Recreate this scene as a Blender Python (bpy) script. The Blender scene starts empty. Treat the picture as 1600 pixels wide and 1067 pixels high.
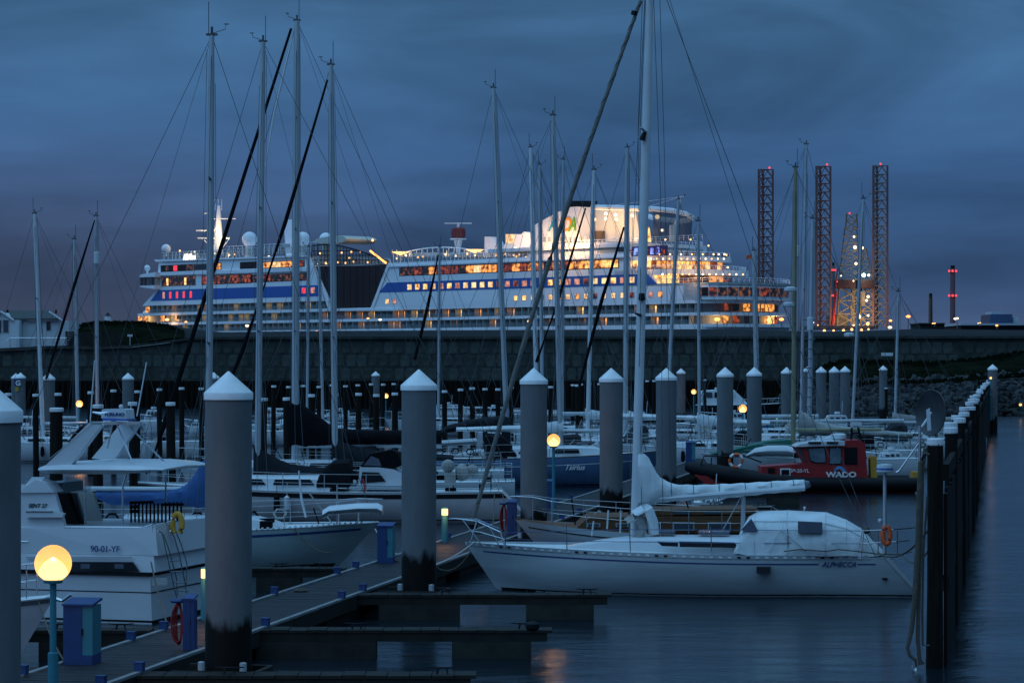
import bpy, bmesh, math, random
from mathutils import Vector, Matrix, noise
random.seed(7)
sc = bpy.context.scene
COL = sc.collection
R = math.radians
# ------------------------------------------------------------------ camera, sky, sun, exposure
F, CZ, HZ = 4000.0, 5.1, 569.0
cam_d = bpy.data.cameras.new("camera"); cam = bpy.data.objects.new("camera", cam_d); COL.objects.link(cam)
cam.location = (0, 0, CZ); cam.rotation_euler = (R(90), 0, 0)
cam_d.sensor_width = 36; cam_d.lens = 90; cam_d.shift_y = 35.5/1600
cam_d.clip_start = 0.5; cam_d.clip_end = 30000
sc.camera = cam
sc.view_settings.view_transform = 'Standard'; sc.view_settings.look = 'None'
sc.view_settings.exposure = 0; sc.view_settings.gamma = 1; sc.view_settings.use_curve_mapping = False
sc.render.engine = 'CYCLES'
sc.cycles.use_denoising = True
sc.cycles.max_bounces = 5; sc.cycles.diffuse_bounces = 2; sc.cycles.glossy_bounces = 3
sc.cycles.transparent_max_bounces = 12; sc.cycles.sample_clamp_indirect = 3

world = bpy.data.worlds.new("World"); sc.world = world; world.use_nodes = True
wn, wl = world.node_tree.nodes, world.node_tree.links
for n in list(wn): wn.remove(n)
def N(t, **k):
    n = wn.new(t)
    for a, v in k.items(): setattr(n, a, v)
    return n
tc = N('ShaderNodeTexCoord'); sep = N('ShaderNodeSeparateXYZ'); wl.new(tc.outputs['Generated'], sep.inputs[0])
ramp = N('ShaderNodeValToRGB'); wl.new(sep.outputs['Z'], ramp.inputs[0])
cr = ramp.color_ramp
cr.elements[0].position = 0.0; cr.elements[0].color = (.052, .080, .152, 1)
cr.elements[1].position = 1.0; cr.elements[1].color = (.32, .68, 1.10, 1)
for p, c in ((.012, (.049, .082, .165, 1)), (.035, (.038, .084, .186, 1)), (.075, (.034, .089, .204, 1)), (.105, (.042, .114, .242, 1)),
             (.135, (.051, .142, .288, 1)), (.25, (.042, .112, .22, 1)), (.5, (.074, .190, .37, 1))):
    e = cr.elements.new(p); e.color = c
# purplish light low on the left (the side where the day ended)
mr = N('ShaderNodeMapRange'); wl.new(sep.outputs['X'], mr.inputs[0])
mr.inputs[1].default_value = .02; mr.inputs[2].default_value = -.16
mr2 = N('ShaderNodeMapRange'); wl.new(sep.outputs['Z'], mr2.inputs[0])
mr2.inputs[1].default_value = .10; mr2.inputs[2].default_value = .0
mm = N('ShaderNodeMath', operation='MULTIPLY'); wl.new(mr.outputs[0], mm.inputs[0]); wl.new(mr2.outputs[0], mm.inputs[1])
mx = N('ShaderNodeMix', data_type='RGBA'); wl.new(mm.outputs[0], mx.inputs[0]); wl.new(ramp.outputs[0], mx.inputs[6])
mx.inputs[7].default_value = (.062, .082, .150, 1)
# clouds: long flat banks
mp = N('ShaderNodeMapping'); mp.inputs['Scale'].default_value = (1.5, 1.5, 6.0); mp.inputs['Location'].default_value = (3.1, .4, .3)
wl.new(tc.outputs['Generated'], mp.inputs[0])
nz = N('ShaderNodeTexNoise'); nz.inputs['Scale'].default_value = 3.2; nz.inputs['Detail'].default_value = 5; nz.inputs['Roughness'].default_value = .5
nz.inputs['Distortion'].default_value = .6
wl.new(mp.outputs[0], nz.inputs['Vector'])
cm = N('ShaderNodeMapRange'); wl.new(nz.outputs['Fac'], cm.inputs[0])
cm.inputs[1].default_value = .33; cm.inputs[2].default_value = .67; cm.inputs[3].default_value = .62; cm.inputs[4].default_value = 1.36
mp2 = N('ShaderNodeMapping'); mp2.inputs['Scale'].default_value = (5, 5, 22.0)
wl.new(tc.outputs['Generated'], mp2.inputs[0])
nz2 = N('ShaderNodeTexNoise'); nz2.inputs['Scale'].default_value = 4; nz2.inputs['Detail'].default_value = 4
wl.new(mp2.outputs[0], nz2.inputs['Vector'])
cm2 = N('ShaderNodeMapRange'); wl.new(nz2.outputs['Fac'], cm2.inputs[0])
cm2.inputs[1].default_value = .3; cm2.inputs[2].default_value = .7; cm2.inputs[3].default_value = .94; cm2.inputs[4].default_value = 1.06
cmm = N('ShaderNodeMath', operation='MULTIPLY'); wl.new(cm.outputs[0], cmm.inputs[0]); wl.new(cm2.outputs[0], cmm.inputs[1])
# brighter sky lobe added behind-left, out of view, to light the ship's side
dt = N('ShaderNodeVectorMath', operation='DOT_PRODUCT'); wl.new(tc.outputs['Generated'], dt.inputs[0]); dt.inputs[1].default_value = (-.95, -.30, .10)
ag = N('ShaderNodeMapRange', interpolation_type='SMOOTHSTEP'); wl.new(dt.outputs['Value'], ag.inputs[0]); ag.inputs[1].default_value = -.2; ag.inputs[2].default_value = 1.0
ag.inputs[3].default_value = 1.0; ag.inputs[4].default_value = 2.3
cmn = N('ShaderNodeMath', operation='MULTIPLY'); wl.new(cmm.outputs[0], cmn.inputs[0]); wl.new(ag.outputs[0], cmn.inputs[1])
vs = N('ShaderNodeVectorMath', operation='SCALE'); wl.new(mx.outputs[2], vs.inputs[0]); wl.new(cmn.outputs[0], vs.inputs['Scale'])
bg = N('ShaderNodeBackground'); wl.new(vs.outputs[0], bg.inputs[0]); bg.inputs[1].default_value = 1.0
SUN_EL, SUN_ROT = -3.0, 215.0
sky = N('ShaderNodeTexSky', sky_type='NISHITA'); sky.sun_disc = False; sky.sun_elevation = R(SUN_EL); sky.sun_rotation = R(SUN_ROT)
bg2 = N('ShaderNodeBackground'); wl.new(sky.outputs[0], bg2.inputs[0]); bg2.inputs[1].default_value = .05
ad = N('ShaderNodeAddShader'); wl.new(bg.outputs[0], ad.inputs[0]); wl.new(bg2.outputs[0], ad.inputs[1])
wo = N('ShaderNodeOutputWorld'); wl.new(ad.outputs[0], wo.inputs[0])
sl = bpy.data.lights.new("dusk_sky_light", 'SUN'); sl.energy = .10; sl.angle = R(50); sl.color = (.62, .82, 1)
so = bpy.data.objects.new("dusk_sky_light", sl); COL.objects.link(so)
so.rotation_euler = (R(48), 0, R(-35))

# ------------------------------------------------------------------ materials
def nodes(name):
    m = bpy.data.materials.new(name); m.use_nodes = True
    nt = m.node_tree; b = nt.nodes['Principled BSDF']
    return m, nt, b
def mat(name, col, rough=.5, metal=0, var=.12, scale=3.0, bump=0.0, bscale=None, stretch=(1, 1, 1), spec=None, alpha=None):
    m, nt, b = nodes(name)
    n = nt.nodes; l = nt.links
    b.inputs['Roughness'].default_value = rough; b.inputs['Metallic'].default_value = metal
    if spec is not None: b.inputs['Specular IOR Level'].default_value = spec
    t = n.new('ShaderNodeTexCoord'); mpn = n.new('ShaderNodeMapping'); mpn.inputs['Scale'].default_value = stretch
    l.new(t.outputs['Object'], mpn.inputs[0])
    if var:
        no = n.new('ShaderNodeTexNoise'); no.inputs['Scale'].default_value = scale; no.inputs['Detail'].default_value = 6
        no.inputs['Roughness'].default_value = .62
        l.new(mpn.outputs[0], no.inputs['Vector'])
        r = n.new('ShaderNodeMapRange'); r.inputs[1].default_value = .3; r.inputs[2].default_value = .7
        r.inputs[3].default_value = 1-var; r.inputs[4].default_value = 1+var*.6
        l.new(no.outputs['Fac'], r.inputs[0])
        v = n.new('ShaderNodeVectorMath'); v.operation = 'SCALE'; v.inputs[0].default_value = col[:3]
        l.new(r.outputs[0], v.inputs['Scale']); l.new(v.outputs[0], b.inputs['Base Color'])
    else:
        b.inputs['Base Color'].default_value = (*col[:3], 1)
    if bump:
        no2 = n.new('ShaderNodeTexNoise'); no2.inputs['Scale'].default_value = bscale or scale*4; no2.inputs['Detail'].default_value = 4
        l.new(mpn.outputs[0], no2.inputs['Vector'])
        bp = n.new('ShaderNodeBump'); bp.inputs['Strength'].default_value = min(1, bump*4); bp.inputs['Distance'].default_value = bump
        l.new(no2.outputs['Fac'], bp.inputs['Height']); l.new(bp.outputs[0], b.inputs['Normal'])
    if alpha is not None: b.inputs['Alpha'].default_value = alpha
    return m
def em(name, col, strength, sample=False, base=(.02, .02, .02)):
    m, nt, b = nodes(name)
    b.inputs['Base Color'].default_value = (*base, 1)
    b.inputs['Emission Color'].default_value = (*col, 1); b.inputs['Emission Strength'].default_value = strength
    b.inputs['Roughness'].default_value = .3
    if not sample: m.cycles.emission_sampling = 'NONE'
    return m
def lit(name, c1, c2, strength, scale=.6, stretch=(1, 1, 1), lo=.42, hi=.62):
    """a lit interior behind glass: patches of lamp light and dark furniture"""
    m, nt, b = nodes(name); n = nt.nodes; l = nt.links
    t = n.new('ShaderNodeTexCoord'); mpn = n.new('ShaderNodeMapping'); mpn.inputs['Scale'].default_value = stretch
    l.new(t.outputs['Object'], mpn.inputs[0])
    no = n.new('ShaderNodeTexNoise'); no.inputs['Scale'].default_value = scale; no.inputs['Detail'].default_value = 3
    l.new(mpn.outputs[0], no.inputs['Vector'])
    r = n.new('ShaderNodeValToRGB'); r.color_ramp.elements[0].position = lo; r.color_ramp.elements[0].color = (*c1, 1)
    r.color_ramp.elements[1].position = hi; r.color_ramp.elements[1].color = (*c2, 1)
    l.new(no.outputs['Fac'], r.inputs[0]); l.new(r.outputs[0], b.inputs['Emission Color'])
    b.inputs['Emission Strength'].default_value = strength; b.inputs['Base Color'].default_value = (.03, .03, .035, 1)
    b.inputs['Roughness'].default_value = .15
    m.cycles.emission_sampling = 'NONE'
    return m
M = {}
M['white'] = mat('white_gelcoat', (.60, .64, .66), .28, var=.10, scale=1.2, stretch=(.4, .4, 1.5))
M['whiteh'] = mat('aged_white_hull', (.46, .52, .54), .32, var=.26, scale=1.0, stretch=(.3, .3, 2.2))
M['greenish'] = mat('greenish_white_hull', (.36, .45, .45), .3, var=.16, scale=1.0, stretch=(.3, .3, 2))
M['pinkish'] = mat('lamp_tinted_white_hull', (.50, .48, .48), .3, var=.1)  # white hull with the bollard lamp's pink light put into its colour
M['grime'] = mat('waterline_grime', (.012, .014, .012), .7, spec=.1)
M['navyc'] = mat('navy_cloth', (.008, .014, .035), .8, spec=.1, var=.3)
M['navy'] = mat('navy_stripe', (.02, .05, .18), .3, var=0)
M['blackp'] = mat('black_paint', (.007, .007, .008), .5, var=0, spec=.2)
M['bluehull'] = mat('blue_hull', (.085, .16, .28), .3, var=.12, scale=2)
M['deck'] = mat('deck_gelcoat', (.66, .70, .70), .55, var=.16, scale=5)
M['teak'] = mat('teak_wood', (.13, .065, .03), .55, spec=.2, var=.4, scale=4, stretch=(.4, .4, 5))
M['alu'] = mat('mast_aluminium', (.46, .50, .52), .42, metal=.35, var=.12, scale=2, stretch=(1, 1, .3))
M['aluw'] = mat('white_mast', (.62, .66, .68), .4, var=.1, scale=2)
M['aluo'] = mat('varnished_mast', (.26, .25, .15), .4, var=.15, scale=2)
M['steel'] = mat('stainless_steel', (.55, .57, .6), .25, metal=.9, var=0)
M['wire'] = mat('rigging_wire', (.07, .075, .085), .5, var=0)
M['black'] = mat('black_cloth', (.007, .007, .009), .85, spec=.08, var=.3, scale=3, bump=.03, bscale=4)
M['greyc'] = mat('grey_cloth', (.022, .025, .03), .85, spec=.1, var=.3, scale=3, bump=.03, bscale=4)
M['bluec'] = mat('blue_cloth', (.020, .085, .24), .75, var=.25, scale=3, bump=.05, bscale=3)
M['whitec'] = mat('white_cloth', (.64, .69, .70), .8, var=.16, scale=2.5, bump=.12, bscale=3.2, stretch=(1, 1, .6))
M['canvas'] = mat('dirty_canvas', (.33, .34, .32), .85, var=.35, scale=3, bump=.04, bscale=4)
M['beige'] = mat('furled_canvas', (.17, .17, .155), .85, var=.25, scale=6, bump=.02)
M['winc'] = mat('clear_vinyl', (.10, .12, .16), .2, var=.2)
M['glass'] = mat('dark_window_glass', (.012, .014, .018), .08, var=0)
M['glassb'] = mat('window_glass', (.05, .07, .09), .06, var=0)
M['red'] = mat('red_paint', (.34, .022, .022), .4, var=.15)
M['redc'] = mat('red_hose', (.35, .015, .02), .5, var=.1)
M['orange'] = mat('orange_foam', (.75, .12, .03), .6, var=.1)
M['yellow'] = mat('yellow_foam', (.55, .30, .03), .7, var=.2)
M['rubber'] = mat('black_rubber', (.008, .009, .011), .6, spec=.15, var=.2, scale=4)
M['blueb'] = mat('blue_powder_coat', (.012, .045, .155), .5, var=.15, scale=4)
M['teal'] = mat('teal_paint', (.035, .20, .25), .45, var=.12)
M['green'] = mat('green_cloth', (.02, .14, .10), .8, var=.2)
M['cap'] = mat('white_pile_cap', (.80, .82, .82), .45, var=.08, scale=6)
M['boards'] = mat('deck_boards', (.021, .023, .026), .6, spec=.25, var=.35, scale=2.5, stretch=(3, 1, 1), bump=.004)
M['edge'] = mat('deck_edge', (.20, .21, .21), .6, var=.3, scale=3)
M['conc'] = mat('wet_concrete', (.030, .031, .026), .7, spec=.2, var=.55, scale=1.6, bump=.02)
M['wetwood'] = mat('wet_timber', (.022, .022, .018), .7, var=.45, scale=2, stretch=(1, 1, .4), bump=.01, spec=.2)
M['timber'] = mat('dark_timber', (.013, .011, .009), .8, var=.5, scale=3, stretch=(3, 3, .5), bump=.02, spec=.12)
M['rope'] = mat('old_rope', (.10, .085, .065), .9, var=.4, scale=12)
M['ropew'] = mat('pale_rope', (.5, .5, .46), .9, var=.2, scale=12)

def pile_mat():
    m, nt, b = nodes('pile_steel_with_tide_mark'); n = nt.nodes; l = nt.links
    t = n.new('ShaderNodeTexCoord'); s = n.new('ShaderNodeSeparateXYZ'); l.new(t.outputs['Object'], s.inputs[0])
    oi = n.new('ShaderNodeObjectInfo')
    mp_ = n.new('ShaderNodeMapping'); mp_.inputs['Scale'].default_value = (3.6, 3.6, 1.3); l.new(t.outputs['Object'], mp_.inputs[0]); 
    cmb = n.new('ShaderNodeCombineXYZ'); l.new(oi.outputs['Random'], cmb.inputs[0]); mu = n.new('ShaderNodeVectorMath'); mu.operation = 'SCALE'; mu.inputs['Scale'].default_value = 40
    l.new(cmb.outputs[0], mu.inputs[0]); l.new(mu.outputs[0], mp_.inputs['Location'])
    no = n.new('ShaderNodeTexNoise'); no.inputs['Scale'].default_value = 1; no.inputs['Detail'].default_value = 5; l.new(mp_.outputs[0], no.inputs['Vector'])
    r = n.new('ShaderNodeMapRange'); r.inputs[1].default_value = .2; r.inputs[2].default_value = .8; r.inputs[3].default_value = -.28; r.inputs[4].default_value = .28
    l.new(no.outputs['Fac'], r.inputs[0])
    a = n.new('ShaderNodeMath'); a.operation = 'ADD'; l.new(s.outputs['Z'], a.inputs[0]); l.new(r.outputs[0], a.inputs[1])
    c = n.new('ShaderNodeMapRange'); c.inputs[1].default_value = 1.12; c.inputs[2].default_value = 1.30; l.new(a.outputs[0], c.inputs[0])
    no2 = n.new('ShaderNodeTexNoise'); no2.inputs['Scale'].default_value = .7; no2.inputs['Detail'].default_value = 7; no2.inputs['Roughness'].default_value = .7; l.new(mp_.outputs[0], no2.inputs['Vector'])
    rr = n.new('ShaderNodeValToRGB'); rr.color_ramp.elements[0].color = (.122, .134, .142, 1); rr.color_ramp.elements[1].color = (.168, .182, .190, 1)
    rr.color_ramp.elements[0].position = .3; rr.color_ramp.elements[1].position = .7
    e_ = rr.color_ramp.elements.new(.78); e_.color = (.26, .27, .265, 1)
    l.new(no2.outputs['Fac'], rr.inputs[0])
    mxx = n.new('ShaderNodeMix'); mxx.data_type = 'RGBA'; l.new(c.outputs[0], mxx.inputs[0]); mxx.inputs[6].default_value = (.006, .006, .005, 1); l.new(rr.outputs[0], mxx.inputs[7])
    l.new(mxx.outputs[2], b.inputs['Base Color']); b.inputs['Roughness'].default_value = .6; b.inputs['Specular IOR Level'].default_value = .2
    return m
M['pile'] = pile_mat()
# warm lamps and lit glass
M['lampw'] = em('lamp_warm', (1, .50, .15), 4, True)
M['tinyw'] = em('small_lamp_warm', (1, .50, .17), 2.6)
M['tinyb'] = em('small_lamp_white', (1, .74, .42), 3.2)
M['tinyo'] = em('small_lamp_orange', (1, .36, .08), 3.2)
M['tinyr'] = em('red_beacon', (1, .06, .08), 1.6)
M['tinyg'] = em('flood_lamp_green_white', (.6, 1, .82), 4)
M['neon'] = em('lit_sign_white', (1, .97, .92), 2.2)
M['litO'] = lit('lit_cabin_orange', (.10, .02, .004), (1, .38, .08), 1.5, .9, lo=.38, hi=.6)
M['litR'] = lit('lit_cabin_red', (.03, .006, .004), (.75, .12, .03), .62, .9, lo=.44, hi=.68)
M['litY'] = lit('lit_cabin_yellow', (.35, .12, .02), (1, .58, .18), 1.7, .9, lo=.35, hi=.58)
M['litD'] = lit('dim_cabin', (.006, .005, .006), (.35, .11, .03), .8, .8, lo=.5, hi=.72)
M['litP'] = lit('lit_window_pale', (.55, .24, .08), (1, .72, .36), 1.3, .8, lo=.35, hi=.6)
M['litK'] = lit('lit_window_pink', (.25, .06, .05), (.95, .40, .28), .95, .8, lo=.35, hi=.65)
M['rednight'] = em('red_window', (1, .05, .09), 1.0)
M['bluel'] = lit('blue_club_light', (.03, .02, .12), (.25, .38, 1), 1.4, .5, lo=.45, hi=.62)
M['amber'] = None
def globe_mat():
    m, nt, b = nodes('glowing_globe'); n = nt.nodes; l = nt.links
    t = n.new('ShaderNodeTexCoord'); s = n.new('ShaderNodeSeparateXYZ'); l.new(t.outputs['Generated'], s.inputs[0])
    r = n.new('ShaderNodeValToRGB'); e = r.color_ramp.elements
    e[0].position = 0; e[0].color = (1, .62, .19, 1); e[1].position = 1; e[1].color = (.66, .29, .06, 1)
    x = e.new(.5); x.color = (1, .52, .13, 1)
    l.new(s.outputs['Z'], r.inputs[0]); l.new(r.outputs[0], b.inputs['Emission Color']); b.inputs['Emission Strength'].default_value = 1.6
    b.inputs['Base Color'].default_value = (.06, .03, .008, 1); b.inputs['Roughness'].default_value = .15; b.inputs['Alpha'].default_value = .62
    return m
M['globe'] = globe_mat()
M['core'] = em('lamp_diffuser', (1, .74, .36), 2.6, True)

# ------------------------------------------------------------------ mesh helpers (world coordinates)
def P(px, py, Y): return Vector(((px-800)/F*Y, Y, CZ-(py-HZ)/F*Y))
def PZ(px, Y, z): return Vector(((px-800)/F*Y, Y, z))
class MB:
    def __init__(s): s.v = []; s.f = []
    def add(s, vs, fs):
        k = len(s.v); s.v += [tuple(p) for p in vs]; s.f += [tuple(i+k for i in f) for f in fs]; return s
    def tri(s): return s
    def box(s, x0, x1, y0, y1, z0, z1, tf=None):
        c = [(x0, y0, z0), (x1, y0, z0), (x1, y1, z0), (x0, y1, z0), (x0, y0, z1), (x1, y0, z1), (x1, y1, z1), (x0, y1, z1)]
        if tf: c = [tf(*p) for p in c]
        return s.add(c, [(0, 3, 2, 1), (4, 5, 6, 7), (0, 1, 5, 4), (1, 2, 6, 5), (2, 3, 7, 6), (3, 0, 4, 7)])
    def tube(s, pts, r, n=6, cap=True):
        pts = [Vector(p) for p in pts]
        rs = r if isinstance(r, (list, tuple)) else [r]*len(pts)
        k = len(s.v); up = None
        for i, p in enumerate(pts):
            d = (pts[min(i+1, len(pts)-1)]-pts[max(i-1, 0)])
            d = d.normalized() if d.length > 1e-9 else Vector((0, 0, 1))
            a = Vector((0, 0, 1)) if abs(d.z) < .95 else Vector((1, 0, 0))
            u = d.cross(a).normalized(); w = d.cross(u)
            for j in range(n):
                q = 2*math.pi*j/n
                s.v.append(tuple(p+(u*math.cos(q)+w*math.sin(q))*rs[i]))
        for i in range(len(pts)-1):
            for j in range(n):
                a = k+i*n+j; b = k+i*n+(j+1) % n
                s.f.append((a, b, b+n, a+n))
        if cap:
            s.f.append(tuple(k+j for j in reversed(range(n)))); e = k+(len(pts)-1)*n; s.f.append(tuple(e+j for j in range(n)))
        return s
    def lathe(s, prof, c=(0, 0, 0), n=16, sx=1, sy=1):
        k = len(s.v)
        for r, z in prof:
            for j in range(n):
                q = 2*math.pi*j/n; s.v.append((c[0]+r*math.cos(q)*sx, c[1]+r*math.sin(q)*sy, c[2]+z))
        for i in range(len(prof)-1):
            for j in range(n):
                a = k+i*n+j; b = k+i*n+(j+1) % n; s.f.append((a, b, b+n, a+n))
        s.f.append(tuple(k+j for j in reversed(range(n)))); e = k+(len(prof)-1)*n; s.f.append(tuple(e+j for j in range(n)))
        return s
    def sphere(s, c, r, n=12, m=8, z0=-1, z1=1, sz=1):
        a0, a1 = math.asin(z0), math.asin(z1)
        return s.lathe([(max(1e-4, r*math.cos(a0+(a1-a0)*i/m)), sz*r*math.sin(a0+(a1-a0)*i/m)) for i in range(m+1)], c, n)
    def prism(s, poly, conv0, conv1):
        """poly of 2-d points, conv0/conv1 map a 2-d point to the two end planes"""
        n = len(poly); a = [conv0(*p) for p in poly]; b = [conv1(*p) for p in poly]
        return s.add(a+b, [tuple(range(n)), tuple(reversed(range(n, 2*n)))]+[(i, i+n, (i+1) % n+n, (i+1) % n) for i in range(n)])
    def loft(s, secs, closed=True, caps=True):
        n = len(secs[0]); k = len(s.v)
        for q in secs: s.v += [tuple(p) for p in q]
        for i in range(len(secs)-1):
            for j in range(n if closed else n-1):
                a = k+i*n+j; b = k+i*n+(j+1) % n; s.f.append((a, b, b+n, a+n))
        if caps:
            s.f.append(tuple(k+j for j in reversed(range(n)))); e = k+(len(secs)-1)*n; s.f.append(tuple(e+j for j in range(n)))
        return s
    def mesh(s, name, m, smooth=False, off=None):
        me = bpy.data.meshes.new(name)
        vs = s.v if off is None else [(x-off[0], y-off[1], z-off[2]) for x, y, z in s.v]
        me.from_pydata(vs, [], s.f)
        for mm_ in (m if isinstance(m, (list, tuple)) else [m]): me.materials.append(mm_)
        bm = bmesh.new(); bm.from_mesh(me); bmesh.ops.recalc_face_normals(bm, faces=bm.faces); bm.to_mesh(me); bm.free()
        if smooth:
            me.polygons.foreach_set('use_smooth', [True]*len(me.polygons))
            try: me.set_sharp_from_angle(angle=R(40))
            except Exception: pass
        me.update(); return me
    def build(s, name, m, parent=None, smooth=False, label=None, origin=None):
        off = None
        if parent is not None: off = WL.get(parent.name, Vector((0, 0, 0)))
        elif origin is not None: off = Vector(origin)
        o = bpy.data.objects.new(name, s.mesh(name, m, smooth, off)); COL.objects.link(o)
        if parent is not None: o.parent = parent; WL[o.name] = off
        elif origin is not None: o.location = origin
        if label: o['label'] = label
        return o
WL = {}     # world location of every thing / part, by name
def thing(name, label, cat, loc=(0, 0, 0), group=None, kind=None):
    o = bpy.data.objects.new(name, None); COL.objects.link(o); o.location = loc; o.empty_display_size = .3
    o['label'] = label; o['category'] = cat
    if group: o['group'] = group
    if kind: o['kind'] = kind
    WL[o.name] = Vector(loc); return o
def tag(o, label, cat, group=None, kind=None):
    if label: o['label'] = label
    if cat: o['category'] = cat
    if group: o['group'] = group
    if kind: o['kind'] = kind
    return o
def inst(me, name, loc, parent=None, rot=(0, 0, 0), scale=None, label=None):
    o = bpy.data.objects.new(name, me); COL.objects.link(o)
    if parent is not None: o.parent = parent; o.location = Vector(loc)-WL.get(parent.name, Vector((0, 0, 0)))
    else: o.location = loc
    o.rotation_euler = rot
    if scale: o.scale = scale
    if label: o['label'] = label
    WL[o.name] = Vector(loc)
    return o
def copy_tree(o, loc, label=None, parent=None):
    c = o.copy(); COL.objects.link(c)
    if parent is not None: c.parent = parent
    else: c.location = loc; WL[c.name] = Vector(loc)
    if label: c['label'] = label
    for ch in o.children: copy_tree(ch, None, None, c)
    return c
def text(name, body, size, m, origin, right, up, parent, shear=0, extrude=.004, align='LEFT', label=None, bold=0.0, sx=1.0):
    cu = bpy.data.curves.new(name, 'FONT'); cu.body = body; cu.size = size; cu.extrude = extrude; cu.shear = shear
    cu.align_x = align; cu.offset = bold; cu.materials.append(m)
    tmp = bpy.data.objects.new(name+'_curve', cu); COL.objects.link(tmp); bpy.context.view_layer.update()
    me = bpy.data.meshes.new_from_object(tmp.evaluated_get(bpy.context.evaluated_depsgraph_get())); me.name = name
    if not me.materials: me.materials.append(m)
    bpy.data.objects.remove(tmp); bpy.data.curves.remove(cu)
    o = bpy.data.objects.new(name, me); COL.objects.link(o)
    r = Vector(right).normalized(); u = Vector(up).normalized(); n = r.cross(u)
    mt = Matrix((r*sx, u, n)).transposed().to_4x4()
    mt.translation = Vector(origin)-(WL.get(parent.name, Vector((0, 0, 0))) if parent else Vector((0, 0, 0)))
    o.parent = parent; o.matrix_local = mt
    if label: o['label'] = label
    return o
class Frame:
    """an upright plane seen by the camera: s runs along it, t goes away from the camera, z is up"""
    def __init__(f, X0, Y0, ux, uy):
        l = math.hypot(ux, uy); f.X, f.Y, f.ux, f.uy = X0, Y0, ux/l, uy/l
        f.vx, f.vy = (f.uy, -f.ux) if -f.ux > 0 else (-f.uy, f.ux)
    def p(f, s, t, z): return Vector((f.X+f.ux*s+f.vx*t, f.Y+f.uy*s+f.vy*t, z))
    def S(f, px, t=0):
        u = (px-800)/F; X0 = f.X+f.vx*t; Y0 = f.Y+f.vy*t
        return (X0-Y0*u)/(f.uy*u-f.ux)
    def at(f, px, py, t=0):
        s = f.S(px, t); Y = f.Y+f.uy*s+f.vy*t
        return s, CZ-(py-HZ)/F*Y
    def w(f, px, py, t=0):
        s, z = f.at(px, py, t); return f.p(s, t, z)
    def poly(f, m, pts, t0, t1):       # pts in pixels of the t0 plane
        q = [f.at(x, y, t0) for x, y in pts]
        return m.prism(q, lambda s, z: f.p(s, t0, z), lambda s, z: f.p(s, t1, z))
    def sz(f, m, pts, t0, t1):         # pts as (s, z)
        return m.prism(pts, lambda s, z: f.p(s, t0, z), lambda s, z: f.p(s, t1, z))
    def plan(f, m, pts, z0, z1):       # pts as (s, t)
        return m.prism(pts, lambda s, t: f.p(s, t, z0), lambda s, t: f.p(s, t, z1))
    def box(f, m, s0, s1, t0, t1, z0, z1): return m.box(s0, s1, t0, t1, z0, z1, f.p)
def lamp_light(name, loc, power, col, rad=.2):
    d = bpy.data.lights.new(name, 'POINT'); d.energy = power; d.color = col; d.shadow_soft_size = rad
    o = bpy.data.objects.new(name, d); COL.objects.link(o); o.location = loc; return o
ORD = "first second third fourth fifth sixth seventh eighth ninth tenth eleventh twelfth thirteenth fourteenth fifteenth sixteenth seventeenth eighteenth nineteenth twentieth".split()
def ordn(i):
    if i < 20: return ORD[i]
    t, u = divmod(i+1, 10)
    T = {2: 'twenty', 3: 'thirty', 4: 'forty', 5: 'fifty', 6: 'sixty'}[t]
    TT = {3: 'thirtieth', 4: 'fortieth', 5: 'fiftieth', 6: 'sixtieth', 2: 'twentieth'}
    return TT[t] if u == 0 else T+'-'+ORD[u-1]
# ================================================================== WATER
def water_mat():
    m, nt, b = nodes('harbour_water'); n = nt.nodes; l = nt.links
    b.inputs['Base Color'].default_value = (.006, .012, .018, 1); b.inputs['Roughness'].default_value = .16; b.inputs['IOR'].default_value = 1.333
    t = n.new('ShaderNodeTexCoord'); mpn = n.new('ShaderNodeMapping'); mpn.inputs['Scale'].default_value = (.5, 1.15, 1)
    mpn.inputs['Rotation'].default_value = (0, 0, R(7)); l.new(t.outputs['Object'], mpn.inputs[0])
    a = n.new('ShaderNodeTexNoise'); a.inputs['Scale'].default_value = 1.1; a.inputs['Detail'].default_value = 5; a.inputs['Roughness'].default_value = .6; a.inputs['Distortion'].default_value = .5
    l.new(mpn.outputs[0], a.inputs['Vector'])
    c = n.new('ShaderNodeTexNoise'); c.inputs['Scale'].default_value = .16; c.inputs['Detail'].default_value = 3; l.new(mpn.outputs[0], c.inputs['Vector'])
    s = n.new('ShaderNodeMath'); s.operation = 'MULTIPLY'; l.new(a.outputs['Fac'], s.inputs[0]); l.new(c.outputs['Fac'], s.inputs[1])
    bp = n.new('ShaderNodeBump'); bp.inputs['Strength'].default_value = .85; bp.inputs['Distance'].default_value = .10; l.new(s.outputs[0], bp.inputs['Height'])
    l.new(bp.outputs[0], b.inputs['Normal'])
    r = n.new('ShaderNodeMapRange'); r.inputs[3].default_value = .10; r.inputs[4].default_value = .26; l.new(c.outputs['Fac'], r.inputs[0]); l.new(r.outputs[0], b.inputs['Roughness'])
    return m
w = MB(); w.add([(-6000, -60, 0), (6000, -60, 0), (6000, 9000, 0), (-6000, 9000, 0)], [(0, 1, 2, 3)])
tag(w.build('water', water_mat()), 'calm dark blue harbour water with soft ripples', None, kind='structure')
sb = MB(); sb.add([(-6000, -60, -4.5), (6000, -60, -4.5), (6000, 9000, -4.5), (-6000, 9000, -4.5)], [(0, 1, 2, 3)])
tag(sb.build('ground', mat('seabed_mud', (.03, .03, .02), .9)), 'muddy harbour bed under the water', None, kind='structure')

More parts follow.
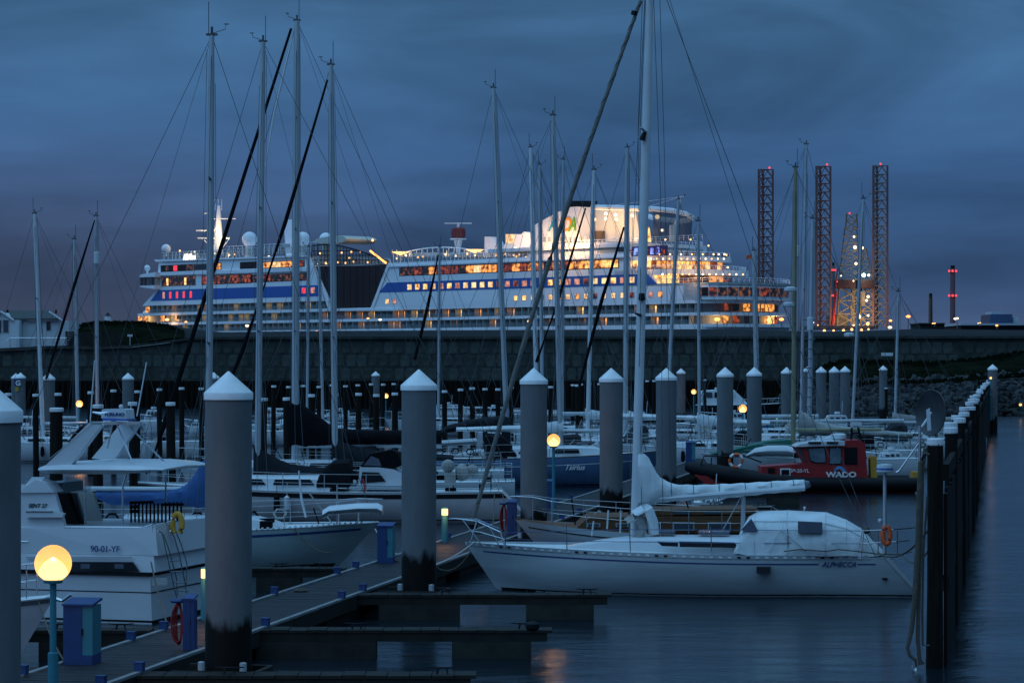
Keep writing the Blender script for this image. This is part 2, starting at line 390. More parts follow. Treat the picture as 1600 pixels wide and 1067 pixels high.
# ================================================================== SEA WALL (quay wall in front of the dyke)
def interp(pts, x):
    if x <= pts[0][0]: return pts[0][1]
    for (a, b), (c, d) in zip(pts, pts[1:]):
        if x <= c: return b+(d-b)*(x-a)/(c-a)
    return pts[-1][1]
M['wallc'] = mat('old_concrete', (.050, .058, .052), .9, spec=.1, var=.5, scale=.5, bump=.03)
M['blockc'] = mat('concrete_block', (.078, .092, .082), .9, spec=.1, var=.4, scale=.9, bump=.03)
M['blockd'] = mat('stained_block', (.058, .068, .060), .9, spec=.1, var=.5, scale=.9, bump=.03)
M['tide'] = mat('wet_wall_foot', (.010, .009, .007), .8, spec=.1, var=.5, scale=1, stretch=(3, 1, .4), bump=.04)
YW = 300.0
top = [(-900, 548), (30, 548), (60, 545), (190, 545), (300, 531), (420, 530), (1600, 529), (2600, 528)]
zt = lambda px: CZ-(interp(top, px)-HZ)/F*YW
wm = MB()
xs = list(range(-900, 2601, 50))
for a, b in zip(xs, xs[1:]):
    A, B = PZ(a, YW, 0), PZ(b, YW, 0)
    wm.add([(A.x, YW, 3.2), (B.x, YW, 3.2), (B.x, YW, zt(b)), (A.x, YW, zt(a)), (A.x, YW+1.2, 3.2), (B.x, YW+1.2, 3.2), (B.x, YW+1.2, zt(b)), (A.x, YW+1.2, zt(a))],
           [(0, 1, 2, 3), (3, 2, 6, 7), (4, 7, 6, 5)])
wall = tag(wm.build('sea_wall', M['wallc']), 'long dark concrete sea wall of large blocks behind the marina', 'wall'); WL[wall.name] = Vector((0, 0, 0))
cm_ = MB()
for a, b in zip(xs, xs[1:]):
    A, B = PZ(a, YW, 0), PZ(b, YW, 0)
    cm_.add([(A.x, YW-.35, zt(a)+.01), (B.x, YW-.35, zt(b)+.01), (B.x, YW-.35, zt(b)+.3), (A.x, YW-.35, zt(a)+.3), (A.x, YW+.9, zt(a)+.3), (B.x, YW+.9, zt(b)+.3)],
            [(0, 1, 2, 3), (3, 2, 5, 4), (0, 3, 4), (0, 4, 5, 1)])
cm_.build('coping', M['wallc'], wall)
fm = MB(); A, B = PZ(-900, YW, 0), PZ(2600, YW, 0)
fm.box(A.x, B.x, YW-.5, YW+1.2, -2, 3.19)
for i in range(400):      # sheet-pile ribs at the wall foot
    x = A.x+(B.x-A.x)*i/400; fm.box(x, x+.32, YW-.78, YW-.5, -2, 3.05+random.uniform(-.12, .1))
fo = fm.build('wall_foot', M['tide'], wall)
# elongated hexagon blocks set proud of the wall, three courses
def hexblock(wd, h):
    q = [(-wd*.36, -h/2), (wd*.36, -h/2), (wd/2, 0), (wd*.36, h/2), (-wd*.36, h/2), (-wd/2, 0)]
    m = MB().prism(q, lambda x, z: Vector((x, 0, z)), lambda x, z: Vector((x, .3, z)))
    m.add([(x*.86, -.05, z*.88) for x, z in q], [tuple(range(6))])
    m.f += [(i, (i+1) % 6, 12+(i+1) % 6, 12+i) for i in range(6)]; m.f.remove(tuple(range(6)))
    return m
hb = [hexblock(1.22, 1.36).mesh('block', M['blockc']), hexblock(1.12, 1.26).mesh('block', M['blockd'])]
cnt = 0
for r_ in range(3):
    for i in range(98):
        px = -14+i*16.8+(8.4 if r_ % 2 else 0)
        z = 3.95+r_*1.52
        if z+.65 > zt(px) or px > 1620: continue
        if px > 1350 and r_ == 0: continue
        if random.random() < .03: continue
        me = hb[0] if random.random() < .35 else hb[1]
        inst(me, 'block', (PZ(px, YW, 0).x, YW+.165-random.uniform(0, .05)*0-.17-random.uniform(0, .03)*1+.03, z), wall, (random.uniform(-.02, .02), 0, 0)); cnt += 1

# ================================================================== DYKE, GRASS BANK, FAR LAND
M['grass'] = mat('rough_grass', (.009, .012, .007), .95, spec=0, var=.7, scale=.35, bump=.2, bscale=1.5)
M['asph'] = mat('dark_asphalt', (.020, .022, .022), .9, spec=.1, var=.3, scale=.4)
crest = [(-900, 528), (0, 527), (108, 517), (120, 506), (150, 503), (232, 505), (268, 509), (300, 514), (345, 519), (500, 517), (900, 515), (1150, 514), (1260, 518), (1350, 517), (1430, 514), (1600, 516), (2600, 516)]
def bank(name, label, m, ys, zfun, x0, x1, dx, nz=0.0, kind='structure'):
    q = MB(); xx = []
    x = x0
    while x <= x1: xx.append(x); x += dx
    for px in xx:
        for j, Y in enumerate(ys):
            z = zfun(px, j, Y); X = PZ(px, Y, 0).x
            if nz: z += nz*(noise.noise(Vector((X*.25, Y*.25, 1.7)))+.6*noise.noise(Vector((X*.9, Y*.9, 4))))
            q.v.append((X, Y, z))
    n = len(ys)
    for i in range(len(xx)-1):
        for j in range(n-1): q.f.append((i*n+j, (i+1)*n+j, (i+1)*n+j+1, i*n+j+1))
    return tag(q.build(name, m, smooth=True), label, None, kind=kind)
def dz(px, j, Y):
    if j == 0: return zt(px)+.1
    ck = CZ-(interp(crest, px)-HZ)/F*325
    if j == 3: return ck
    if j > 3: return ck-.8
    return zt(px)+.1+(ck-zt(px)-.1)*(j/3)
bank('dyke', 'dark dyke behind the sea wall under the cruise ship', M['asph'], [YW+1.1, YW+6, YW+14, 325, 360, 420], dz, -900, 2600, 12)
bank('grass_dune', 'low grassy dune beside the white beach house', M['grass'], [YW+2, YW+7, YW+14, 326, 345], lambda px, j, Y: [zt(px)+.4, 9.0, CZ-(interp([(100, 515), (150, 507.5), (225, 507.5), (262, 512), (290, 521)], px)-HZ)/F*326+.15, CZ-(interp([(100, 515), (150, 506.5), (225, 507), (262, 512), (290, 521)], px)-HZ)/F*326+.2, 8][j], 108, 290, 4, .25)
# grass slope and stone slope in front of the wall on the right
gt = [(1180, 640), (1215, 606), (1262, 585), (1300, 566), (1340, 562), (1400, 566), (1480, 566), (1540, 560), (1600, 549), (1700, 545), (2600, 540)]
st_ = [(1180, 644), (1215, 628), (1262, 610), (1340, 600), (1450, 598), (1600, 588), (2600, 584)]
def gz(px, j, Y):
    a = CZ-(interp(gt, px)-HZ)/F*YW; b = CZ-(interp(st_, px)-HZ)/F*272
    return [-1.5, 0, b*.5, b, b+(a-b)*.4, b+(a-b)*.75, a, a][j]
bank('grass_slope', 'dark grassy slope running down from the sea wall to the stones', M['grass'], [243, 252, 262, 272, 279, 287, YW-.6, YW+.1], gz, 1180, 2300, 8, .28)
M['rock'] = mat('basalt_stone', (.050, .054, .056), .85, spec=.15, var=.5, scale=2.5, bump=.03)
M['rockd'] = mat('dark_stone', (.022, .025, .027), .85, spec=.15, var=.5, scale=2.5, bump=.03)
def rock(seed):
    random.seed(seed); m = MB(); bm = bmesh.new(); bmesh.ops.create_icosphere(bm, subdivisions=1, radius=.5)
    for v in bm.verts:
        v.co = Vector((v.co.x*1.2, v.co.y, v.co.z*.75))*random.uniform(.7, 1.25)
    bmesh.ops.convex_hull(bm, input=bm.verts)
    m.v = [tuple(v.co) for v in bm.verts]; bm.verts.index_update(); m.f = [tuple(v.index for v in f.verts) for f in bm.faces if len(f.verts) == 3]; bm.free(); return m
rocks = [rock(i).mesh('stone', M['rock'] if i % 2 else M['rockd']) for i in range(8)]
random.seed(11)
slope = tag(MB().prism([(1180, 0), (2300, 0), (2300, 1), (1180, 1)], lambda x, z: PZ(x, 258, -1.2), lambda x, z: PZ(x, 258+6*z, -1.0)).build('stone_slope', M['rockd']), 'bank of loose grey armour stones at the waterline below the grass', None, kind='structure')
WL[slope.name] = Vector((0, 0, 0))
spots = []
for i in range(1500):
    px = random.uniform(1205, 1700); t = random.random(); Y = 251+t*23
    z = gz(px, 0, 0)*0+(CZ-(interp(st_, px)-HZ)/F*272)*max(0, (Y-252)/20)
    spots.append((px, Y, z+random.uniform(-.05, .22), random.uniform(.6, 1.15)))
vis = sorted([q for q in spots if q[0] < 1604], key=lambda q: -q[3])[:290]
vs_ = set(id(q) for q in vis)
for px, Y, z, sc_ in vis:
    inst(random.choice(rocks), 'stone', (PZ(px, Y, 0).x, Y, z), slope, (random.uniform(0, 6), random.uniform(0, 6), random.uniform(0, 6)), (sc_,)*3)
sm_ = MB()
for q in spots:
    if id(q) in vs_: continue
    me = random.choice(rocks); e = Matrix.Rotation(random.uniform(0, 6), 3, 'Z') @ Matrix.Rotation(random.uniform(0, 6), 3, 'X')
    o_ = Vector((PZ(q[0], q[1], 0).x, q[1], q[2])); sm_.add([e @ v.co*q[3]*.85+o_ for v in me.vertices], [tuple(f.vertices) for f in me.polygons])
o = sm_.build('loose_stones', M['rock'], slope); o['kind'] = 'stuff'
random.seed(5)
# grass tufts on the slope and dune
tm = MB()
for i in range(9000):
    if i < 6500:
        px = random.uniform(1200, 1640); Y = random.uniform(268, 299); j = (Y-272)/(YW-.6-272)
        a = CZ-(interp(gt, px)-HZ)/F*YW; b = CZ-(interp(st_, px)-HZ)/F*272; z = b+(a-b)*max(0, j)+.05; X = PZ(px, Y, 0).x
    else:
        px = random.uniform(112, 285); Y = random.uniform(310, 340); X = PZ(px, Y, 0).x; z = CZ-(interp([(100, 515), (150, 506.5), (225, 507), (262, 512), (290, 523)], px)-HZ)/F*326-.1
    h = random.uniform(.15, .45); wd = random.uniform(.12, .35); dx = random.uniform(-.2, .2)
    tm.add([(X-wd, Y, z-.1), (X+wd, Y+.1, z-.1), (X+dx, Y+random.uniform(-.1, .1), z+h)], [(0, 1, 2)])
tag(tm.build('grass', mat('grass_blades', (.012, .017, .009), .95, spec=0, var=.5, scale=1)), 'rough dark grass growing on the bank', 'grass', kind='stuff')
# far shore
fl = MB(); fl.box(-900, 1500, 1050, 4200, -2, 2.2)
tag(fl.build('far_shore', M['asph']), 'low industrial shore beyond the harbour', None, kind='structure')

# ================================================================== BUILDINGS, CHIMNEYS, RIG, STREET LAMPS
M['wpaint'] = mat('white_wall_paint', (.62, .66, .68), .7, var=.08, scale=.5, stretch=(4, 1, .3))
M['roofd'] = mat('dark_roof', (.035, .045, .042), .7, var=.25, scale=.6, stretch=(5, 1, 1))
f = Frame(0, 303, 1, 0)
hs = thing('beach_house', 'low white wooden house with dark roof on the sea wall at far left', 'house', f.w(55, 545))
m = MB(); f.poly(m, [(30, 545), (107, 545), (107, 501), (94, 501), (30, 501)], 0, 9); m.build('wall', M['wpaint'], hs)
m = MB(); f.poly(m, [(-40, 545), (29.5, 545), (29.5, 500), (18, 500), (2, 488), (-15, 500), (-40, 500)], -2.0, 9); m.build('wall', M['wpaint'], hs)
rf = MB(); q = [f.w(16, 500, -.5), f.w(95, 500.6, -.5), f.w(77, 488, 4.4), f.w(4, 488, 4.4)]; q2 = [v+Vector((0, .05, .22)) for v in q]
rf.add(q+q2, [(0, 1, 2, 3), (7, 6, 5, 4), (0, 4, 5, 1), (1, 5, 6, 2), (2, 6, 7, 3), (3, 7, 4, 0)]); rfo = rf.build('roof', M['roofd'], hs)
rb = MB(); q = [f.w(95, 500.6, 9.4), f.w(77, 488, 4.5), f.w(4, 488, 4.5), f.w(16, 500, 9.4)]; rb.add(q+[v+Vector((0, 0, .2)) for v in q], [(0, 1, 2, 3), (4, 7, 6, 5)]); rb.build('roof', M['roofd'], hs)
tr = MB(); tr.tube([f.w(76, 487, -.6), f.w(97, 500.6, -.6)], .14, 5); tr.tube([f.w(1, 487, -2.2), f.w(21, 500.5, -2.2)], .16, 5); tr.tube([f.w(1, 487, -2.2), f.w(-18, 500.5, -2.2)], .16, 5); tr.build('bargeboard', M['white'], hs)['kind'] = 'stuff'
for a, b in ((16, 22), (85, 89)):
    c_ = MB(); f.poly(c_, [(a*0+(10 if a == 16 else 86), 490), (a*0+(12.3 if a == 16 else 88.3), 490), ((12.3 if a == 16 else 88.3), 484), ((10 if a == 16 else 86), 484)], 3, 3.5); c_.build('chimney', M['blackp'], rfo)
for x0, x1, y0, y1, t0 in ((23, 32, 504, 520, -.06), (72.5, 79, 502, 516, -.06), (5, 13, 500, 519, -2.06), (-6, 2, 500, 520, -2.06)):
    wfm = MB(); f.poly(wfm, [(x0-1, y1+1), (x1+1, y1+1), (x1+1, y0-1), (x0-1, y0-1)], t0, t0+.05); wo_ = wfm.build('window', M['white'], hs)
    g_ = MB(); f.poly(g_, [(x0, y1), (x1, y1), (x1, y0), (x0, y0)], t0-.04, t0-.005); g_.build('pane', M['glassb'] if x0 != 72.5 else M['glass'], wo_)
bs = MB()
for i in range(34): x = 31+i*2.3; f.poly(bs, [(x, 544.5), (x+.5, 544.5), (x+.5, 501.5), (x, 501.5)], -.03, .01) if x < 106 else None
o = bs.build('batten', M['wpaint'], hs); o['kind'] = 'stuff'
rl = MB(); rl.tube([f.w(10, 533, -2.8), f.w(16, 528, -2.8), f.w(104, 528, -2.8)], .05, 5)
for x in range(16, 105, 11): rl.tube([f.w(x, 528, -2.8), f.w(x, 546, -2.8)], .04, 5)
tag(rl.build('railing', M['steel'], origin=f.w(50, 546, -2.8)), 'thin metal railing along the wall in front of the white house', 'railing')
fn = thing('plank_fence', 'dark fence of horizontal boards beside the white house', 'fence', f.w(145, 545, -1.6))
for i in range(8):
    y = 518+i*3.3; m = MB(); f.poly(m, [(102, y+2.9), (193, y+2.9), (193, y+.1), (102, y+.1)], -1.6, -1.55); m.build('board', M['wetwood'], fn)
m = MB()
for x in (103, 125, 147, 169, 191): f.poly(m, [(x, 545), (x+1.4, 545), (x+1.4, 517), (x, 517)], -1.53, -1.4)
m.build('post', M['timber'], fn)['kind'] = 'stuff'
sg = MB(); f.poly(sg, [(199, 526), (207, 526), (207, 522.5), (199, 522.5)], -1, -.95); f.poly(sg, [(202.5, 548), (203.5, 548), (203.5, 526), (202.5, 526)], -.94, -.88)
tag(sg.build('notice_board', M['white'], origin=f.w(203, 545, -1)), 'small blank white notice on a post by the dyke', 'sign')
lh = Frame(0, 700, 1, 0); c0 = lh.w(168.5, 508)
L_ = thing('lighthouse', 'tiny white lighthouse with dark cap rising behind the dune', 'lighthouse', c0)
MB().lathe([(1.0, 0), (.85, 2.5)], c0, 12).build('tower', M['wpaint'], L_); MB().lathe([(.95, 2.52), (.6, 2.8), (.3, 3.2), (.02, 3.5)], c0, 12).build('lantern', M['blackp'], L_)

fr_ = Frame(0, 1500, 1, 0); K = 1500/F
M['rigred'] = mat('rig_primer_red', (.17, .075, .075), .7, var=.2, scale=.2)
M['rigpale'] = mat('rig_galvanised', (.17, .15, .14), .6, var=.2, scale=.3)
M['rigyel'] = mat('rig_yellow_paint', (.20, .15, .08), .6, var=.2, scale=.3)
rig = thing('drilling_rig', 'jack-up drilling rig with three tall red lattice legs and a floodlit derrick', 'oil rig', fr_.w(1300, 512))
def lattice(cx, ytop, ybot, hw, label=None):
    leg_ = MB(); zt_ = CZ+(HZ-ytop)*K; zb_ = CZ+(HZ-ybot)*K; X = (cx-800)*K; rad = hw*K*1.0
    pts = [(X-rad, 1500), (X+rad, 1500), (X-rad*.22, 1500+rad*1.7)]
    for x, y in pts: leg_.box(x-.55, x+.55, y-.55, y+.55, zb_, zt_)
    lo_ = leg_.build('leg', M['rigred'], rig)
    n = int((zt_-zb_)/4.9); br = MB(); dzz = (zt_-zb_)/n
    for i in range(n):
        z0 = zb_+i*dzz; z1 = z0+dzz
        for a, b in ((0, 1), (1, 2), (2, 0)):
            A = Vector((*pts[a], z0)); B = Vector((*pts[b], z0)); Mi = (Vector((*pts[a], z1))+Vector((*pts[b], z1)))/2
            br.tube([A+Vector((0, 0, dzz)), B+Vector((0, 0, dzz))], .26, 4); br.tube([A, Mi], .26, 4); br.tube([B, Mi], .26, 4)
    o = br.build('bracing', M['rigpale'] if cx > 1350 else M['rigred'], lo_); o['kind'] = 'stuff'
    MB().sphere((X+(0 if cx > 1350 else rad*.5), 1499, zt_+.9), .6, 8, 6).build('beacon', M['tinyr'], lo_)
for cx, yt, hw in ((1196.5, 265, 11), (1286.5, 260, 11), (1375.5, 259, 11)): lattice(cx, yt, 514, hw)
dr = MB(); Yd = 1500
def dp(px, py, t=0): return fr_.w(px, py, t)
def tower(m, x0b, x1b, yb, x0t, x1t, yt, n, r, dep=10):
    for t in (0, dep):
        for a, b in ((x0b, x0t), (x1b, x1t)): m.tube([dp(a, yb, t), dp(b, yt, t+(dep*.3 if t == 0 else -dep*.3))], r*1.5, 4)
    for i in range(n):
        u, v = i/n, (i+1)/n
        a0, b0 = x0b+(x0t-x0b)*u, x1b+(x1t-x1b)*u; a1, b1 = x0b+(x0t-x0b)*v, x1b+(x1t-x1b)*v
        y0, y1 = yb+(yt-yb)*u, yb+(yt-yb)*v
        for t in (0, dep):
            m.tube([dp(a0, y0, t), dp(b0, y0, t)], r, 4); m.tube([dp(a0, y0, t), dp(b1, y1, t)], r, 4); m.tube([dp(b0, y0, t), dp(a1, y1, t)], r, 4)
tower(dr, 1311, 1342, 437, 1320, 1339, 357, 7, .28); dr.build('derrick', M['rigpale'], rig)
d2 = MB(); tower(d2, 1321, 1340, 357, 1323, 1338, 334, 2, .3, 6); d2.build('crown_block', M['rigyel'], rig)
d3 = MB(); tower(d3, 1342, 1364, 437, 1350, 1353, 388, 4, .24, 8); d3.build('flare_boom', M['rigpale'], rig)
d4 = MB(); tower(d4, 1308, 1345, 511, 1311, 1345, 449, 3, .35); tower(d4, 1345, 1366, 511, 1346, 1366, 449, 5, .3); tower(d4, 1330, 1335, 511, 1330, 1335, 449, 6, .2, 3); d4.build('substructure', M['rigyel'], rig)
d5 = MB(); fr_.poly(d5, [(1308, 450), (1336.5, 450), (1336.5, 437), (1308, 437)], -3, 12); fr_.poly(d5, [(1342, 450), (1366, 450), (1366, 437), (1342, 437)], -3, 12); pn = d5.build('wind_wall', mat('rig_dark_red', (.045, .010, .012), .6), rig)
d6 = MB(); fr_.poly(d6, [(1262, 514), (1368, 514), (1368, 509), (1262, 509)], -10, 30); fr_.poly(d6, [(1298, 511), (1325, 511), (1325, 492), (1298, 492)], 3, 25); fr_.poly(d6, [(1345, 478), (1352, 478), (1352, 455), (1345, 455)], -2, 2); d6.build('hull', mat('rig_hull_grey', (.12, .10, .10), .7, var=.3, scale=.1), rig)
d7 = MB(); d7.tube([dp(1301, 508, -6), dp(1306, 455, -8)], .9, 5); d7.tube([dp(1299, 508, -6), dp(1309, 420, -8)], .4, 5); d7.build('crane', mat('crane_red', (.5, .03, .03), .5), rig)
for px, py, mt, rr in ((1327.5, 333.5, 'tinyr', 1.1), (1334.5, 370, 'tinyb', 1.3), (1336, 386.5, 'tinyb', 2.0), (1347.5, 387.5, 'tinyb', 1.6), (1337.5, 412, 'tinyb', 1.6), (1349.5, 430, 'tinyg', 2.4), (1357.5, 430, 'tinyb', 1.5), (1314, 431, 'tinyb', 1.0), (1333.5, 439, 'tinyb', .9), (1308, 440, 'tinyr', .8),
                       (1342, 464, 'tinyb', 1.5), (1356.5, 463.5, 'tinyb', 1.6), (1354, 469.5, 'tinyb', 1.5), (1342.5, 495, 'tinyb', 2.2), (1356.5, 493, 'tinyb', 1.3), (1356, 506, 'tinyw', 2.0), (1334, 508, 'tinyb', 1.2), (1341, 507.5, 'tinyb', 1.4),
                       (1288, 517, 'tinyw', 1.7), (1302.5, 516.8, 'tinyw', 1.4), (1318, 516.5, 'tinyw', 1.7), (1331, 514.8, 'tinyw', 1.6), (1346, 515.8, 'tinyw', 1.7), (1357, 514.5, 'tinyw', 1.2), (1278, 508, 'tinyw', .8), (1271, 504, 'tinyb', .7)):
    MB().sphere(dp(px, py, -11), rr*.5, 8, 6).build('floodlight', M[mt], rig)
for px, py, p_, c_ in ((1337, 388, 9000, (1, .75, .4)), (1350, 431, 9000, (.8, 1, .8)), (1345, 466, 16000, (1, .7, .3)), (1343, 495, 18000, (1, .7, .3)), (1357, 500, 12000, (1, .65, .3)), (1318, 500, 12000, (1, .65, .3))):
    lamp_light('rig_flood', dp(px, py, -9), p_*.3, c_, 1.5)
# chimneys and the buildings of the far shore
def stack(name, label, cx, w_, yt, yb, Y, m, red=()):
    fs_ = Frame(0, Y, 1, 0); c = fs_.w(cx, yb); k = Y/F
    o = thing(name, label, 'chimney', c); h = (yb-yt)*k
    MB().lathe([(w_/2*k, 0), (w_/2*k*.92, h)], c, 12).build('shaft', m, o)
    MB().lathe([(w_/2*k*.8, h), (w_/2*k*.8, h+2.5)], c, 12).build('flue', M['blackp'], o)
    for py in red:
        MB().lathe([(w_/2*k*1.25, -.6), (w_/2*k*1.25, .6)], fs_.w(cx, py+1.4), 12).build('gallery', M['rigpale'], o)
        for dx in (-.65, 0, .65): MB().sphere(fs_.w(cx+dx*w_*.98, py, -w_*k*.66), .9, 8, 5).build('beacon', M['tinyr'], o)
    return o
stack('chimney', 'tall reddish chimney with two rings of red lights at far right', 1488.5, 8.5, 420, 505, 2000, mat('brick_red_render', (.20, .10, .11), .8), (423.5, 462))
stack('chimney', 'short dark chimney left of the tall red-lit one', 1454, 6.5, 465, 506, 1500, mat('sooty_brick', (.06, .045, .04), .8, var=.4, scale=.3, stretch=(.1, .1, 1)))
stack('chimney', 'slim chimney with paired red lights behind the rig legs', 1302, 5, 415, 505, 2100, M['rigpale'], (422, 462))
fb = Frame(0, 1300, 1, 0)
def bldg(name, label, parts):
    x = [q for p_ in parts for q in p_[1]]; c = fb.w(sum(a[0] for a in x)/len(x), max(a[1] for a in x))
    o = thing(name, label, 'building', c)
    for nm, pts, t0, t1, m_ in parts:
        q = MB(); fb.poly(q, pts, t0, t1); q.build(nm, m_, o)
    return o
M['blueg'] = mat('blue_cladding', (.03, .06, .13), .7, var=.2, scale=.1); M['shed'] = mat('pale_shed_roof', (.42, .50, .55), .6, var=.08, scale=.05)
r4 = lambda x0, y0, x1, y1: [(x0, y1), (x1, y1), (x1, y0), (x0, y0)]
bldg('warehouse', 'long low white-roofed warehouse at far right', [('wall', r4(1502, 508, 1700, 516), 0, 60, M['rockd']), ('roof', r4(1501, 505, 1702, 508.2), -2, 62, M['shed'])])
bldg('office_block', 'dark blue box building above the warehouse roof', [('wall', r4(1547, 491, 1582, 506), 63, 90, M['blueg']), ('penthouse', r4(1549, 487, 1566, 490.9), 66, 84, M['shed']), ('annexe', r4(1583, 496, 1591, 506), 66, 80, M['shed'])])
bldg('shed', 'dark low shed beside the short chimney', [('wall', r4(1437, 506, 1476, 514), 0, 30, M['rockd']), ('roof', r4(1436, 504.5, 1477, 506), -1, 31, M['roofd'])])
# street lamps beyond the dyke
def street_lamp(px, py, yb, Y, label, m_, rr, double=False, pw=0):
    fs_ = Frame(0, Y, 1, 0); k = Y/F; o = thing('street_lamp', label, 'street lamp', fs_.w(px, yb))
    q = MB(); q.tube([fs_.w(px, yb), fs_.w(px, py)], .09*max(1, Y/500), 6); q.tube([fs_.w(px, py), fs_.w(px+2, py-.5)], .07*max(1, Y/500), 5); q.build('pole', M['rigpale'], o)
    MB().sphere(fs_.w(px, py, -.5), rr*.8, 10, 8, sz=.6).build('lamp_head', m_, o)
    if double: MB().sphere(fs_.w(px-3, py+.5, -.5), rr*.8, 10, 8, sz=.6).build('lamp_head', m_, o)
    if pw: lamp_light('street_light', fs_.w(px, py-.0, -2), pw, (1, .5, .2), .5)
for a in ((1419, 494.5, 515, 900, 'brightest orange street lamp right of the rig', 'tinyo', 1.0), (1391.5, 501, 515, 900, 'orange street lamp close beside the right rig leg', 'tinyo', .75), (1390.5, 511.5, 516, 700, 'low greenish white lamp below the orange one by the rig', 'tinyb', .7),
          (1495.5, 497.5, 514, 900, 'tall white lamp just right of the red-lit chimney', 'tinyb', .7, True), (1557.5, 508.5, 514, 700, 'orange lamp standing before the white warehouse', 'tinyo', .5), (1460.5, 505, 510, 1100, 'small paired lamps beside the short chimney', 'tinyw', .5, True),
          (1531.5, 504.5, 510, 1100, 'small paired lamps behind the warehouse roof', 'tinyw', .45, True),
          (290.5, 503, 523, 420, 'double-armed lamp at the foot of the ship bow', 'tinyo', .28), (575, 497.5, 515, 420, 'slim lit lamp post below the ship glass front', 'tinyo', .28), (261, 499.5, 514, 420, 'round orange lamp glowing before the bow balconies', 'tinyw', .45), (386, 509, 517, 420, 'round white lamp left of the second mast', 'tinyb', .38),
          (495, 518.5, 524, 420, 'low orange lamp between the masts', 'tinyo', .42), (594, 499.5, 516, 420, 'oval white lamp below the glass front', 'tinyb', .32), (826.5, 502, 516, 420, 'orange lamp behind the furled foresail', 'tinyw', .4), (1120.5, 499, 516, 420, 'orange lamp like a flame before the ship stern', 'tinyo', .6), (1221, 499, 514, 420, 'bright orange lamp at the end of the ship stern', 'tinyo', .5)):
    street_lamp(a[0], a[1], a[2], a[3], a[4], M[a[5]], a[6], a[7] if len(a) > 7 else False)
# ================================================================== CRUISE SHIP
sf = Frame(47.9, 650, -.7, .714)
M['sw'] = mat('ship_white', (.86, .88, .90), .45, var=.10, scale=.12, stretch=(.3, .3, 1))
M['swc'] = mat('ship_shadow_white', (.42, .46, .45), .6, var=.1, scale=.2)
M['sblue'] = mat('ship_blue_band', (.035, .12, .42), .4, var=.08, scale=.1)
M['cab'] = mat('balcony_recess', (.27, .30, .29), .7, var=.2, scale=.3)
M['door'] = mat('cabin_door_glass', (.03, .04, .045), .15, var=.2)
M['sglass'] = mat('ship_tinted_glass', (.026, .020, .020), .14, spec=.25, var=.25, scale=.12)
M['rail'] = mat('clear_screen', (.22, .28, .30), .25, var=.2, scale=.5, alpha=.28)
M['teakd'] = mat('ship_deck_floor', (.2, .13, .08), .7)
ship = thing('cruise_ship', 'large white cruise ship with blue band and lit windows beyond the sea wall', 'cruise ship', sf.p(120, 16, 0))
S = lambda px: sf.S(px)
W = 32.0
def ell(Rpx, a=9, inset=0, n=14, s0=None):
    """rounded stern seen to end at pixel column Rpx"""
    if s0 is None:
        lo, hi = -40, 120
        for _ in range(40):
            s0 = (lo+hi)/2
            mxp = max(800+F*sf.p(s0-(a)*math.cos(q), 16+16*math.sin(q), 0).x/sf.p(s0-a*math.cos(q), 16+16*math.sin(q), 0).y for q in [R(-90+12*i) for i in range(16)])
            if mxp > Rpx: lo = s0
            else: hi = s0
    return [(s0+inset-(a)*math.cos(R(-90+180*i/n)), 16+(16-inset)*math.sin(R(-90+180*i/n))) for i in range(n+1)]
def bowpts(ins=0, lng=0): return [(262+lng-ins, 16), (259+lng-ins, 12+ins*0), (252+lng-ins, 6.5+ins), (243-ins, 2.2+ins), (232-ins, .4+ins), (222-ins, ins)]
def mirror(p): return [(s, W-t) for s, t in reversed(p)]
def outline(Rpx, sb=None, a=9, inset=0, bow=False, s0=None, lng=0):
    e = ell(Rpx, a, inset, s0=s0)                       # from near side (t small) to far side
    if bow: b = bowpts(inset, lng); full = list(reversed(b))+[(s, W-t) for s, t in b[1:]]   # near .. tip .. far
    else: full = [(sb, inset), (sb, W-inset)]
    return e[::-1]+full
def slab(name, z0, z1, Rpx, m='sw', **k):
    q = MB(); sf.plan(q, outline(Rpx, **k), z0, z1); return q.build(name, M[m], ship)
slab('hull', -2, 14.5, 1233, bow=True, m='sw')
slab('promenade_deck', 14.52, 15.3, 1242, bow=True)
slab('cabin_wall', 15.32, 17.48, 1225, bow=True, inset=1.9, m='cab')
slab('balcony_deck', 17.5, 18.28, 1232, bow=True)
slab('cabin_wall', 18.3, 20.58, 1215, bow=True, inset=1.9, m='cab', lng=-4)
slab('balcony_deck', 20.6, 21.45, 1224, bow=True, lng=-5)
# bulwarks and block walls
def spoly(name, pts, t0, t1, m, parent=None, label=None):
    q = MB(); sf.poly(q, pts, t0, t1); return q.build(name, M[m] if isinstance(m, str) else m, parent or ship, label=label)
def ssz(name, pts, t0, t1, m, parent=None):
    q = MB(); sf.sz(q, pts, t0, t1); return q.build(name, M[m] if isinstance(m, str) else m, parent or ship)
ssz('side_wall', [(S(580), 21.47), (-.5, 21.47), (-.5, 25.2), (S(1029), 25.25), (S(1013), 29.6), (S(985), 30.0), (S(985), 34.15), (S(607), 34.15)], 0, W, 'sw')
ssz('side_wall', [(S(515), 23.75), (S(222), 23.75), (S(245), 28.65), (S(248), 37.6), (S(484), 36.9)], .02, W, 'sw')
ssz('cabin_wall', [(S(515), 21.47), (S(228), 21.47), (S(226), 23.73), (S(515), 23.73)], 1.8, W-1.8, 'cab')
ssz('bow_bulwark', [(S(222), 20.4), (S(208), 20.6), (S(213), 22.3), (S(226), 22.6)], 3, W-3, 'sw')
ssz('bow_bulwark', [(S(206), 14.6), (S(199), 15.6), (S(201), 17.2), (S(214), 17.6)], 6, W-6, 'sw')
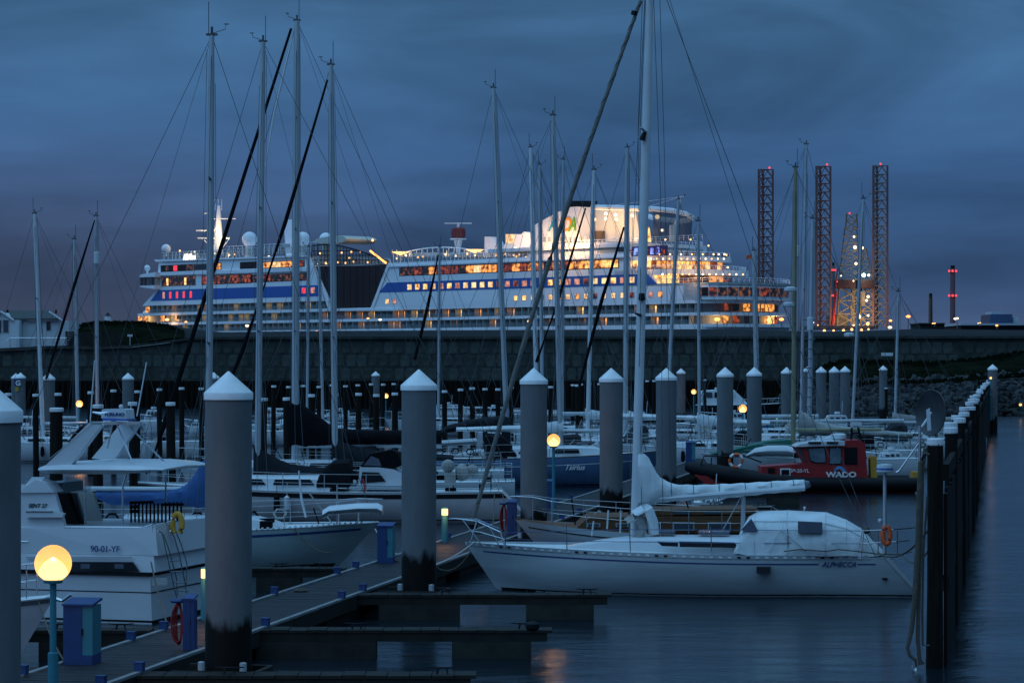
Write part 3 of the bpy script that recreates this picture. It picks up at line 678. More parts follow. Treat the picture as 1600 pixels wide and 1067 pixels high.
# blue bands
bb = ssz('blue_band', [(S(592), 25.7), (S(1027), 25.7), (S(1012), 28.5), (S(605.5), 28.5)], -.06, -.01, 'sblue')
bl = ssz('blue_band', [(S(503), 25.2), (S(235), 25.2), (S(248), 28.6), (S(496), 28.5)], -.05, 0, 'sblue')
# window helpers
def win(px_s, s_w, z0, z1, m, parent, t=-.09, frame=True):
    s = px_s; q = MB(); sf.box(q, s-s_w/2-.14, s+s_w/2+.14, t, t+.02, z0-.14, z1+.14); o = q.build('window', M['swc'], parent)
    g = MB(); sf.box(g, s-s_w/2, s+s_w/2, t-.05, t-.005, z0, z1); g.build('pane', M[m] if isinstance(m, str) else m, o); return o
random.seed(3)
for i in range(27):
    s = 110-i*3.32
    if s < 22: break
    mm_ = random.choice(['litP', 'litP', 'litK', 'litK', 'litY']) if i < 7 or i > 16 else random.choice(['litP', 'litK', 'litK', 'litR', 'litP'])
    if i in (13, 21): mm_ = 'litR'
    win(s, 1.75, 26.3, 27.75, mm_, bb)
for px in (475, 489): win(S(px), 1.7, 26.2, 27.8, 'rednight' if px == 475 else 'litK', bl)
for px in (256, 266.5, 277, 287.5, 298.5): win(S(px), 1.0, 25.9, 27.9, 'rednight' if px > 260 else 'litK', bl)
porth = [S(605), S(616.5)]+[S(806)-i*3.32 for i in range(18)]
for i, s in enumerate(porth):
    if s < 11: continue
    win(s, 1.35, 22.45, 23.75, 'litY' if 2 <= i < 5 else random.choice(['litP', 'litK', 'litO', 'litP', 'litR']), ship, t=-.04)
# long window bands built pane by pane
def band(s0, s1, z0, z1, step, mats, t=-.03, frame='blackp', name='window_band', gap=.12):
    q = MB(); sf.box(q, s0-.3, s1+.3, t, t+.02, z0-.2, z1+.2); o = q.build(name, M[frame], ship)
    n = max(1, round((s1-s0)/step)); d = (s1-s0)/n
    for i in range(n):
        g = MB(); sf.box(g, s0+i*d+gap/2, s0+(i+1)*d-gap/2, t-.06, t-.01, z0, z1)
        u = (i+.5)/n; m_ = mats(u); g.build('pane', M[m_], o)
    return o
band(S(966), S(625), 30.45, 32.45, 3.0, lambda u: random.choice(['litY', 'litO', 'litO', 'litY']) if u < .22 else (random.choice(['litO', 'litO', 'litR']) if u < .50 else random.choice(['litR', 'litD', 'litR', 'litP', 'litO'])) if u < .93 else 'litD')
band(S(481), S(394), 30.15, 32.1, 3, lambda u: random.choice(['litD', 'litD', 'litD', 'litR']))
band(S(392), S(316), 30.0, 32.4, 3, lambda u: 'litR' if u > .8 else random.choice(['litD', 'litR', 'litD']))
band(S(305), S(253), 29.9, 32.7, 4, lambda u: 'litD', frame='cab')
for px in (262, 290): win(S(px), 1.0, 30.0, 32.2, 'litY', ship, t=-.12)
band(S(475), S(403), 34.3, 35.9, 2.6, lambda u: random.choice(['litO', 'litY', 'litD', 'litR', 'litP']))
band(S(400), S(376), 34.4, 36.1, 5, lambda u: 'sglass')
band(S(345), S(332), 34.5, 36.2, 2, lambda u: 'litO')
band(S(303), S(252), 34.5, 36.2, 2.2, lambda u: 'rednight' if random.random() < .2 else random.choice(['sglass', 'litD', 'litR']))
band(S(330), S(304), 34.5, 36.2, 5, lambda u: 'door', frame='cab')
ssz('string_course', [(S(484), 32.7), (S(250), 33.2), (S(250), 34.2), (S(484), 33.8)], -.5, -.01, 'sw')
ssz('string_course', [(S(484), 36.92), (S(246), 37.62), (S(243), 38.3), (S(484), 37.4)], -.6, W, 'sw')
ssz('string_course', [(S(985), 32.9), (S(607), 32.9), (S(607), 33.3), (S(985), 33.3)], -.45, -.01, 'sw')
# bridge wing
bw = ssz('bridge_wing', [(S(250), 28.9), (S(228), 29.7), (S(227), 30.1), (S(250), 30.1)], -2.2, 6, 'sw'); 
ssz('roof', [(S(252), 32.72), (S(227), 32.8), (S(228), 33.7), (S(252), 34.2)], -2.4, 6, 'sw', bw)
for i in range(4):
    q = MB(); s0 = S(250)+(S(227)-S(250))*i/4+.15; s1 = S(250)+(S(227)-S(250))*(i+1)/4-.15; sf.box(q, s0, s1, -2.1, -2.0, 30.12, 32.7); q.build('window', M['glassb'] if i == 1 else M['glass'], bw)
q = MB(); sf.box(q, S(250), S(227)-.05, -1.98, 5.8, 30.11, 32.71); q.build('wheelhouse', M['swc'], bw)
for px, py in ((230.5, 419), (260, 389)):
    q = MB(); a = sf.w(px, py+12); q.tube([a, sf.w(px-.5, py)], .35, 6); q.sphere(sf.w(px-.5, py), 1.0 if px < 240 else 1.5, 10, 8); q.build('antenna_dome', M['sw'], ship)
# balconies: dividers, doors, rail glass
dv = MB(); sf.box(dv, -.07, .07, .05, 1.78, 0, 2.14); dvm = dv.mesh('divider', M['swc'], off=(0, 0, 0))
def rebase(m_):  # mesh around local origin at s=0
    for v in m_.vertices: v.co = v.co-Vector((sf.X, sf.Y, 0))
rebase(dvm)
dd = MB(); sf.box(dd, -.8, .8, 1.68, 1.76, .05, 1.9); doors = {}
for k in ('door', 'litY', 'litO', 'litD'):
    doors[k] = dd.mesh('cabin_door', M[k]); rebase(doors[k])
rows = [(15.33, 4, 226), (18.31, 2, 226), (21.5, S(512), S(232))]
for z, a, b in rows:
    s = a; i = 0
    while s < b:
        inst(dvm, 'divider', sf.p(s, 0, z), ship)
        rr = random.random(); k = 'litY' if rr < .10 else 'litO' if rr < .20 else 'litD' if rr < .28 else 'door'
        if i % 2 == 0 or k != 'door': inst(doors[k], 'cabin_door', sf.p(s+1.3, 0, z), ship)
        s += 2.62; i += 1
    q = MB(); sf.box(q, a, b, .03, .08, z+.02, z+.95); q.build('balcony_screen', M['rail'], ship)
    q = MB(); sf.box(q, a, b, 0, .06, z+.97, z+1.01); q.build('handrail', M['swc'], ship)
# lit cabins at the bow and stern ends
for px, z in ((225, 21.6), (222, 18.7), (213, 18.7), (248, 18.7), (268, 18.7)): win(S(px), 2.2, z, z+1.8, 'litO', ship, t=1.5)
for s, t in [(e[0]+.2, e[1]) for e in ell(1213, 9)[4:11:1]]:
    for z in (15.6, 18.7):
        if random.random() < .8:
            q = MB(); sf.box(q, s-.9, s-.2, t-.9, t+.9, z, z+1.8); q.build('window', M[random.choice(['litO', 'litD', 'litY', 'door', 'litR'])], ship)
# big dark glass front with its frame and the glazed decks above
gl = spoly('glass_front', [(514, 481), (580, 481), (606, 414), (487, 416.5)], .5, W-.5, 'sglass')
q = MB()
for i in range(1, 12):
    x = 487+i*10; yb = 481; x0 = x
    q.tube([sf.w(x, 416, .4), sf.w(x+(0 if x < 514 else 0), min(481, 416+max(0, (x-487))*2.4 if x < 514 else 481 if x < 580 else 481-(x-580)*2.55), .4)], .03, 4)
for y in (427, 438, 449, 460, 471): q.tube([sf.w(487+(y-416)*.415, y, .4), sf.w(606-(y-414)*.388, y, .4)], .03, 4)
q.build('mullion', M['blackp'], gl)
spoly('ledge', [(505, 486), (622, 485.5), (622, 482), (508, 482)], -.4, 2, 'sw')
spoly('edge_trim', [(485, 413), (488.5, 413), (517, 482), (512.5, 482)], -.3, 1, 'sw'); spoly('edge_trim', [(605, 413), (609, 413), (583, 482), (578.5, 482)], -.3, 1, 'sw')
up = spoly('glazed_deck', [(487, 414), (606, 413), (606, 409), (585, 401), (555, 391), (530, 384.5), (505, 383), (487, 385)], .8, 2.5, 'rail')
q = MB()
topc = [(487, 384), (505, 382), (530, 383.5), (555, 390), (585, 400), (607, 408)]
q.tube([sf.w(x, y, .5) for x, y in topc], .22, 5)
for i in range(25):
    x = 487+i*4.95; q.tube([sf.w(x, 414, .55), sf.w(x, interp(topc, x), .55)], .09, 4)
for y in (392, 399, 406.5, 413.6):
    x1 = 606
    for a, b in zip(topc, topc[1:]):
        if a[1] <= y <= b[1] and a[0] > 500: x1 = a[0]+(b[0]-a[0])*(y-a[1])/max(.01, b[1]-a[1])
    q.tube([sf.w(487, y, .55), sf.w(min(606, x1), y, .55)], .11, 4)
q.build('lattice', M['blackp'], up)
spoly('back_wall', [(487, 413), (606, 412), (606, 409), (530, 400), (487, 400)], 8, 9, 'swc')
for px, py in ((489, 412.5), (500, 396), (509, 411), (519, 396), (528, 410), (540, 411), (552, 409), (546, 403), (563, 393), (575, 410), (510, 412.5), (534, 395), (549, 393.5), (497, 413)):
    MB().sphere(sf.w(px, py, .9), .28, 8, 6).build('deck_lamp', M['tinyw'], ship)
q = MB(); q.tube([sf.w(578.5, 392, .3), sf.w(603, 411, .3)], .3, 5); q.build('light_strip', M['tinyo'], ship)
cn = spoly('canopy', [(487, 379), (496, 373), (514, 369.5), (530, 368), (538, 370), (541, 373.5), (540, 376.5), (534, 379), (524, 381), (512, 380), (496, 380)], 3, 15, mat('canopy_cream', (.55, .55, .48), .5))
MB().sphere(sf.w(582, 375.5, 1), .4, 8, 6).build('deck_lamp', M['tinyw'], ship)
for px, py, rr in ((390, 374, 2.35), (473, 374.5, 2.35), (509, 374, 2.0)):
    q = MB(); c = sf.w(px, py, 9); q.sphere(c, rr, 16, 10); dm = q.build('radome', M['sw'], ship, smooth=True)
    q = MB(); q.lathe([(1.2, -rr*.85), (1.5, -rr-4.5)], c, 12); q.build('pedestal', M['swc'], dm)
spoly('fin', [(447, 402), (457, 402), (457, 343), (443, 343)], 10, 13, 'sw')
# open top decks: rails, screens, furniture and lamps
def rails(x0, x1, z0, h, t=.4, step=1.6, parent=None, glass=True, name='railing'):
    s1, s0 = S(x0), S(x1); q = MB(); sf.box(q, s0, s1, t-.04, t+.04, z0+h-.1, z0+h)
    sf.box(q, s0, s1, t-.03, t+.03, z0+h*.5, z0+h*.5+.05)
    s = s0
    while s <= s1: sf.box(q, s-.05, s+.05, t-.04, t+.04, z0, z0+h-.1); s += step
    o = q.build(name, M['sw'], parent or ship)
    if glass: g = MB(); sf.box(g, s0, s1, t+.06, t+.1, z0+.02, z0+h-.12); g.build('wind_screen', M['rail'], o)
    return o
rails(612, 822, 34.17, 1.7); rails(250, 484, 38.3, 2.2, step=2.0); rails(905, 1096, 36.72, 1.3, glass=False)
spoly('deck_house', [(620, 402), (770, 400), (770, 394), (640, 395)], 10, 20, 'swc')
q = MB()
for i in range(15):
    x = 634+i*8.4; yt = 386.5+((i-7)/7)**2*7.5; q.tube([sf.w(x, 402, 5), sf.w(x, yt, 5)], .11, 4)
q.tube([sf.w(634+i*8.4, 386.5+((i-7)/7)**2*7.5, 5) for i in range(15)], .16, 5); q.build('arched_net_frame', M['sw'], ship)
q = MB()
for i in range(44):
    x = 616+i*4.7+random.uniform(-1, 1); c = sf.w(x, 402.5, 3); hh = random.choice([1.0, 1.6, 2.2]); q.tube([c, c+Vector((random.uniform(-.6, .6), 0, hh))], .16, 4)
for i in range(22):
    x = 256+i*6+random.uniform(-1, 1); c = sf.w(x, 406, 3); q.tube([c, c+Vector((random.uniform(-.5, .5), 0, 2.4))], .18, 4)
q.build('deck_chairs', M['swc'], ship)['kind'] = 'stuff'
for px, py in ((634, 399), (653, 402), (661, 401), (696, 398), (712, 400), (730, 397), (742, 399), (775, 399), (789, 397), (620, 404), (822, 402), (829, 400), (806, 387), (811, 398), (803, 399), (807, 401), (304, 393.5), (336, 396), (367, 397.5), (358, 398.5), (281, 392), (420, 401), (445, 402)):
    MB().sphere(sf.w(px, py, 1.5), .3, 8, 6).build('deck_lamp', M['tinyw'] if px % 2 else M['tinyb'], ship)
for px, py in ((626, 396.5), (742, 393)):
    q = MB(); c = sf.w(px, py, 3); q.lathe([(2.6, .5), (.3, -.4)], c, 14); q.build('umbrella_lamp', M['tinyw'], ship); MB().lathe([(.2, -3), (.2, -.4)], c, 6).build('lamp_post', M['swc'], ship)
spoly('stair_tower', [(757, 402), (776, 402), (774, 386), (766, 370), (757, 370)], 8, 12, 'sw')
spoly('stair_tower', [(776, 401), (822, 400), (838, 365), (818, 362), (815, 366), (790, 366), (790, 380)], 10, 16, 'sw')
spoly('warm_panel', [(790, 380), (803, 380), (803, 366), (790, 366)], 9.8, 9.95, 'litP')
rdm = MB(); c = sf.w(716, 386, 12); rdm.lathe([(.5, -2), (1.3, 2)], c, 10); rdm.lathe([(2.4, 2.1), (2.4, 2.4)], c, 12); rdm.lathe([(.4, 2.3), (.4, 6.7)], c, 8); rdm.box(c.x-3.9, c.x+3.9, c.y-.2, c.y+.2, c.z+6.6, c.z+6.9); rr_ = rdm.build('radar_mast', M['sw'], ship)
MB().lathe([(1.8, 2.45), (2.1, 3.5), (2.0, 5.2), (1.2, 5.6)], c, 12).build('red_drum', mat('dull_red', (.18, .03, .035), .5), rr_)
# forward mast
c = sf.w(341, 398, 12)
q = MB(); q.tube([c, c+Vector((0, 0, 8)), c+Vector((.2, 0, 15.5))], [1.5, 1.2, .45], 8)
q.box(c.x-3, c.x+5.6, c.y-.2, c.y+.2, c.z+11.2, c.z+11.5); q.box(c.x-6.5, c.x+3.6, c.y-.6, c.y+.6, c.z+5, c.z+5.4); q.box(c.x-7, c.x-1, c.y-.2, c.y+.2, c.z+7.4, c.z+7.8)
q.box(c.x-4.4, c.x-2.6, c.y-.2, c.y+.2, c.z+12.9, c.z+13.2); q.tube([c+Vector((-3.3, 0, 13)), c+Vector((-2.6, 0, 10))], .15, 5)
for x in (-.9, 0, 1.1): q.tube([c+Vector((x, 0, 14)), c+Vector((x, 0, 17.5))], .1, 4)
for dx in (-5, -3, 3.5): q.tube([c+Vector((dx, 0, 5)), c+Vector((0, 0, .5))], .12, 4)
q.build('mast', M['sw'], ship)
lamp_light('mast_flood', c+Vector((2.5, -4.5, 6)), 1500, (1, .62, .25), .3); lamp_light('mast_flood', c+Vector((-1.5, -4.5, 8)), 900, (1, .62, .25), .3)
rails(330, 484, 38.8, 3.0, t=6, step=2.2, glass=False)
# lit name sign on the bow
a = sf.w(286.3, 405.8, -.7); b = sf.w(316, 404.7, -.7)
text('name_sign', 'AIDAluna', 2.5, M['neon'], a, b-a, (0, 0, 1), ship, shear=.3, extrude=.08, bold=.04, sx=.62)
text('bow_lettering', '', .1, M['neon'], a, b-a, (0, 0, 1), ship) if False else None
# aft terraces
def wallband(z0, z1, Rpx, sb, inset, kinds, step=2.2, post='sw', core='litR', s0=None, lo=0, hi=999):
    pts = outline(Rpx, sb=sb, inset=inset, s0=s0); e = pts[:-2]; e = e[::-1]
    q = MB(); sf.plan(q, outline(Rpx, sb=sb, inset=inset+.3, s0=s0), z0, z1); o = q.build('lounge', M['cab'], ship)
    path = [(sb, inset)]+[(s, t) for s, t in e]
    acc = []
    for (s1, t1), (s2, t2) in zip(path, path[1:]):
        l_ = math.hypot(s2-s1, t2-t1); n = max(1, round(l_/step))
        for i in range(n):
            u, v = i/n, (i+1)/n; acc.append(((s1+(s2-s1)*u, t1+(t2-t1)*u), (s1+(s2-s1)*v, t1+(t2-t1)*v)))
    for A, B in acc[:64]:
        m_ = random.choice(kinds); g = MB(); A2 = (A[0]+(B[0]-A[0])*.06, A[1]+(B[1]-A[1])*.06); B2 = (A[0]+(B[0]-A[0])*.94, A[1]+(B[1]-A[1])*.94)
        if B2[1] > 26: break
        nx, ny = (B[1]-A[1]), -(B[0]-A[0]); l_ = math.hypot(nx, ny) or 1; nx, ny = nx/l_*.1, ny/l_*.1
        if ny > 0 and abs(ny) > abs(nx): nx, ny = -nx, -ny
        if nx > 0: nx = -nx if abs(nx) > abs(ny) else nx
        sf.plan(g, [A2, B2, (B2[0]+nx, B2[1]+ny), (A2[0]+nx, A2[1]+ny)], z0+.25, z1-.1); g.build('pane', M[m_], o)
    return o
slab('stern_wall', 21.47, 25.25, 1222, sb=6, s0=-0.3, a=9)
slab('terrace_deck', 25.27, 25.9, 1225, sb=26, m='swc', s0=-.6)
wallband(22.2, 24.7, 1222, 1.0, -.12, ['litD', 'sglass', 'litD', 'litD', 'litR'], 2.6, s0=-.3)
wallband(25.92, 28.05, 1165, 26, 2.6, ['litO', 'litR', 'litY', 'litO', 'litD'], 2.0)
slab('terrace_deck', 28.1, 29.6, 1170, sb=30)
wallband(29.62, 31.95, 1140, 30, .7, ['litY', 'litO', 'litY', 'litO', 'litR'], 1.7)
slab('terrace_deck', 32, 33.15, 1143, sb=31)
slab('pool_deck', 35.8, 36.7, 1100, sb=78)
wallband(33.17, 35.75, 1092, 31, 1.2, ['sw', 'swc', 'sw'], 3)
q = MB(); sf.box(q, S(1040), S(985), .5, .8, 33.2, 35.7); q.build('club_screen', mat('purple_screen', (.05, .03, .16), .4), ship)
for i in range(7):
    q = MB(); s0 = S(1037)+i*1.9; sf.box(q, s0, s0+1.2, .3, .45, 33.5, 35.3 if i % 3 else 34.8); q.build('club_window', M['bluel'] if i % 3 else M['litR'], ship)
spoly('lit_recess', [(985, 417), (1017, 417), (1017, 404), (985, 404)], .4, .6, 'litY'); spoly('lit_recess', [(1015, 427.5), (1060, 427.5), (1060, 445), (1028, 445)], .5, .7, 'litY')
# decks aft: rails, columns, ceiling lamps
def round_rail(z, h, Rpx, sb, s0=None, a=9):
    e = outline(Rpx, sb=sb, inset=.3, s0=s0, a=a)[:-2]; e = [(sb, .3)]+e[::-1]
    q = MB(); q.tube([sf.p(s, t, z+h) for s, t in e], .07, 4); q.tube([sf.p(s, t, z+h*.5) for s, t in e], .04, 4)
    for (s1, t1), (s2, t2) in zip(e, e[1:]):
        n = max(1, round(math.hypot(s2-s1, t2-t1)/1.6))
        for i in range(n): u = i/n; q.tube([sf.p(s1+(s2-s1)*u, t1+(t2-t1)*u, z), sf.p(s1+(s2-s1)*u, t1+(t2-t1)*u, z+h)], .05, 4)
    q.build('railing', M['sw'], ship)
round_rail(25.9, 1.1, 1225, 22, s0=-.6); round_rail(33.15, 1.2, 1143, 30); round_rail(29.6, 1.0, 1168, 30); round_rail(36.7, 1.2, 1100, 60)
cl_ = [(1017+i*9.5, 404.6) for i in range(13)]+[(1035+i*10.5, 428.8) for i in range(13)]+[(1030+i*17, 397.4) for i in range(7)]+[(1189, 444.5), (1197, 443.5), (1206, 443.8), (1215, 444.5), (1079, 374.5), (1040, 374.6), (1107, 384), (1135, 398.5), (1123, 397.5), (1000, 400), (1137, 418)]
for px, py in cl_: MB().sphere(sf.w(px, py, -.2 if px < 1095 else (px-1095)*.19), .24, 8, 5).build('ceiling_lamp', M['tinyb'] if random.random() < .5 else M['tinyw'], ship)
q = MB()
for i in range(30):
    e = ell(1132)[::-1]; u = random.random(); a_ = random.choice(e[4:]); q.sphere(sf.p(a_[0]-1.2+random.uniform(-1, 1), a_[1], 33.6+random.uniform(0, .6)), random.uniform(.3, .6), 6, 4)
q.build('deck_furniture', mat('red_furniture', (.16, .05, .05), .7), ship)['kind'] = 'stuff'
# funnel block
spoly('upper_block', [(822, 402.5), (985, 401), (985, 378.5), (870, 380), (836, 378), (828, 390)], .9, W-1, 'sw')
spoly('recess', [(937, 396), (984, 394), (984, 382.5), (934, 383.5)], .85, .89, 'swc')
spoly('locker', [(975, 397), (966, 397), (966, 386), (975, 386)], .3, .84, 'door')
fu = spoly('funnel', [(836, 378), (835, 352), (868, 333), (893, 323.5), (903, 323), (906, 378)], 3, 9, 'sw')
q = MB()
for x in range(848, 925, 8): sf.poly(q, [(x, 378), (x+4, 378), (x+4, 370.5), (x, 370.5)], 2.8, 2.95)
q.build('louvre', M['swc'], fu)
spoly('chimney_casing', [(889, 326), (893, 314), (922, 314), (918, 326)], 9, 12, 'blackp', fu)
spoly('lounge_wall', [(905, 378), (1003, 378), (997, 352), (992, 327), (905, 324.5)], 9.2, 11, mat('warm_white_wall', (.72, .68, .6), .5))
spoly('bar_recess', [(915, 377), (945, 377), (945, 361), (915, 361)], 8.8, 9.1, mat('bar_front', (.16, .10, .06), .5))
ring = [(925, 324), (955, 324.5), (985, 325.5), (1020, 326.5), (1050, 329.5), (1072, 334.5), (1082, 340), (1079, 344), (1062, 345.5), (1035, 343), (1005, 337), (975, 331), (940, 326)]
tt = [4, 4, 4.5, 5.5, 7, 10, 15, 19, 22, 22, 21, 19, 14]
q = MB(); q.tube([sf.w(x, y, t) for (x, y), t in zip(ring, tt)], .68, 8); q.build('rim', M['sw'], fu, smooth=True)
q = MB(); e = list(zip(ring, tt))[3:8]
top_ = [sf.w(x, y+1.5, t) for (x, y), t in e]; bot_ = [sf.w(x-(2 if x > 1060 else 0), 377, t) for (x, y), t in e]
q.add(top_+bot_, [(i, i+1, i+6, i+5) for i in range(4)]); q.build('net_wall', mat('ball_court_net', (.075, .085, .12), .8, var=.15, scale=.3, alpha=.82), fu)
for ch, x0, x1, col in (('A', 857, 870.5, (.03, .36, .50)), ('I', 872.5, 876, (.75, .04, .06)), ('D', 878, 889, (.9, .33, .02)), ('A', 888, 899, (.16, .42, .04))):
    a = sf.w(x0, 361, 2.75); text('letter', ch, 5.2, mat('letter_paint_'+ch+str(x0), col, .4, var=0), a, sf.w(x1, 360.7, 2.75)-a, (0, 0, 1), fu, shear=.25, extrude=.05, bold=.10, sx=.82, label='coloured letter '+ch+' on the funnel')
q = MB(); q.tube([sf.w(1053, 362, 5), sf.w(1064, 307, 5)], [.3, .15], 6); q.tube([sf.w(1058, 312, 5), sf.w(1068, 307, 5)], .1, 4); q.tube([sf.w(1063, 308, 5), sf.w(934, 324, 5)], .05, 3); q.tube([sf.w(1063, 308, 5), sf.w(990, 330, 5)], .05, 3); q.build('aft_mast', M['sw'], ship)
q = MB(); q.tube([sf.w(1052, 378, 2), sf.w(1051, 352, 2)], .9, 8); q.build('light_tower', M['swc'], ship)
for px, py, h_ in ((946.5, 334, 44), (946.5, 342, 0), (962, 336, 42), (929, 343, 0), (963, 343, 0), (988, 337, 40), (1027, 339, 38), (1035, 360, 0)):
    o = MB().sphere(sf.w(px, py, 6.5), .42 if px != 1027 else .6, 10, 8).build('flood_lamp', M['tinyb'], ship)
    if h_: MB().tube([sf.w(px, 378, 6.7), sf.w(px, py+.5, 6.7)], .13, 5).build('lamp_post', M['swc'], ship)
MB().tube([sf.w(1012, 378, 4), sf.w(1012.5, 355, 4)], [1.0, .4], 8).build('tree_column', M['litY'], ship)
WARM = (1, .54, .20)
for px, py, t, pw in ((850, 377, -2, 1100), (868, 377, -3, 1500), (885, 376, -3, 1900), (905, 377, -2, 1300), (947, 341, 4.5, 500), (930, 346, 4.5, 300), (964, 343, 4.5, 450), (988, 340, 4, 500), (1027, 341, 6.5, 1700), (960, 372, 3, 800), (995, 370, 3, 500), (842, 366, -1, 600), (1000, 411, -2, 500), (1040, 424, 1, 500), (1085, 430, -1.5, 500), (1120, 432, 4, 600), (1060, 402, -2, 400), (1105, 404, 2, 400), (1150, 430, 10, 400), (1107, 384, 3, 300), (798, 376, 6, 700), (820, 372, 7, 600)):
    lamp_light('ship_flood', sf.w(px, py, t), pw*.85, WARM, .4)
for px, py, t, pw in ((530, 378, 4, 250), (570, 380, 6, 350), (640, 398, 3, 180), (700, 398, 3, 180), (760, 396, 3, 180), (300, 395, 3, 150), (360, 398, 3, 200), (440, 400, 3, 150), (225, 498, 2, 300), (266, 500, -1.5, 300), (1210, 500, 22, 500), (1120, 500, 2, 500)):
    lamp_light('ship_flood', sf.w(px, py, t), pw, WARM, .4)
# ================================================================== GREY GUIDE PILES WITH WHITE CONES
random.seed(21)
ROW = 'grey steel guide piles with white cone tops'
def pile(px, Y, apex, label, dia=.71, label_band=None):
    c = PZ(px, Y, 0); top = CZ-(apex-HZ)/F*Y; r = dia/2; ch = .33*dia/.71; fa = .10
    o = thing('guide_pile', label, 'pile', c, ROW)
    MB().lathe([(r, -3), (r, top-ch-fa+.02)], c, 28).build('shaft', M['pile'], o, smooth=True)
    z = top-ch-fa
    MB().lathe([(r+.02, z), (r+.02, z+fa), (r+.012, z+fa+.012), (.012, top)], c, 28).build('cone_cap', M['cap'], o, smooth=True)
    return o, top
pl = [(-30, 23.0, 585, 'closest grey pile, cut off by the left edge of the view'), (357, 38.8, 580, 'big grey pile in front of the dock beside the motor cruiser'),
      (654.5, 52.4, 577, 'tall grey pile left of the white sloop bow with stained foot'), (834, 68, 575, 'grey pile with an orange globe lamp at its right edge'),
      (955, 78.5, 575, 'grey pile just left of the big white mast'), (1041, 88.4, 575, 'grey pile just right of the big white mast'),
      (1133, 111, 573.5, 'grey pile left of the small globe lamp near the pilot boat'), (1178.5, 122, 573.5, 'grey pile right of the small globe lamp near the pilot boat'),
      (1229, 165, 573.5, 'slim grey pile behind the olive mast'), (1261, 205, 572.5, 'slim grey pile mostly hidden behind the mast with steps'), (1283, 176, 572.5, 'left one of three slim piles standing close together'),
      (1303.5, 178, 572.5, 'middle one of three slim piles standing close together'), (1320.5, 184, 572, 'right one of three slim piles standing close together'), (1380, 226, 571, 'lone slim pile in front of the stone bank'),
      (1551, 190, 569, 'pile at the far end of the timber breakwater'), (32, 184, 582, 'far left pile carrying a blue sign with the letter G'), (25, 199, 583, 'pile hidden just behind the one with the G sign'),
      (76, 146, 582, 'grey pile right of the one with the G sign'), (200, 160, 582.5, 'grey pile behind the radar arch of the cruiser'), (587, 227, 580, 'small far pile left of the tall stained one'),
      (1064, 203, 575.5, 'small far pile with a warm glow on its right side'), (334, 165, 581.5, 'small pile hidden behind the second tall mast')]
P_ = {}
for px, Y, ap, lb in pl: P_[px] = pile(px, Y, ap, lb)
f = Frame(0, 183.6, 1, 0); m = MB(); f.poly(m, [(22, 603), (32, 603), (32, 592), (22, 592)], -.03, 0)
sgn = tag(m.build('letter_sign', M['blueb'], origin=f.w(27, 598)), 'round-cornered blue sign with a white G on the far left pile', 'sign'); WL[sgn.name] = f.w(27, 598)
text('letter', 'G', .50, M['neon'] if False else M['cap'], f.w(24.2, 602, -.05), (1, 0, 0), (0, 0, 1), sgn, bold=.02)
m = MB(); f.poly(m, [(23.5, 611), (29, 611), (29, 604.5), (23.5, 604.5)], -.03, 0)
tag(m.build('plate', M['yellow'], origin=f.w(26, 608)), 'small yellow plate under the G sign', 'plate')

# ================================================================== TIMBER PILES WITH WHITE CAPS
def timber_mesh(name, r, top, capr, n=10, seed=0):
    random.seed(seed); sec = []
    for z in (-2.5, 0, 1.2, 2.4, top-.09):
        sec.append([Vector(((r+random.uniform(-.012, .012))*math.cos(2*math.pi*i/n)*(1.1 if z < 1 else 1), (r+random.uniform(-.012, .012))*math.sin(2*math.pi*i/n), z)) for i in range(n)])
    a = MB().loft(sec).mesh('shaft', M['timber'])
    b = MB().lathe([(capr*.96, top-.12), (capr, top-.10), (capr, top-.02), (capr*.93, top)], (0, 0, 0), 12).mesh('cap', M['cap'])
    return a, b
tms = [timber_mesh('t', .132, 3.857, .145, seed=i) for i in range(5)]
def timber(px, Y, label, group, sc_=1.0, ztop=None):
    a, b = random.choice(tms); c = PZ(px, Y, 0)
    if ztop is None and Y > 60: ztop = 3.857+random.uniform(-.07, .05)
    o = thing('timber_pile', label, 'pile', c, group)
    zs = 1 if ztop is None else ztop/3.857
    for me, nm in ((a, 'shaft'), (b, 'cap')):
        q = inst(me, nm, c, o); q.scale = (sc_, sc_, zs)
    o.rotation_euler = (random.uniform(-.012, .012), random.uniform(-.012, .012), random.uniform(0, 6))
    return o
random.seed(4)
BG = 'timber piles of the long breakwater row on the right'
yt = [684.5, 667.5, 659.5, 652.5, 646.5, 642, 637.5, 632.5, 629.2, 626, 623.2, 620.5]
Ys = [4972/(y-569) for y in yt]
while Ys[-1] < 262: Ys.append(Ys[-1]+5.1)
L0 = 1.147
for i, Y in enumerate(Ys):
    off = [0, .28, .02, .3, .0, .22][i % 6]*(1 if i < 12 else .5)*0.55
    px = 1567-4000*(L0-off)/Y
    timber(px, Y, ordn(i)+' capped timber pile from the near end of the breakwater row', BG, random.uniform(.97, 1.06))
# planks that close the row below the caps
bw_ = thing('breakwater_boards', 'dark horizontal walings tying the breakwater piles together', 'breakwater', PZ(1480, 60, 1))
for z in (3.1, 1.2):
    q = MB(); A = PZ(1567-4000*(L0-.17)/44, 44, z); B = PZ(1567-4000*(L0-.17)/262, 262, z); d_ = Vector((.05, 0, 0))
    q.add([A-d_, A+d_, B+d_, B-d_, A-d_+Vector((0, 0, .28)), A+d_+Vector((0, 0, .28)), B+d_+Vector((0, 0, .28)), B-d_+Vector((0, 0, .28))], [(0, 1, 2, 3), (4, 5, 6, 7), (0, 1, 5, 4), (1, 2, 6, 5), (2, 3, 7, 6), (3, 0, 4, 7)])
    q.build('waling', M['timber'], bw_)
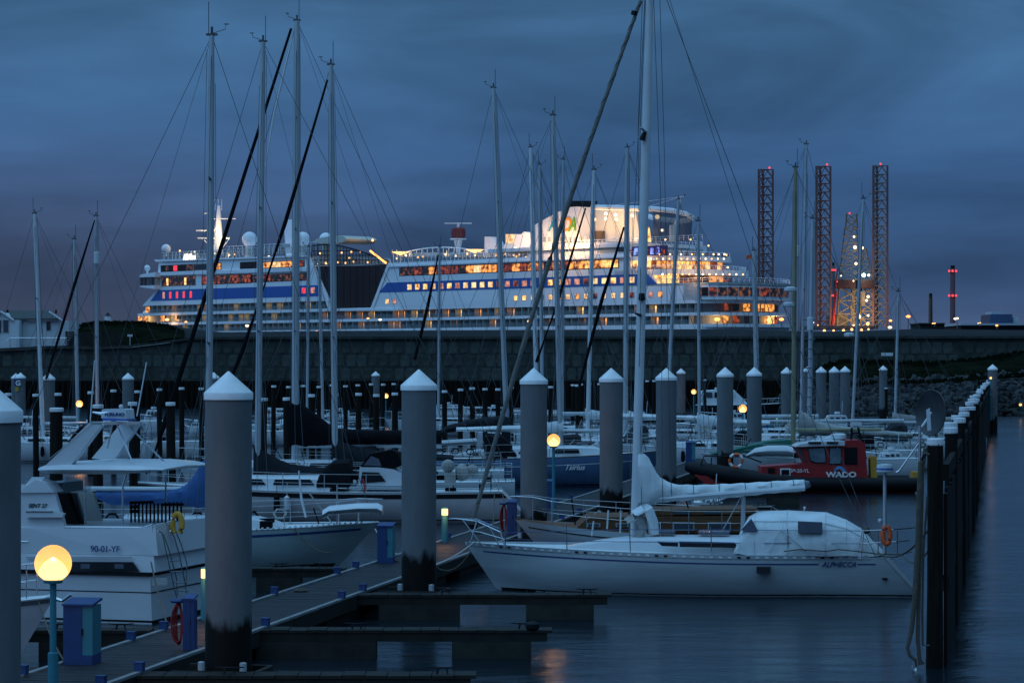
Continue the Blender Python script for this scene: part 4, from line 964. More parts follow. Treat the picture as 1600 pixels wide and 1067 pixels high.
# weed-grown cladding on the seaward side with a ragged foot
YY = []; Y = 43.25
while Y < 262: YY.append(Y); Y += .55+.004*(Y-46)
q = MB()
for a, b in zip(YY, YY[1:]):
    X0 = PZ(1567-4000*(L0-.145)/a, a, 0).x; X1 = PZ(1567-4000*(L0-.145)/b, b, 0).x; h = 2.9+random.uniform(-.1, .1); bt = -.8
    q.add([(X0, a, bt), (X1, b-.04, bt), (X1, b-.04, h), (X0, a, h), (X0+.06, a, bt), (X1+.06, b-.04, bt), (X1+.06, b-.04, h), (X0+.06, a, h)], [(0, 1, 2, 3), (4, 5, 6, 7), (0, 1, 5, 4), (1, 2, 6, 5), (2, 3, 7, 6), (3, 0, 4, 7)])
o = q.build('upright_board', M['timber'], bw_); o['kind'] = 'stuff'
LG = 'timber piles standing in the far berths on the left'
tl = [(12, 614.5, 'by the left edge, right of the first big cone'), (56.5, 613, 'just right of the G sign pile'), (92, 615, 'behind the thick one near the left cabin boat'), (141.5, 611.5, 'right of the small orange lamp'), (178, 610, 'above the left arm of the radar arch'),
      (215, 609, 'behind the right arm of the radar arch'), (250, 608, 'first one right of the radar arch'), (284, 606.5, 'second slim one right of the radar arch'), (315, 606, 'beside the big pile near the second mast')]
for px, y, lb in tl: timber(px, 4972/(y-569), 'slim capped timber pile '+lb, LG)
tw = [(87.5, 634, 1.45, 'thick leaning timber pile before the left cabin boat'), (153.5, 631.5, 1.2, 'thick timber pile behind the left arm of the radar arch'), (209.5, 629, 1.05, 'thick timber pile between the arms of the radar arch'), (268.7, 627, 1.15, 'thick timber pile right of the radar arch')]
for px, y, s_, lb in tw: timber(px, 4972/(y-569), lb, LG, s_)
mid = [(411, 620.5), (449, 619), (488, 617), (522, 616), (559, 614), (588, 613.5), (618, 612.5)]
lbm = ['right of the big pile', 'left of the tall black sail bag mast', 'right of the tall black sail bag mast', 'beside the third tall mast', 'behind the black boom bag', 'in front of the small far cone', 'left of the stained grey pile']
for (px, y), lb in zip(mid, lbm): timber(px, 4972/(y-569), 'middle row timber pile '+lb, LG)
fg = 'far row of capped timber piles before the sea wall'
fx = [(427, 603.5), (452, 602.5), (475, 602.3), (498, 602), (519.5, 601.5), (540, 601), (560, 600.5), (579, 600), (597.5, 599.5), (615.5, 599), (894.5, 599.5), (908, 599.4), (921, 599.3), (936, 598.7), (1011, 594.8), (1021, 594.6), (1101, 591.5)]
for i, (px, y) in enumerate(fx): timber(px, 4972/(y-569), ordn(i)+' pile from the left in the far row before the sea wall', fg)
sx = [(695, 608), (719, 607), (739, 606.5), (758, 605.5), (779, 605), (799, 604), (860, 603), (902, 602)]
for i, (px, y) in enumerate(sx): timber(px, 4972/(y-569), ordn(i)+' pile from the left in the row between the third and fourth cones', 'timber piles right of the stained grey pile')
timber(1385, 218, 'dark mooring pile with a yellow band beside the lone slim pile', 'mooring piles by the stone bank', 1.0, 3.1); timber(1540, 214, 'short capped pile left of the far breakwater end', 'mooring piles by the stone bank', 1.0, 2.4)

# ================================================================== DOCK, FINGERS, CLEATS, PEDESTALS
dk = Vector((.1838, .983, 0)).normalized(); rk = Vector((.983, -.1838, 0)).normalized()
def DK(t, l, z): return dk*t+rk*l+Vector((0, 0, z))
LR, LL = -12.42, -14.08
dock = thing('floating_dock', 'long grey boarded floating dock running away to the right', 'dock', DK(40, -13.2, .5), kind='structure'); del dock['category']
tfd = lambda x, y, z: DK(y, x, z)
q = MB()
t = 30.0
while t < 165: q.box(LL+.1, LR-.1, t, t+.135, .46, .50+random.uniform(-.003, .003), tfd); t += .145
o = q.build('deck_board', M['boards'], dock); o['kind'] = 'stuff'
for a, b, nm in ((LL, LL+.095, 'edge_beam'), (LR-.095, LR, 'edge_beam')):
    t = 30.0
    while t < 165: m = MB(); m.box(a, b, t, min(165, t+4.96), .492, .535, tfd); m.build(nm, M['edge'], dock); m = MB(); m.box(a+.012, b-.012, t, min(165, t+4.96), .22, .488, tfd); m.build('side_board', M['wetwood'], dock); t += 5
q = MB(); q.box(LL+.12, LR-.12, 30, 165, .25, .45, tfd); q.build('frame', M['wetwood'], dock)
t = 31
while t < 160: m = MB(); m.box(LL+.15, LR-.15, t, t+2.6, -.3, .24, tfd); m.build('pontoon', M['conc'], dock); t += 4.2
def on_dock(px, l, z=.5):       # point of the dock line l seen at column px
    u = (px-800)/F; Y = l/(u*rk.x+rk.y); return Vector((u*Y, Y, z))
CL = 'blue cleat boxes along the dock edges'
for side, l, pxs in (('left', LL+.05, (36, 205, 256, 429, 527, 556, 700, 760, 869, 892)), ('right', LR-.05, (75, 158, 218, 415, 534, 567, 878, 905))):
    for i, px in enumerate(pxs):
        c = on_dock(px, l, .535); k = MB(); k.box(-.065, .065, -.065, .065, 0, .12, lambda x, y, z: c+rk*x+dk*y+Vector((0, 0, z))); k.box(-.072, .072, -.072, .072, .121, .135, lambda x, y, z: c+rk*x+dk*y+Vector((0, 0, z)))
        tag(k.build('cleat_box', M['blueb'], origin=c), ordn(i)+' blue cleat box from the near end along the '+side+' dock edge', 'cleat', CL)
# guide frames round the piles
for px in (357, 654.5, 834, 955):
    c = P_[px][0].location; q = MB()
    tf = lambda x, y, z: Vector((c.x, c.y, 0))+rk*x+dk*y+Vector((0, 0, z))
    q.box(-.75, .55, -.52, -.44, .36, .50, tf); q.box(-.75, .55, .44, .52, .36, .50, tf); q.box(.50, .58, -.43, .43, .36, .50, tf)
    g = tag(q.build('pile_guide', M['wetwood'], origin=(c.x, c.y, .4)), 'steel collar holding the dock to the pile '+{357: 'nearest the cruiser', 654.5: 'with the stained foot', 834: 'beside the orange globe', 955: 'left of the big white mast'}[px], 'pile guide', 'pile guides on the dock'); WL[g.name] = Vector((c.x, c.y, .4))
    q = MB()
    for x in (-.3, .35): q.lathe([(.03, -.07), (.055, -.06), (.055, .06), (.03, .07)], tf(x, -.4, .57), 10)
    q.build('roller', M['alu'], g)['kind'] = 'stuff'
def finger(x0, x1, y, label, floats, z=.5, wd=.55, dz=.0):
    Y = F*(CZ-z)/(y-HZ); f = Frame(0, Y, 1, 0); o = thing('finger_pier', label, 'finger pier', f.w(x0, y), 'narrow finger piers off the dock')
    n = max(1, int((PZ(x1, Y, 0)-PZ(x0, Y, 0)).length/.32)); A = PZ(x0, Y, 0).x; B = PZ(x1, Y, 0).x
    dd_ = (B-A)/n
    for i in range(n):
        m = MB(); m.box(A+i*dd_, A+(i+1)*dd_-.012, Y, Y+wd, z-.05, z+random.uniform(-.006, .006)); m.build('plank', M['wetwood'], o)
    m = MB(); m.box(A, B-.1, Y+.02, Y+.10, z-.2, z-.052); m.box(A, B-.1, Y+wd-.1, Y+wd-.02, z-.2, z-.052); m.build('beam', M['wetwood'], o)['kind'] = 'stuff'
    for a, b in floats: m = MB(); m.box(PZ(a, Y, 0).x, PZ(b, Y, 0).x, Y+.01, Y+wd-.01, -.35, z-.202); m.build('float', M['conc'], o)
    for x in (x0+(x1-x0)*.35, x1-40*51/Y):
        c = PZ(x, Y+.14, z+.01); m = MB(); m.tube([c+Vector((-.22, 0, .10)), c+Vector((-.1, 0, .09)), c+Vector((.1, 0, .09)), c+Vector((.22, 0, .10))], [.009, .015, .015, .009], 6); m.tube([c+Vector((-.08, 0, 0)), c+Vector((-.06, 0, .09))], .02, 6); m.tube([c+Vector((.08, 0, 0)), c+Vector((.06, 0, .09))], .014, 6); m.build('cleat', M['greyc'], o)['kind'] = 'stuff'
    return o
finger(556, 957, 929, 'finger pier under the bow of the white sloop', ((592, 718), (822, 928)))
finger(392, 864, 984, 'middle finger pier ending in open water', ((400, 587), (706, 830)))
finger(150, 745, 1055, 'nearest finger pier along the bottom edge of the view', ((180, 330), (560, 700)))
finger(1060, 1213, 790, 'dark finger pier behind the covered boom of the white sloop', ((1150, 1200),)); finger(1080, 1253, 769, 'dark finger pier below the black rubber pilot boat', ((1200, 1249),))
finger(380, 540, 888, 'finger pier behind the bow of the greenish sailboat', ((400, 470),)); finger(20, 235, 985, 'low finger pier under the motor cruiser', ((60, 200),))
fe = thing('fender_post', 'short post with a pale float at the tip of the middle finger', 'post', PZ(832, 44.3, .5)); MB().lathe([(.10, .0), (.12, .03), (.12, .1), (.05, .14)], PZ(832, 44.4, .505), 10).build('float', M['rubber'], fe)
# service pedestals
def pedestal(px, l, wd, h, label, hose=False, teal_door=True, ybase=None):
    c = on_dock(px, l, .503); o = thing('service_pedestal', label, 'pedestal', c, 'blue service pedestals on the dock')
    # slim cabinet turned a little so that its door side shows
    ang = R(-8); tf = lambda x, y, z: c+Vector((x*math.cos(ang)-y*math.sin(ang), x*math.sin(ang)+y*math.cos(ang), z))
    m = MB(); m.box(-wd/2, wd*.14, -wd*.5, wd*.5, 0, h, tf); m.build('cabinet', M['blueb'], o)
    m = MB(); m.box(wd*.141, wd/2, -wd*.47, wd*.5, h*.16, h*.995, tf); m.box(wd*.141, wd/2, -wd*.45, wd*.5, 0, h*.158, tf) if not teal_door else None; m.build('door', M['teal'] if teal_door else M['blueb'], o)
    if teal_door: m = MB(); m.box(wd*.141, wd/2, -wd*.5, wd*.5, 0, h*.157, tf); m.build('plinth', M['blueb'], o)
    m = MB(); m.box(wd*.13, wd*.18, -wd*.52, -wd*.475, h*.5, h*.62, tf); m.build('handle', M['blackp'], o)
    m = MB(); m.add([tf(-wd*.53, -wd*.56, h), tf(wd*.53, -wd*.56, h), tf(wd*.53, wd*.56, h+.05), tf(-wd*.53, wd*.56, h+.05), tf(-wd*.53, -wd*.56, h+.03), tf(wd*.53, -wd*.56, h+.03), tf(wd*.53, wd*.56, h+.09), tf(-wd*.53, wd*.56, h+.09)], [(0, 1, 2, 3), (4, 5, 6, 7), (0, 1, 5, 4), (1, 2, 6, 5), (2, 3, 7, 6), (3, 0, 4, 7)]); m.build('lid', M['blueb'], o)
    if hose:
        m = MB()
        for k in range(7):
            rr = .05+.012*k; cc = tf(-wd*.5-.10-.012*(k % 2), -.02*k+.05, h*.52)
            m.tube([cc+Vector((rr*math.cos(a)*.8, 0, (h*.44-.01*k)*math.sin(a))) for a in [i*math.pi/8 for i in range(17)]], .012, 5, cap=False)
        m.build('red_hose', M['redc'], o)
        m = MB(); m.lathe([(.12, -.03), (.14, 0), (.12, .03)], tf(-wd*.5-.1, 0, h*.98), 10); m.build('hose_reel', M['blueb'], o)
    return o
pedestal(128.5, LL+.33, .46, .90, 'wide blue cabinet with teal door next to the nearest globe lamp'); pedestal(603.5, LL+.3, .36, .84, 'blue cabinet with pale teal door by the greenish sailboat bow')
pedestal(297, LR-.28, .19, .80, 'narrow blue post with coiled red hose beside the biggest pile', True, False); pedestal(800, LR-.28, .24, .86, 'blue post with red hose behind the white sloop bow', True, False)
pedestal(858, LL+.28, .24, .86, 'small blue post with hose below the orange globe lamp', True, False); pedestal(1079, LL+.3, .42, .92, 'blue cabinet left of the rescue ring'); pedestal(1199, LL+.3, .42, .92, 'far blue cabinet near the small lamp')
# globe lamps
def globe_lamp(c, zc, r, label, pw, pole='teal'):
    o = thing('globe_lamp', label, 'lamp', c, 'orange globe lamps on the docks')
    g = MB().sphere((c.x, c.y, zc), r, 24, 14, z0=-.86, z1=1).build('globe', M['globe'], o, smooth=True)
    MB().lathe([(r*.50, -r*.82), (r*.76, -r*.60), (r*.78, -r*.40), (r*.64, -r*.12), (r*.40, r*.12), (r*.18, r*.28), (.01, r*.34)], (c.x, c.y, zc), 18).build('diffuser', M['core'], g, smooth=True)
    zb = zc-r*.86
    MB().lathe([(.035 if r < .2 else .045, zb-.06), (r*.5, zb-.05), (r*.55, zb-.005)], (c.x, c.y, 0), 14).build('collar', M['teal'], o)
    MB().lathe([(.075, c.z), (.075, c.z+.55), (.047, c.z+.56), (.047, zb-.05)], (c.x, c.y, 0), 10).build('pole', M[pole], o)
    if pw: lamp_light('globe_light', (c.x, c.y, zc+r*.62), pw*1.6, (1, .45, .14), r*.25)
    return o
def lampz(c, py): return CZ-(py-HZ)/F*c.y
for px, py, l, rp, lb, pw in ((83, 880, LL+1.13, 29, 'largest glowing globe lamp on a teal pole at lower left', 42), (865, 688, -12.9, 10.3, 'bright globe lamp at the edge of the third grey pile', 16), (1160.5, 638.5, -12.9, 6.5, 'globe lamp between two grey piles near the pilot boat', 25)):
    c = on_dock(px, l, .5); globe_lamp(c, lampz(c, py), rp*c.y/F, lb, pw)
for px, py, Y, rp, lb, pw in ((124, 631, 135, 5.4, 'small red-orange globe lamp far left before the sea wall', 40), (603, 618.5, 215, 4, 'small far globe lamp left of the stained pile', 12), (1084, 612, 200, 4, 'small far globe lamp beside the glowing far pile', 30), (1594.5, 632, 245, 2.4, 'tiny lamp at the right edge of the view by the stones', 8), (1548, 590.5, 188, 2.0, 'tiny lamp at the far pile of the breakwater', 6)):
    c = PZ(px, Y, .4 if px < 1500 else 1.0); globe_lamp(c, lampz(c, py), rp*Y/F, lb, pw)
def bollard_lamp(px, l, zt_, label, pw):
    c = on_dock(px, l, .503); o = thing('bollard_light', label, 'bollard light', c, 'teal bollard lights'); k = .085
    MB().lathe([(k, c.z), (k, zt_-.16)], (c.x, c.y, 0), 12).build('post', M['teal'], o)
    MB().lathe([(k*.92, zt_-.155), (k*.92, zt_)], (c.x, c.y, 0), 12).build('lens', M['lampw'], o)
    MB().lathe([(k*1.02, zt_+.004), (k*1.02, zt_+.03), (.01, zt_+.05)], (c.x, c.y, 0), 12).build('cap', M['teal'], o)
    lamp_light('bollard_glow', (c.x, c.y-.3, zt_-.05), pw*.7, (1, .45, .14), .08)
bollard_lamp(695, LL+.2, 1.36, 'teal bollard light glowing beside the black-striped yacht stern', 14); bollard_lamp(321, LL+.2, 1.42, 'teal bollard light peeking out left of the big pile', 10); bollard_lamp(1214, LL+.25, 1.7, 'far small white light beyond the two grey piles', 14)
# ropes and hose hanging from the first breakwater pile, dish on its pole
q = MB(); Yr = 42.6
def PR(x, y, dY=0): return P(x, y, Yr+dY)
hang = thing('hanging_ropes', 'old ropes and chain hanging beside the nearest breakwater pile', 'ropes', PR(1434, 1040))
MB().tube([PR(1452, 710), PR(1444, 708), PR(1438, 722), PR(1437, 760), PR(1434, 850), PR(1430, 930), PR(1424, 985), PR(1418, 1012), PR(1422, 1024), PR(1430, 1030), PR(1432, 1040)], [.02, .03, .035, .045, .045, .05, .04, .03, .03, .03, .02], 8).build('thick_rope', M['rope'], hang, smooth=True)
MB().tube([PR(1446, 700, .05), PR(1441, 740, .05), PR(1439, 840, .05), PR(1436, 930, .05), PR(1434, 1000, .05), PR(1438, 1038, .05), PR(1443, 1034, .05)], .035, 7).build('rope', M['rope'], hang, smooth=True)
MB().tube([PR(1449, 775, .1), PR(1443, 860, .1), PR(1441, 960, .1), PR(1442, 1008, .1), PR(1452, 1008, .1)], .02, 6).build('rope', M['rope'], hang, smooth=True)
m = MB()
for i in range(3): m.tube([PR(1429, 1040)+Vector((.04*math.cos(a), .0, .06*math.sin(a)-.02*i)) for a in [j*math.pi/4 for j in range(9)]], .009, 5)
m.build('shackle', M['steel'], hang)
ds = thing('dish_antenna', 'large dark dish mounted on a pole left of the breakwater', 'dish', P(1437, 800, 56))
c = P(1456, 645, 56.4); m = MB(); rr = 36*56.4/F
ax = Vector((-.86, -.5, .06)).normalized(); e1 = ax.cross(Vector((0, 0, 1))).normalized(); e2 = e1.cross(ax); secs = []
for k, (r_, d_) in enumerate([(.02, .0), (.35, .04), (.7, .10), (.92, .17), (1.0, .22), (1.02, .20), (.7, .07), (.02, -.03)]):
    secs.append([c-ax*(.15-d_*.9)+(e1*math.cos(a)+e2*math.sin(a))*rr*r_ for a in [j*2*math.pi/28 for j in range(28)]])
m.loft(secs); m.build('dish', mat('dark_dish', (.035, .04, .045), .5, var=.2), ds, smooth=True)
m = MB(); m.tube([P(1437, 665, 56.2), P(1437, 742, 56.2), P(1437, 905, 56.2)], .035, 8); m.build('pole', M['steel'], ds)
m = MB(); m.tube([P(1437, 672, 56.2), c], .03, 6); m.tube([P(1437, 690, 56.2), P(1405, 735, 56.2), P(1400, 738, 56.2)], .02, 6); m.build('bracket', M['steel'], ds)
m = MB(); m.add([P(1447, 640, 56.0), P(1453, 637, 56.0), P(1455, 672, 55.9), P(1449, 673, 55.9), P(1447, 640, 56.06), P(1453, 637, 56.06), P(1455, 672, 55.96), P(1449, 673, 55.96)], [(0, 1, 2, 3), (4, 5, 6, 7), (0, 1, 5, 4), (1, 2, 6, 5), (2, 3, 7, 6), (3, 0, 4, 7)]); m.build('feed_arm', M['alu'], ds)
# ================================================================== BOATS
def smooth01(x): x = max(0, min(1, x)); return x*x*(3-2*x)
class Hull:
    def __init__(h, fr, L, B, zb, zs, dip=.12, draft=.5, rake=.7, srake=0, stern=.72, full=.5, t0=0):
        h.fr, h.L, h.B, h.zb, h.zs, h.dip, h.draft, h.rake, h.srake, h.stern, h.full, h.t0 = fr, L, B, zb, zs, dip, draft, rake, srake, stern, full, t0
    def sheer(h, u): return h.zs+(h.zb-h.zs)*u**1.5-h.dip*4*u*(1-u)*.6
    def hb(h, u):
        a = h.stern+(1-h.stern)*smooth01(u/h.full) if u < h.full else 1
        b = 1 if u < h.full else max(0, 1-((u-h.full)/(1-h.full))**2.1)
        return h.B/2*a*b
    def pt(h, u, z, side, off=0.0):
        zs = h.sheer(u); v = (zs-z)/(zs+h.draft); v = max(0, min(1, v))
        s = u*h.L-h.rake*smooth01((u-.62)/.38)**1.3*((zs-z)/zs)+h.srake*(1-smooth01(u/.16))*((zs-z)/zs)
        y = h.hb(u)*(1-v**2.6)**.62 if v < 1 else 0
        return h.fr.p(s, h.t0+side*(y+off), z)
    def strip(h, m, za, zb, side, off, n=26, u0=0.0, u1=1.0, rel=True):
        """band on the topside; za, zb are depths below the sheer (rel) or heights"""
        k = len(m.v)
        for i in range(n+1):
            u = u0+(u1-u0)*i/n; zs = h.sheer(u)
            for z in ((zs-za, zs-zb) if rel else (za, zb)): m.v.append(tuple(h.pt(u, z, side, off)))
        for i in range(n): a = k+2*i; m.f.append((a, a+2, a+3, a+1))
    def build(h, parent, m, deckm, boot='grime', bootz=.10, n=30):
        q = MB(); levels = [0, .06, .14, .24, .36, .5, .66, .82, 1.0]
        for side in (-1, 1):
            k = len(q.v)
            for i in range(n+1):
                u = i/n; zs = h.sheer(u)
                for lv in levels: q.v.append(tuple(h.pt(u, zs-lv*(zs+h.draft*.96), side)))
            c = len(levels)
            for i in range(n):
                for j in range(c-1): a = k+i*c+j; q.f.append((a, a+c, a+c+1, a+1))
        c = len(levels); half = (n+1)*c
        for j in range(c-1): q.f.append((j, j+1, half+j+1, half+j))
        ho = q.build('hull', m, parent, smooth=True)
        q = MB()
        for i in range(n+1):
            u = i/n; zs = h.sheer(u)-.012
            a, b = h.pt(u, h.sheer(u), -1, -.01), h.pt(u, h.sheer(u), 1, -.01)
            q.v += [(a.x, a.y, zs), (*((a+b)/2).xy, zs+.05), (b.x, b.y, zs)]
        for i in range(n): a = 3*i; q.f += [(a, a+3, a+4, a+1), (a+1, a+4, a+5, a+2)]
        q.build('deck', deckm, parent)
        if boot:
            q = MB()
            for s in (-1, 1): h.strip(q, bootz, -.30, s, .006, rel=False, u1=.985)
            q.build('boot_stripe', M[boot], ho)
        return ho
def trunk(fr, s0, s1, w0, w1, zd, h0, h1, m, parent, name='cabin', t0=0, n=10, slope=.6, nose=.55):
    """coachroof from s0 (aft) to s1 (fore), half widths w0, w1"""
    secs = []
    for i in range(n+1):
        u = i/n; s = s0+(s1-s0)*u; w = w0+(w1-w0)*u; h = h0+(h1-h0)*u
        e = 1
        if u > 1-nose*.5: e = max(.04, 1-((u-(1-nose*.5))/(nose*.5))**2)
        zd_ = zd(s) if callable(zd) else zd; h = h*e
        secs.append([fr.p(s, t0-w, zd_-.03), fr.p(s, t0-w*.93, zd_+h*.8), fr.p(s, t0-w*.75, zd_+h*.97), fr.p(s, t0, zd_+h*1.05), fr.p(s, t0+w*.75, zd_+h*.97), fr.p(s, t0+w*.93, zd_+h*.8), fr.p(s, t0+w, zd_-.03)])
    return MB().loft(secs, closed=True).build(name, m, parent, smooth=True)
def side_win(fr, pts, t, m, parent, name='window', th=.02):
    q = MB(); fr.sz(q, pts, t, t-th); return q.build(name, m, parent)
def cover(fr, st, hw, m, parent, name='sail_cover', t0=0, wob=.02, n=10, seed=1):
    """st: (s, ztop, zbottom) stations; lumpy rolled sail under its cover"""
    rnd = random.Random(seed); out = []
    k = []
    for (a, b) in zip(st, st[1:]):
        for i in range(5): u = i/5; k.append(tuple(a[j]+(b[j]-a[j])*u for j in range(3)))
    k.append(st[-1])
    for s, zt_, zb_ in k:
        c = (zt_+zb_)/2; hh = (zt_-zb_)/2; w_ = hw*(1+rnd.uniform(-.12, .12)); r_ = 1+rnd.uniform(-wob, wob)*2
        out.append([fr.p(s+rnd.uniform(-.01, .01), t0+w_*math.cos(a)*(1 if math.sin(a) < 0.2 else .75), c+hh*r_*math.sin(a)) for a in [2*math.pi*i/n for i in range(n)]])
    return MB().loft(out).build(name, m, parent, smooth=True)
def masthead(top, k, parent, seed=0, m='wire'):
    r_ = random.Random(seed); q = MB()
    q.box(top.x-.14, top.x+.14, top.y-.05, top.y+.05, top.z, top.z+.05)
    q.tube([top, top+Vector((0, 0, .22))], .035, 5)
    sgn = r_.choice((-1, 1)); q.tube([top+Vector((0, 0, .05)), top+Vector((.34*sgn, 0, .16)), top+Vector((.36*sgn, 0, .30))], .008*k, 4)
    q.tube([top+Vector((.30*sgn, 0, .29)), top+Vector((.43*sgn, 0, .29))], .012*k, 4)
    if r_.random() < .6: q.tube([top+Vector((-.08*sgn, 0, 0)), top+Vector((-.08*sgn, 0, .85))], .008*k, 4)
    q.build('masthead_gear', M[m], parent)
def rigging(fr, h, foot, top, parent, bow_s, stern_s, chain_s, k, sp=(.5,), furl=None, furl_r=.055, t0=0, spw=.55, wire='wire', mastr=.08, furl_to=None):
    up = top-foot; q = MB(); deck = h.sheer(.5)
    stern = h.pt(0, h.sheer(0), 0); bow = fr.p(bow_s, t0, h.sheer(1)+.05)
    r_ = .006*k
    sps = []
    for f_ in sp:
        a = foot+up*f_; sps.append((a, a+Vector((fr.vx, fr.vy, 0))*-spw+Vector((0, 0, .04)), a+Vector((fr.vx, fr.vy, 0))*spw+Vector((0, 0, .04))))
        spw *= .82
    for i in (1, 2):
        side = -1 if i == 1 else 1
        chain = fr.p(chain_s, t0+side*h.hb(chain_s/h.L)*.93, deck); pts = [chain]+[s_[i] for s_ in sps]+[top]
        q.tube(pts, r_, 4, cap=False)
        q.tube([fr.p(chain_s-.35, t0+side*h.hb(chain_s/h.L)*.9, deck), foot+up*sp[0]*.98], r_, 4, cap=False)
    q.tube([fr.p(stern_s, t0, h.sheer(0)), top], r_, 4, cap=False)
    q.tube([bow, top], r_, 4, cap=False)
    q.tube([foot+Vector((fr.ux*-.25, fr.uy*-.25, .2)), foot+up*.97+Vector((fr.ux*-.12, 0, 0))], r_*.8, 4, cap=False)
    q.tube([foot+Vector((fr.ux*.22, fr.uy*.22, .2)), foot+up*.9+Vector((fr.ux*.1, 0, 0))], r_*.8, 4, cap=False)
    o = q.build('rigging', M[wire], parent); o['kind'] = 'stuff'
    mst = MB().tube([foot, foot+up*.6, foot+up*.88, top], [mastr, mastr, mastr*.92, mastr*.72], 10).build('mast', h.mastm, parent, smooth=True)
    for a, b, c in sps: MB().tube([b, a, c], [.02*max(1, k*.7), .035, .02*max(1, k*.7)], 5).build('spreader', M['wire'], mst)
    masthead(top, k, mst, seed=int(top.x*7+top.z*3))
    if furl:
        T = furl_to or (foot+up*.97); n = 26; pts = [bow+(T-bow)*(.03+.93*i/n) for i in range(n+1)]
        rr = [furl_r*(.5+.5*math.sin(math.pi*min(1, (i+2)/n*1.0)*.5+.9) if False else 1-.55*i/n)*(1+.10*math.sin(i*2.1)) for i in range(n+1)]; rr[0] *= .5
        MB().tube(pts, rr, 8).build('furled_foresail', furl, parent, smooth=True)
        MB().lathe([(.09, -.05), (.09, .05)], bow+(T-bow)*.02, 8).build('furling_drum', M['blackp'], parent)
    return mst
def lifelines(fr, h, parent, u0, u1, n, H=.6, k=1.0, t0=0, pulpit=True, pushpit=True, mm_='steel', sides=(-1, 1)):
    q = MB(); r1 = .012*k; r2 = .006*k
    for side in sides:
        pts = []
        for i in range(n+1):
            u = u0+(u1-u0)*i/n; a = h.pt(u, h.sheer(u), side, -.05); pts.append(a); q.tube([a, a+Vector((0, 0, H))], r1, 5)
        q.tube([p+Vector((0, 0, H)) for p in pts], r2, 4); q.tube([p+Vector((0, 0, H*.5)) for p in pts], r2, 4)
    q.build('lifelines', M[mm_], parent)
    if pulpit:
        q = MB(); b0 = h.fr.p(h.L+.12, h.t0, h.sheer(1)+H)
        for side in sides:
            a = h.pt(u1, h.sheer(u1), side, -.05); b = h.pt((u1+1)/2, h.sheer(.97), side, -.03)
            q.tube([a, a+Vector((0, 0, H)), b+Vector((0, 0, H+.02)), b0], r1*1.1, 6); q.tube([b, b+Vector((0, 0, H+.02))], r1, 5); q.tube([a+Vector((0, 0, H*.5)), b+Vector((0, 0, H*.5))], r1*.8, 5)
        q.build('pulpit', M[mm_], parent)
    if pushpit:
        q = MB(); pp = [h.pt(u0, h.sheer(u0), -1, -.05), h.pt(.01, h.sheer(0), -1, -.08), h.pt(.01, h.sheer(0), 1, -.08), h.pt(u0, h.sheer(u0), 1, -.05)]
        for z in (H*.5, H): q.tube([p+Vector((0, 0, z)) for p in pp], r1, 5)
        for p in pp: q.tube([p, p+Vector((0, 0, H))], r1, 5)
        q.build('pushpit', M[mm_], parent)
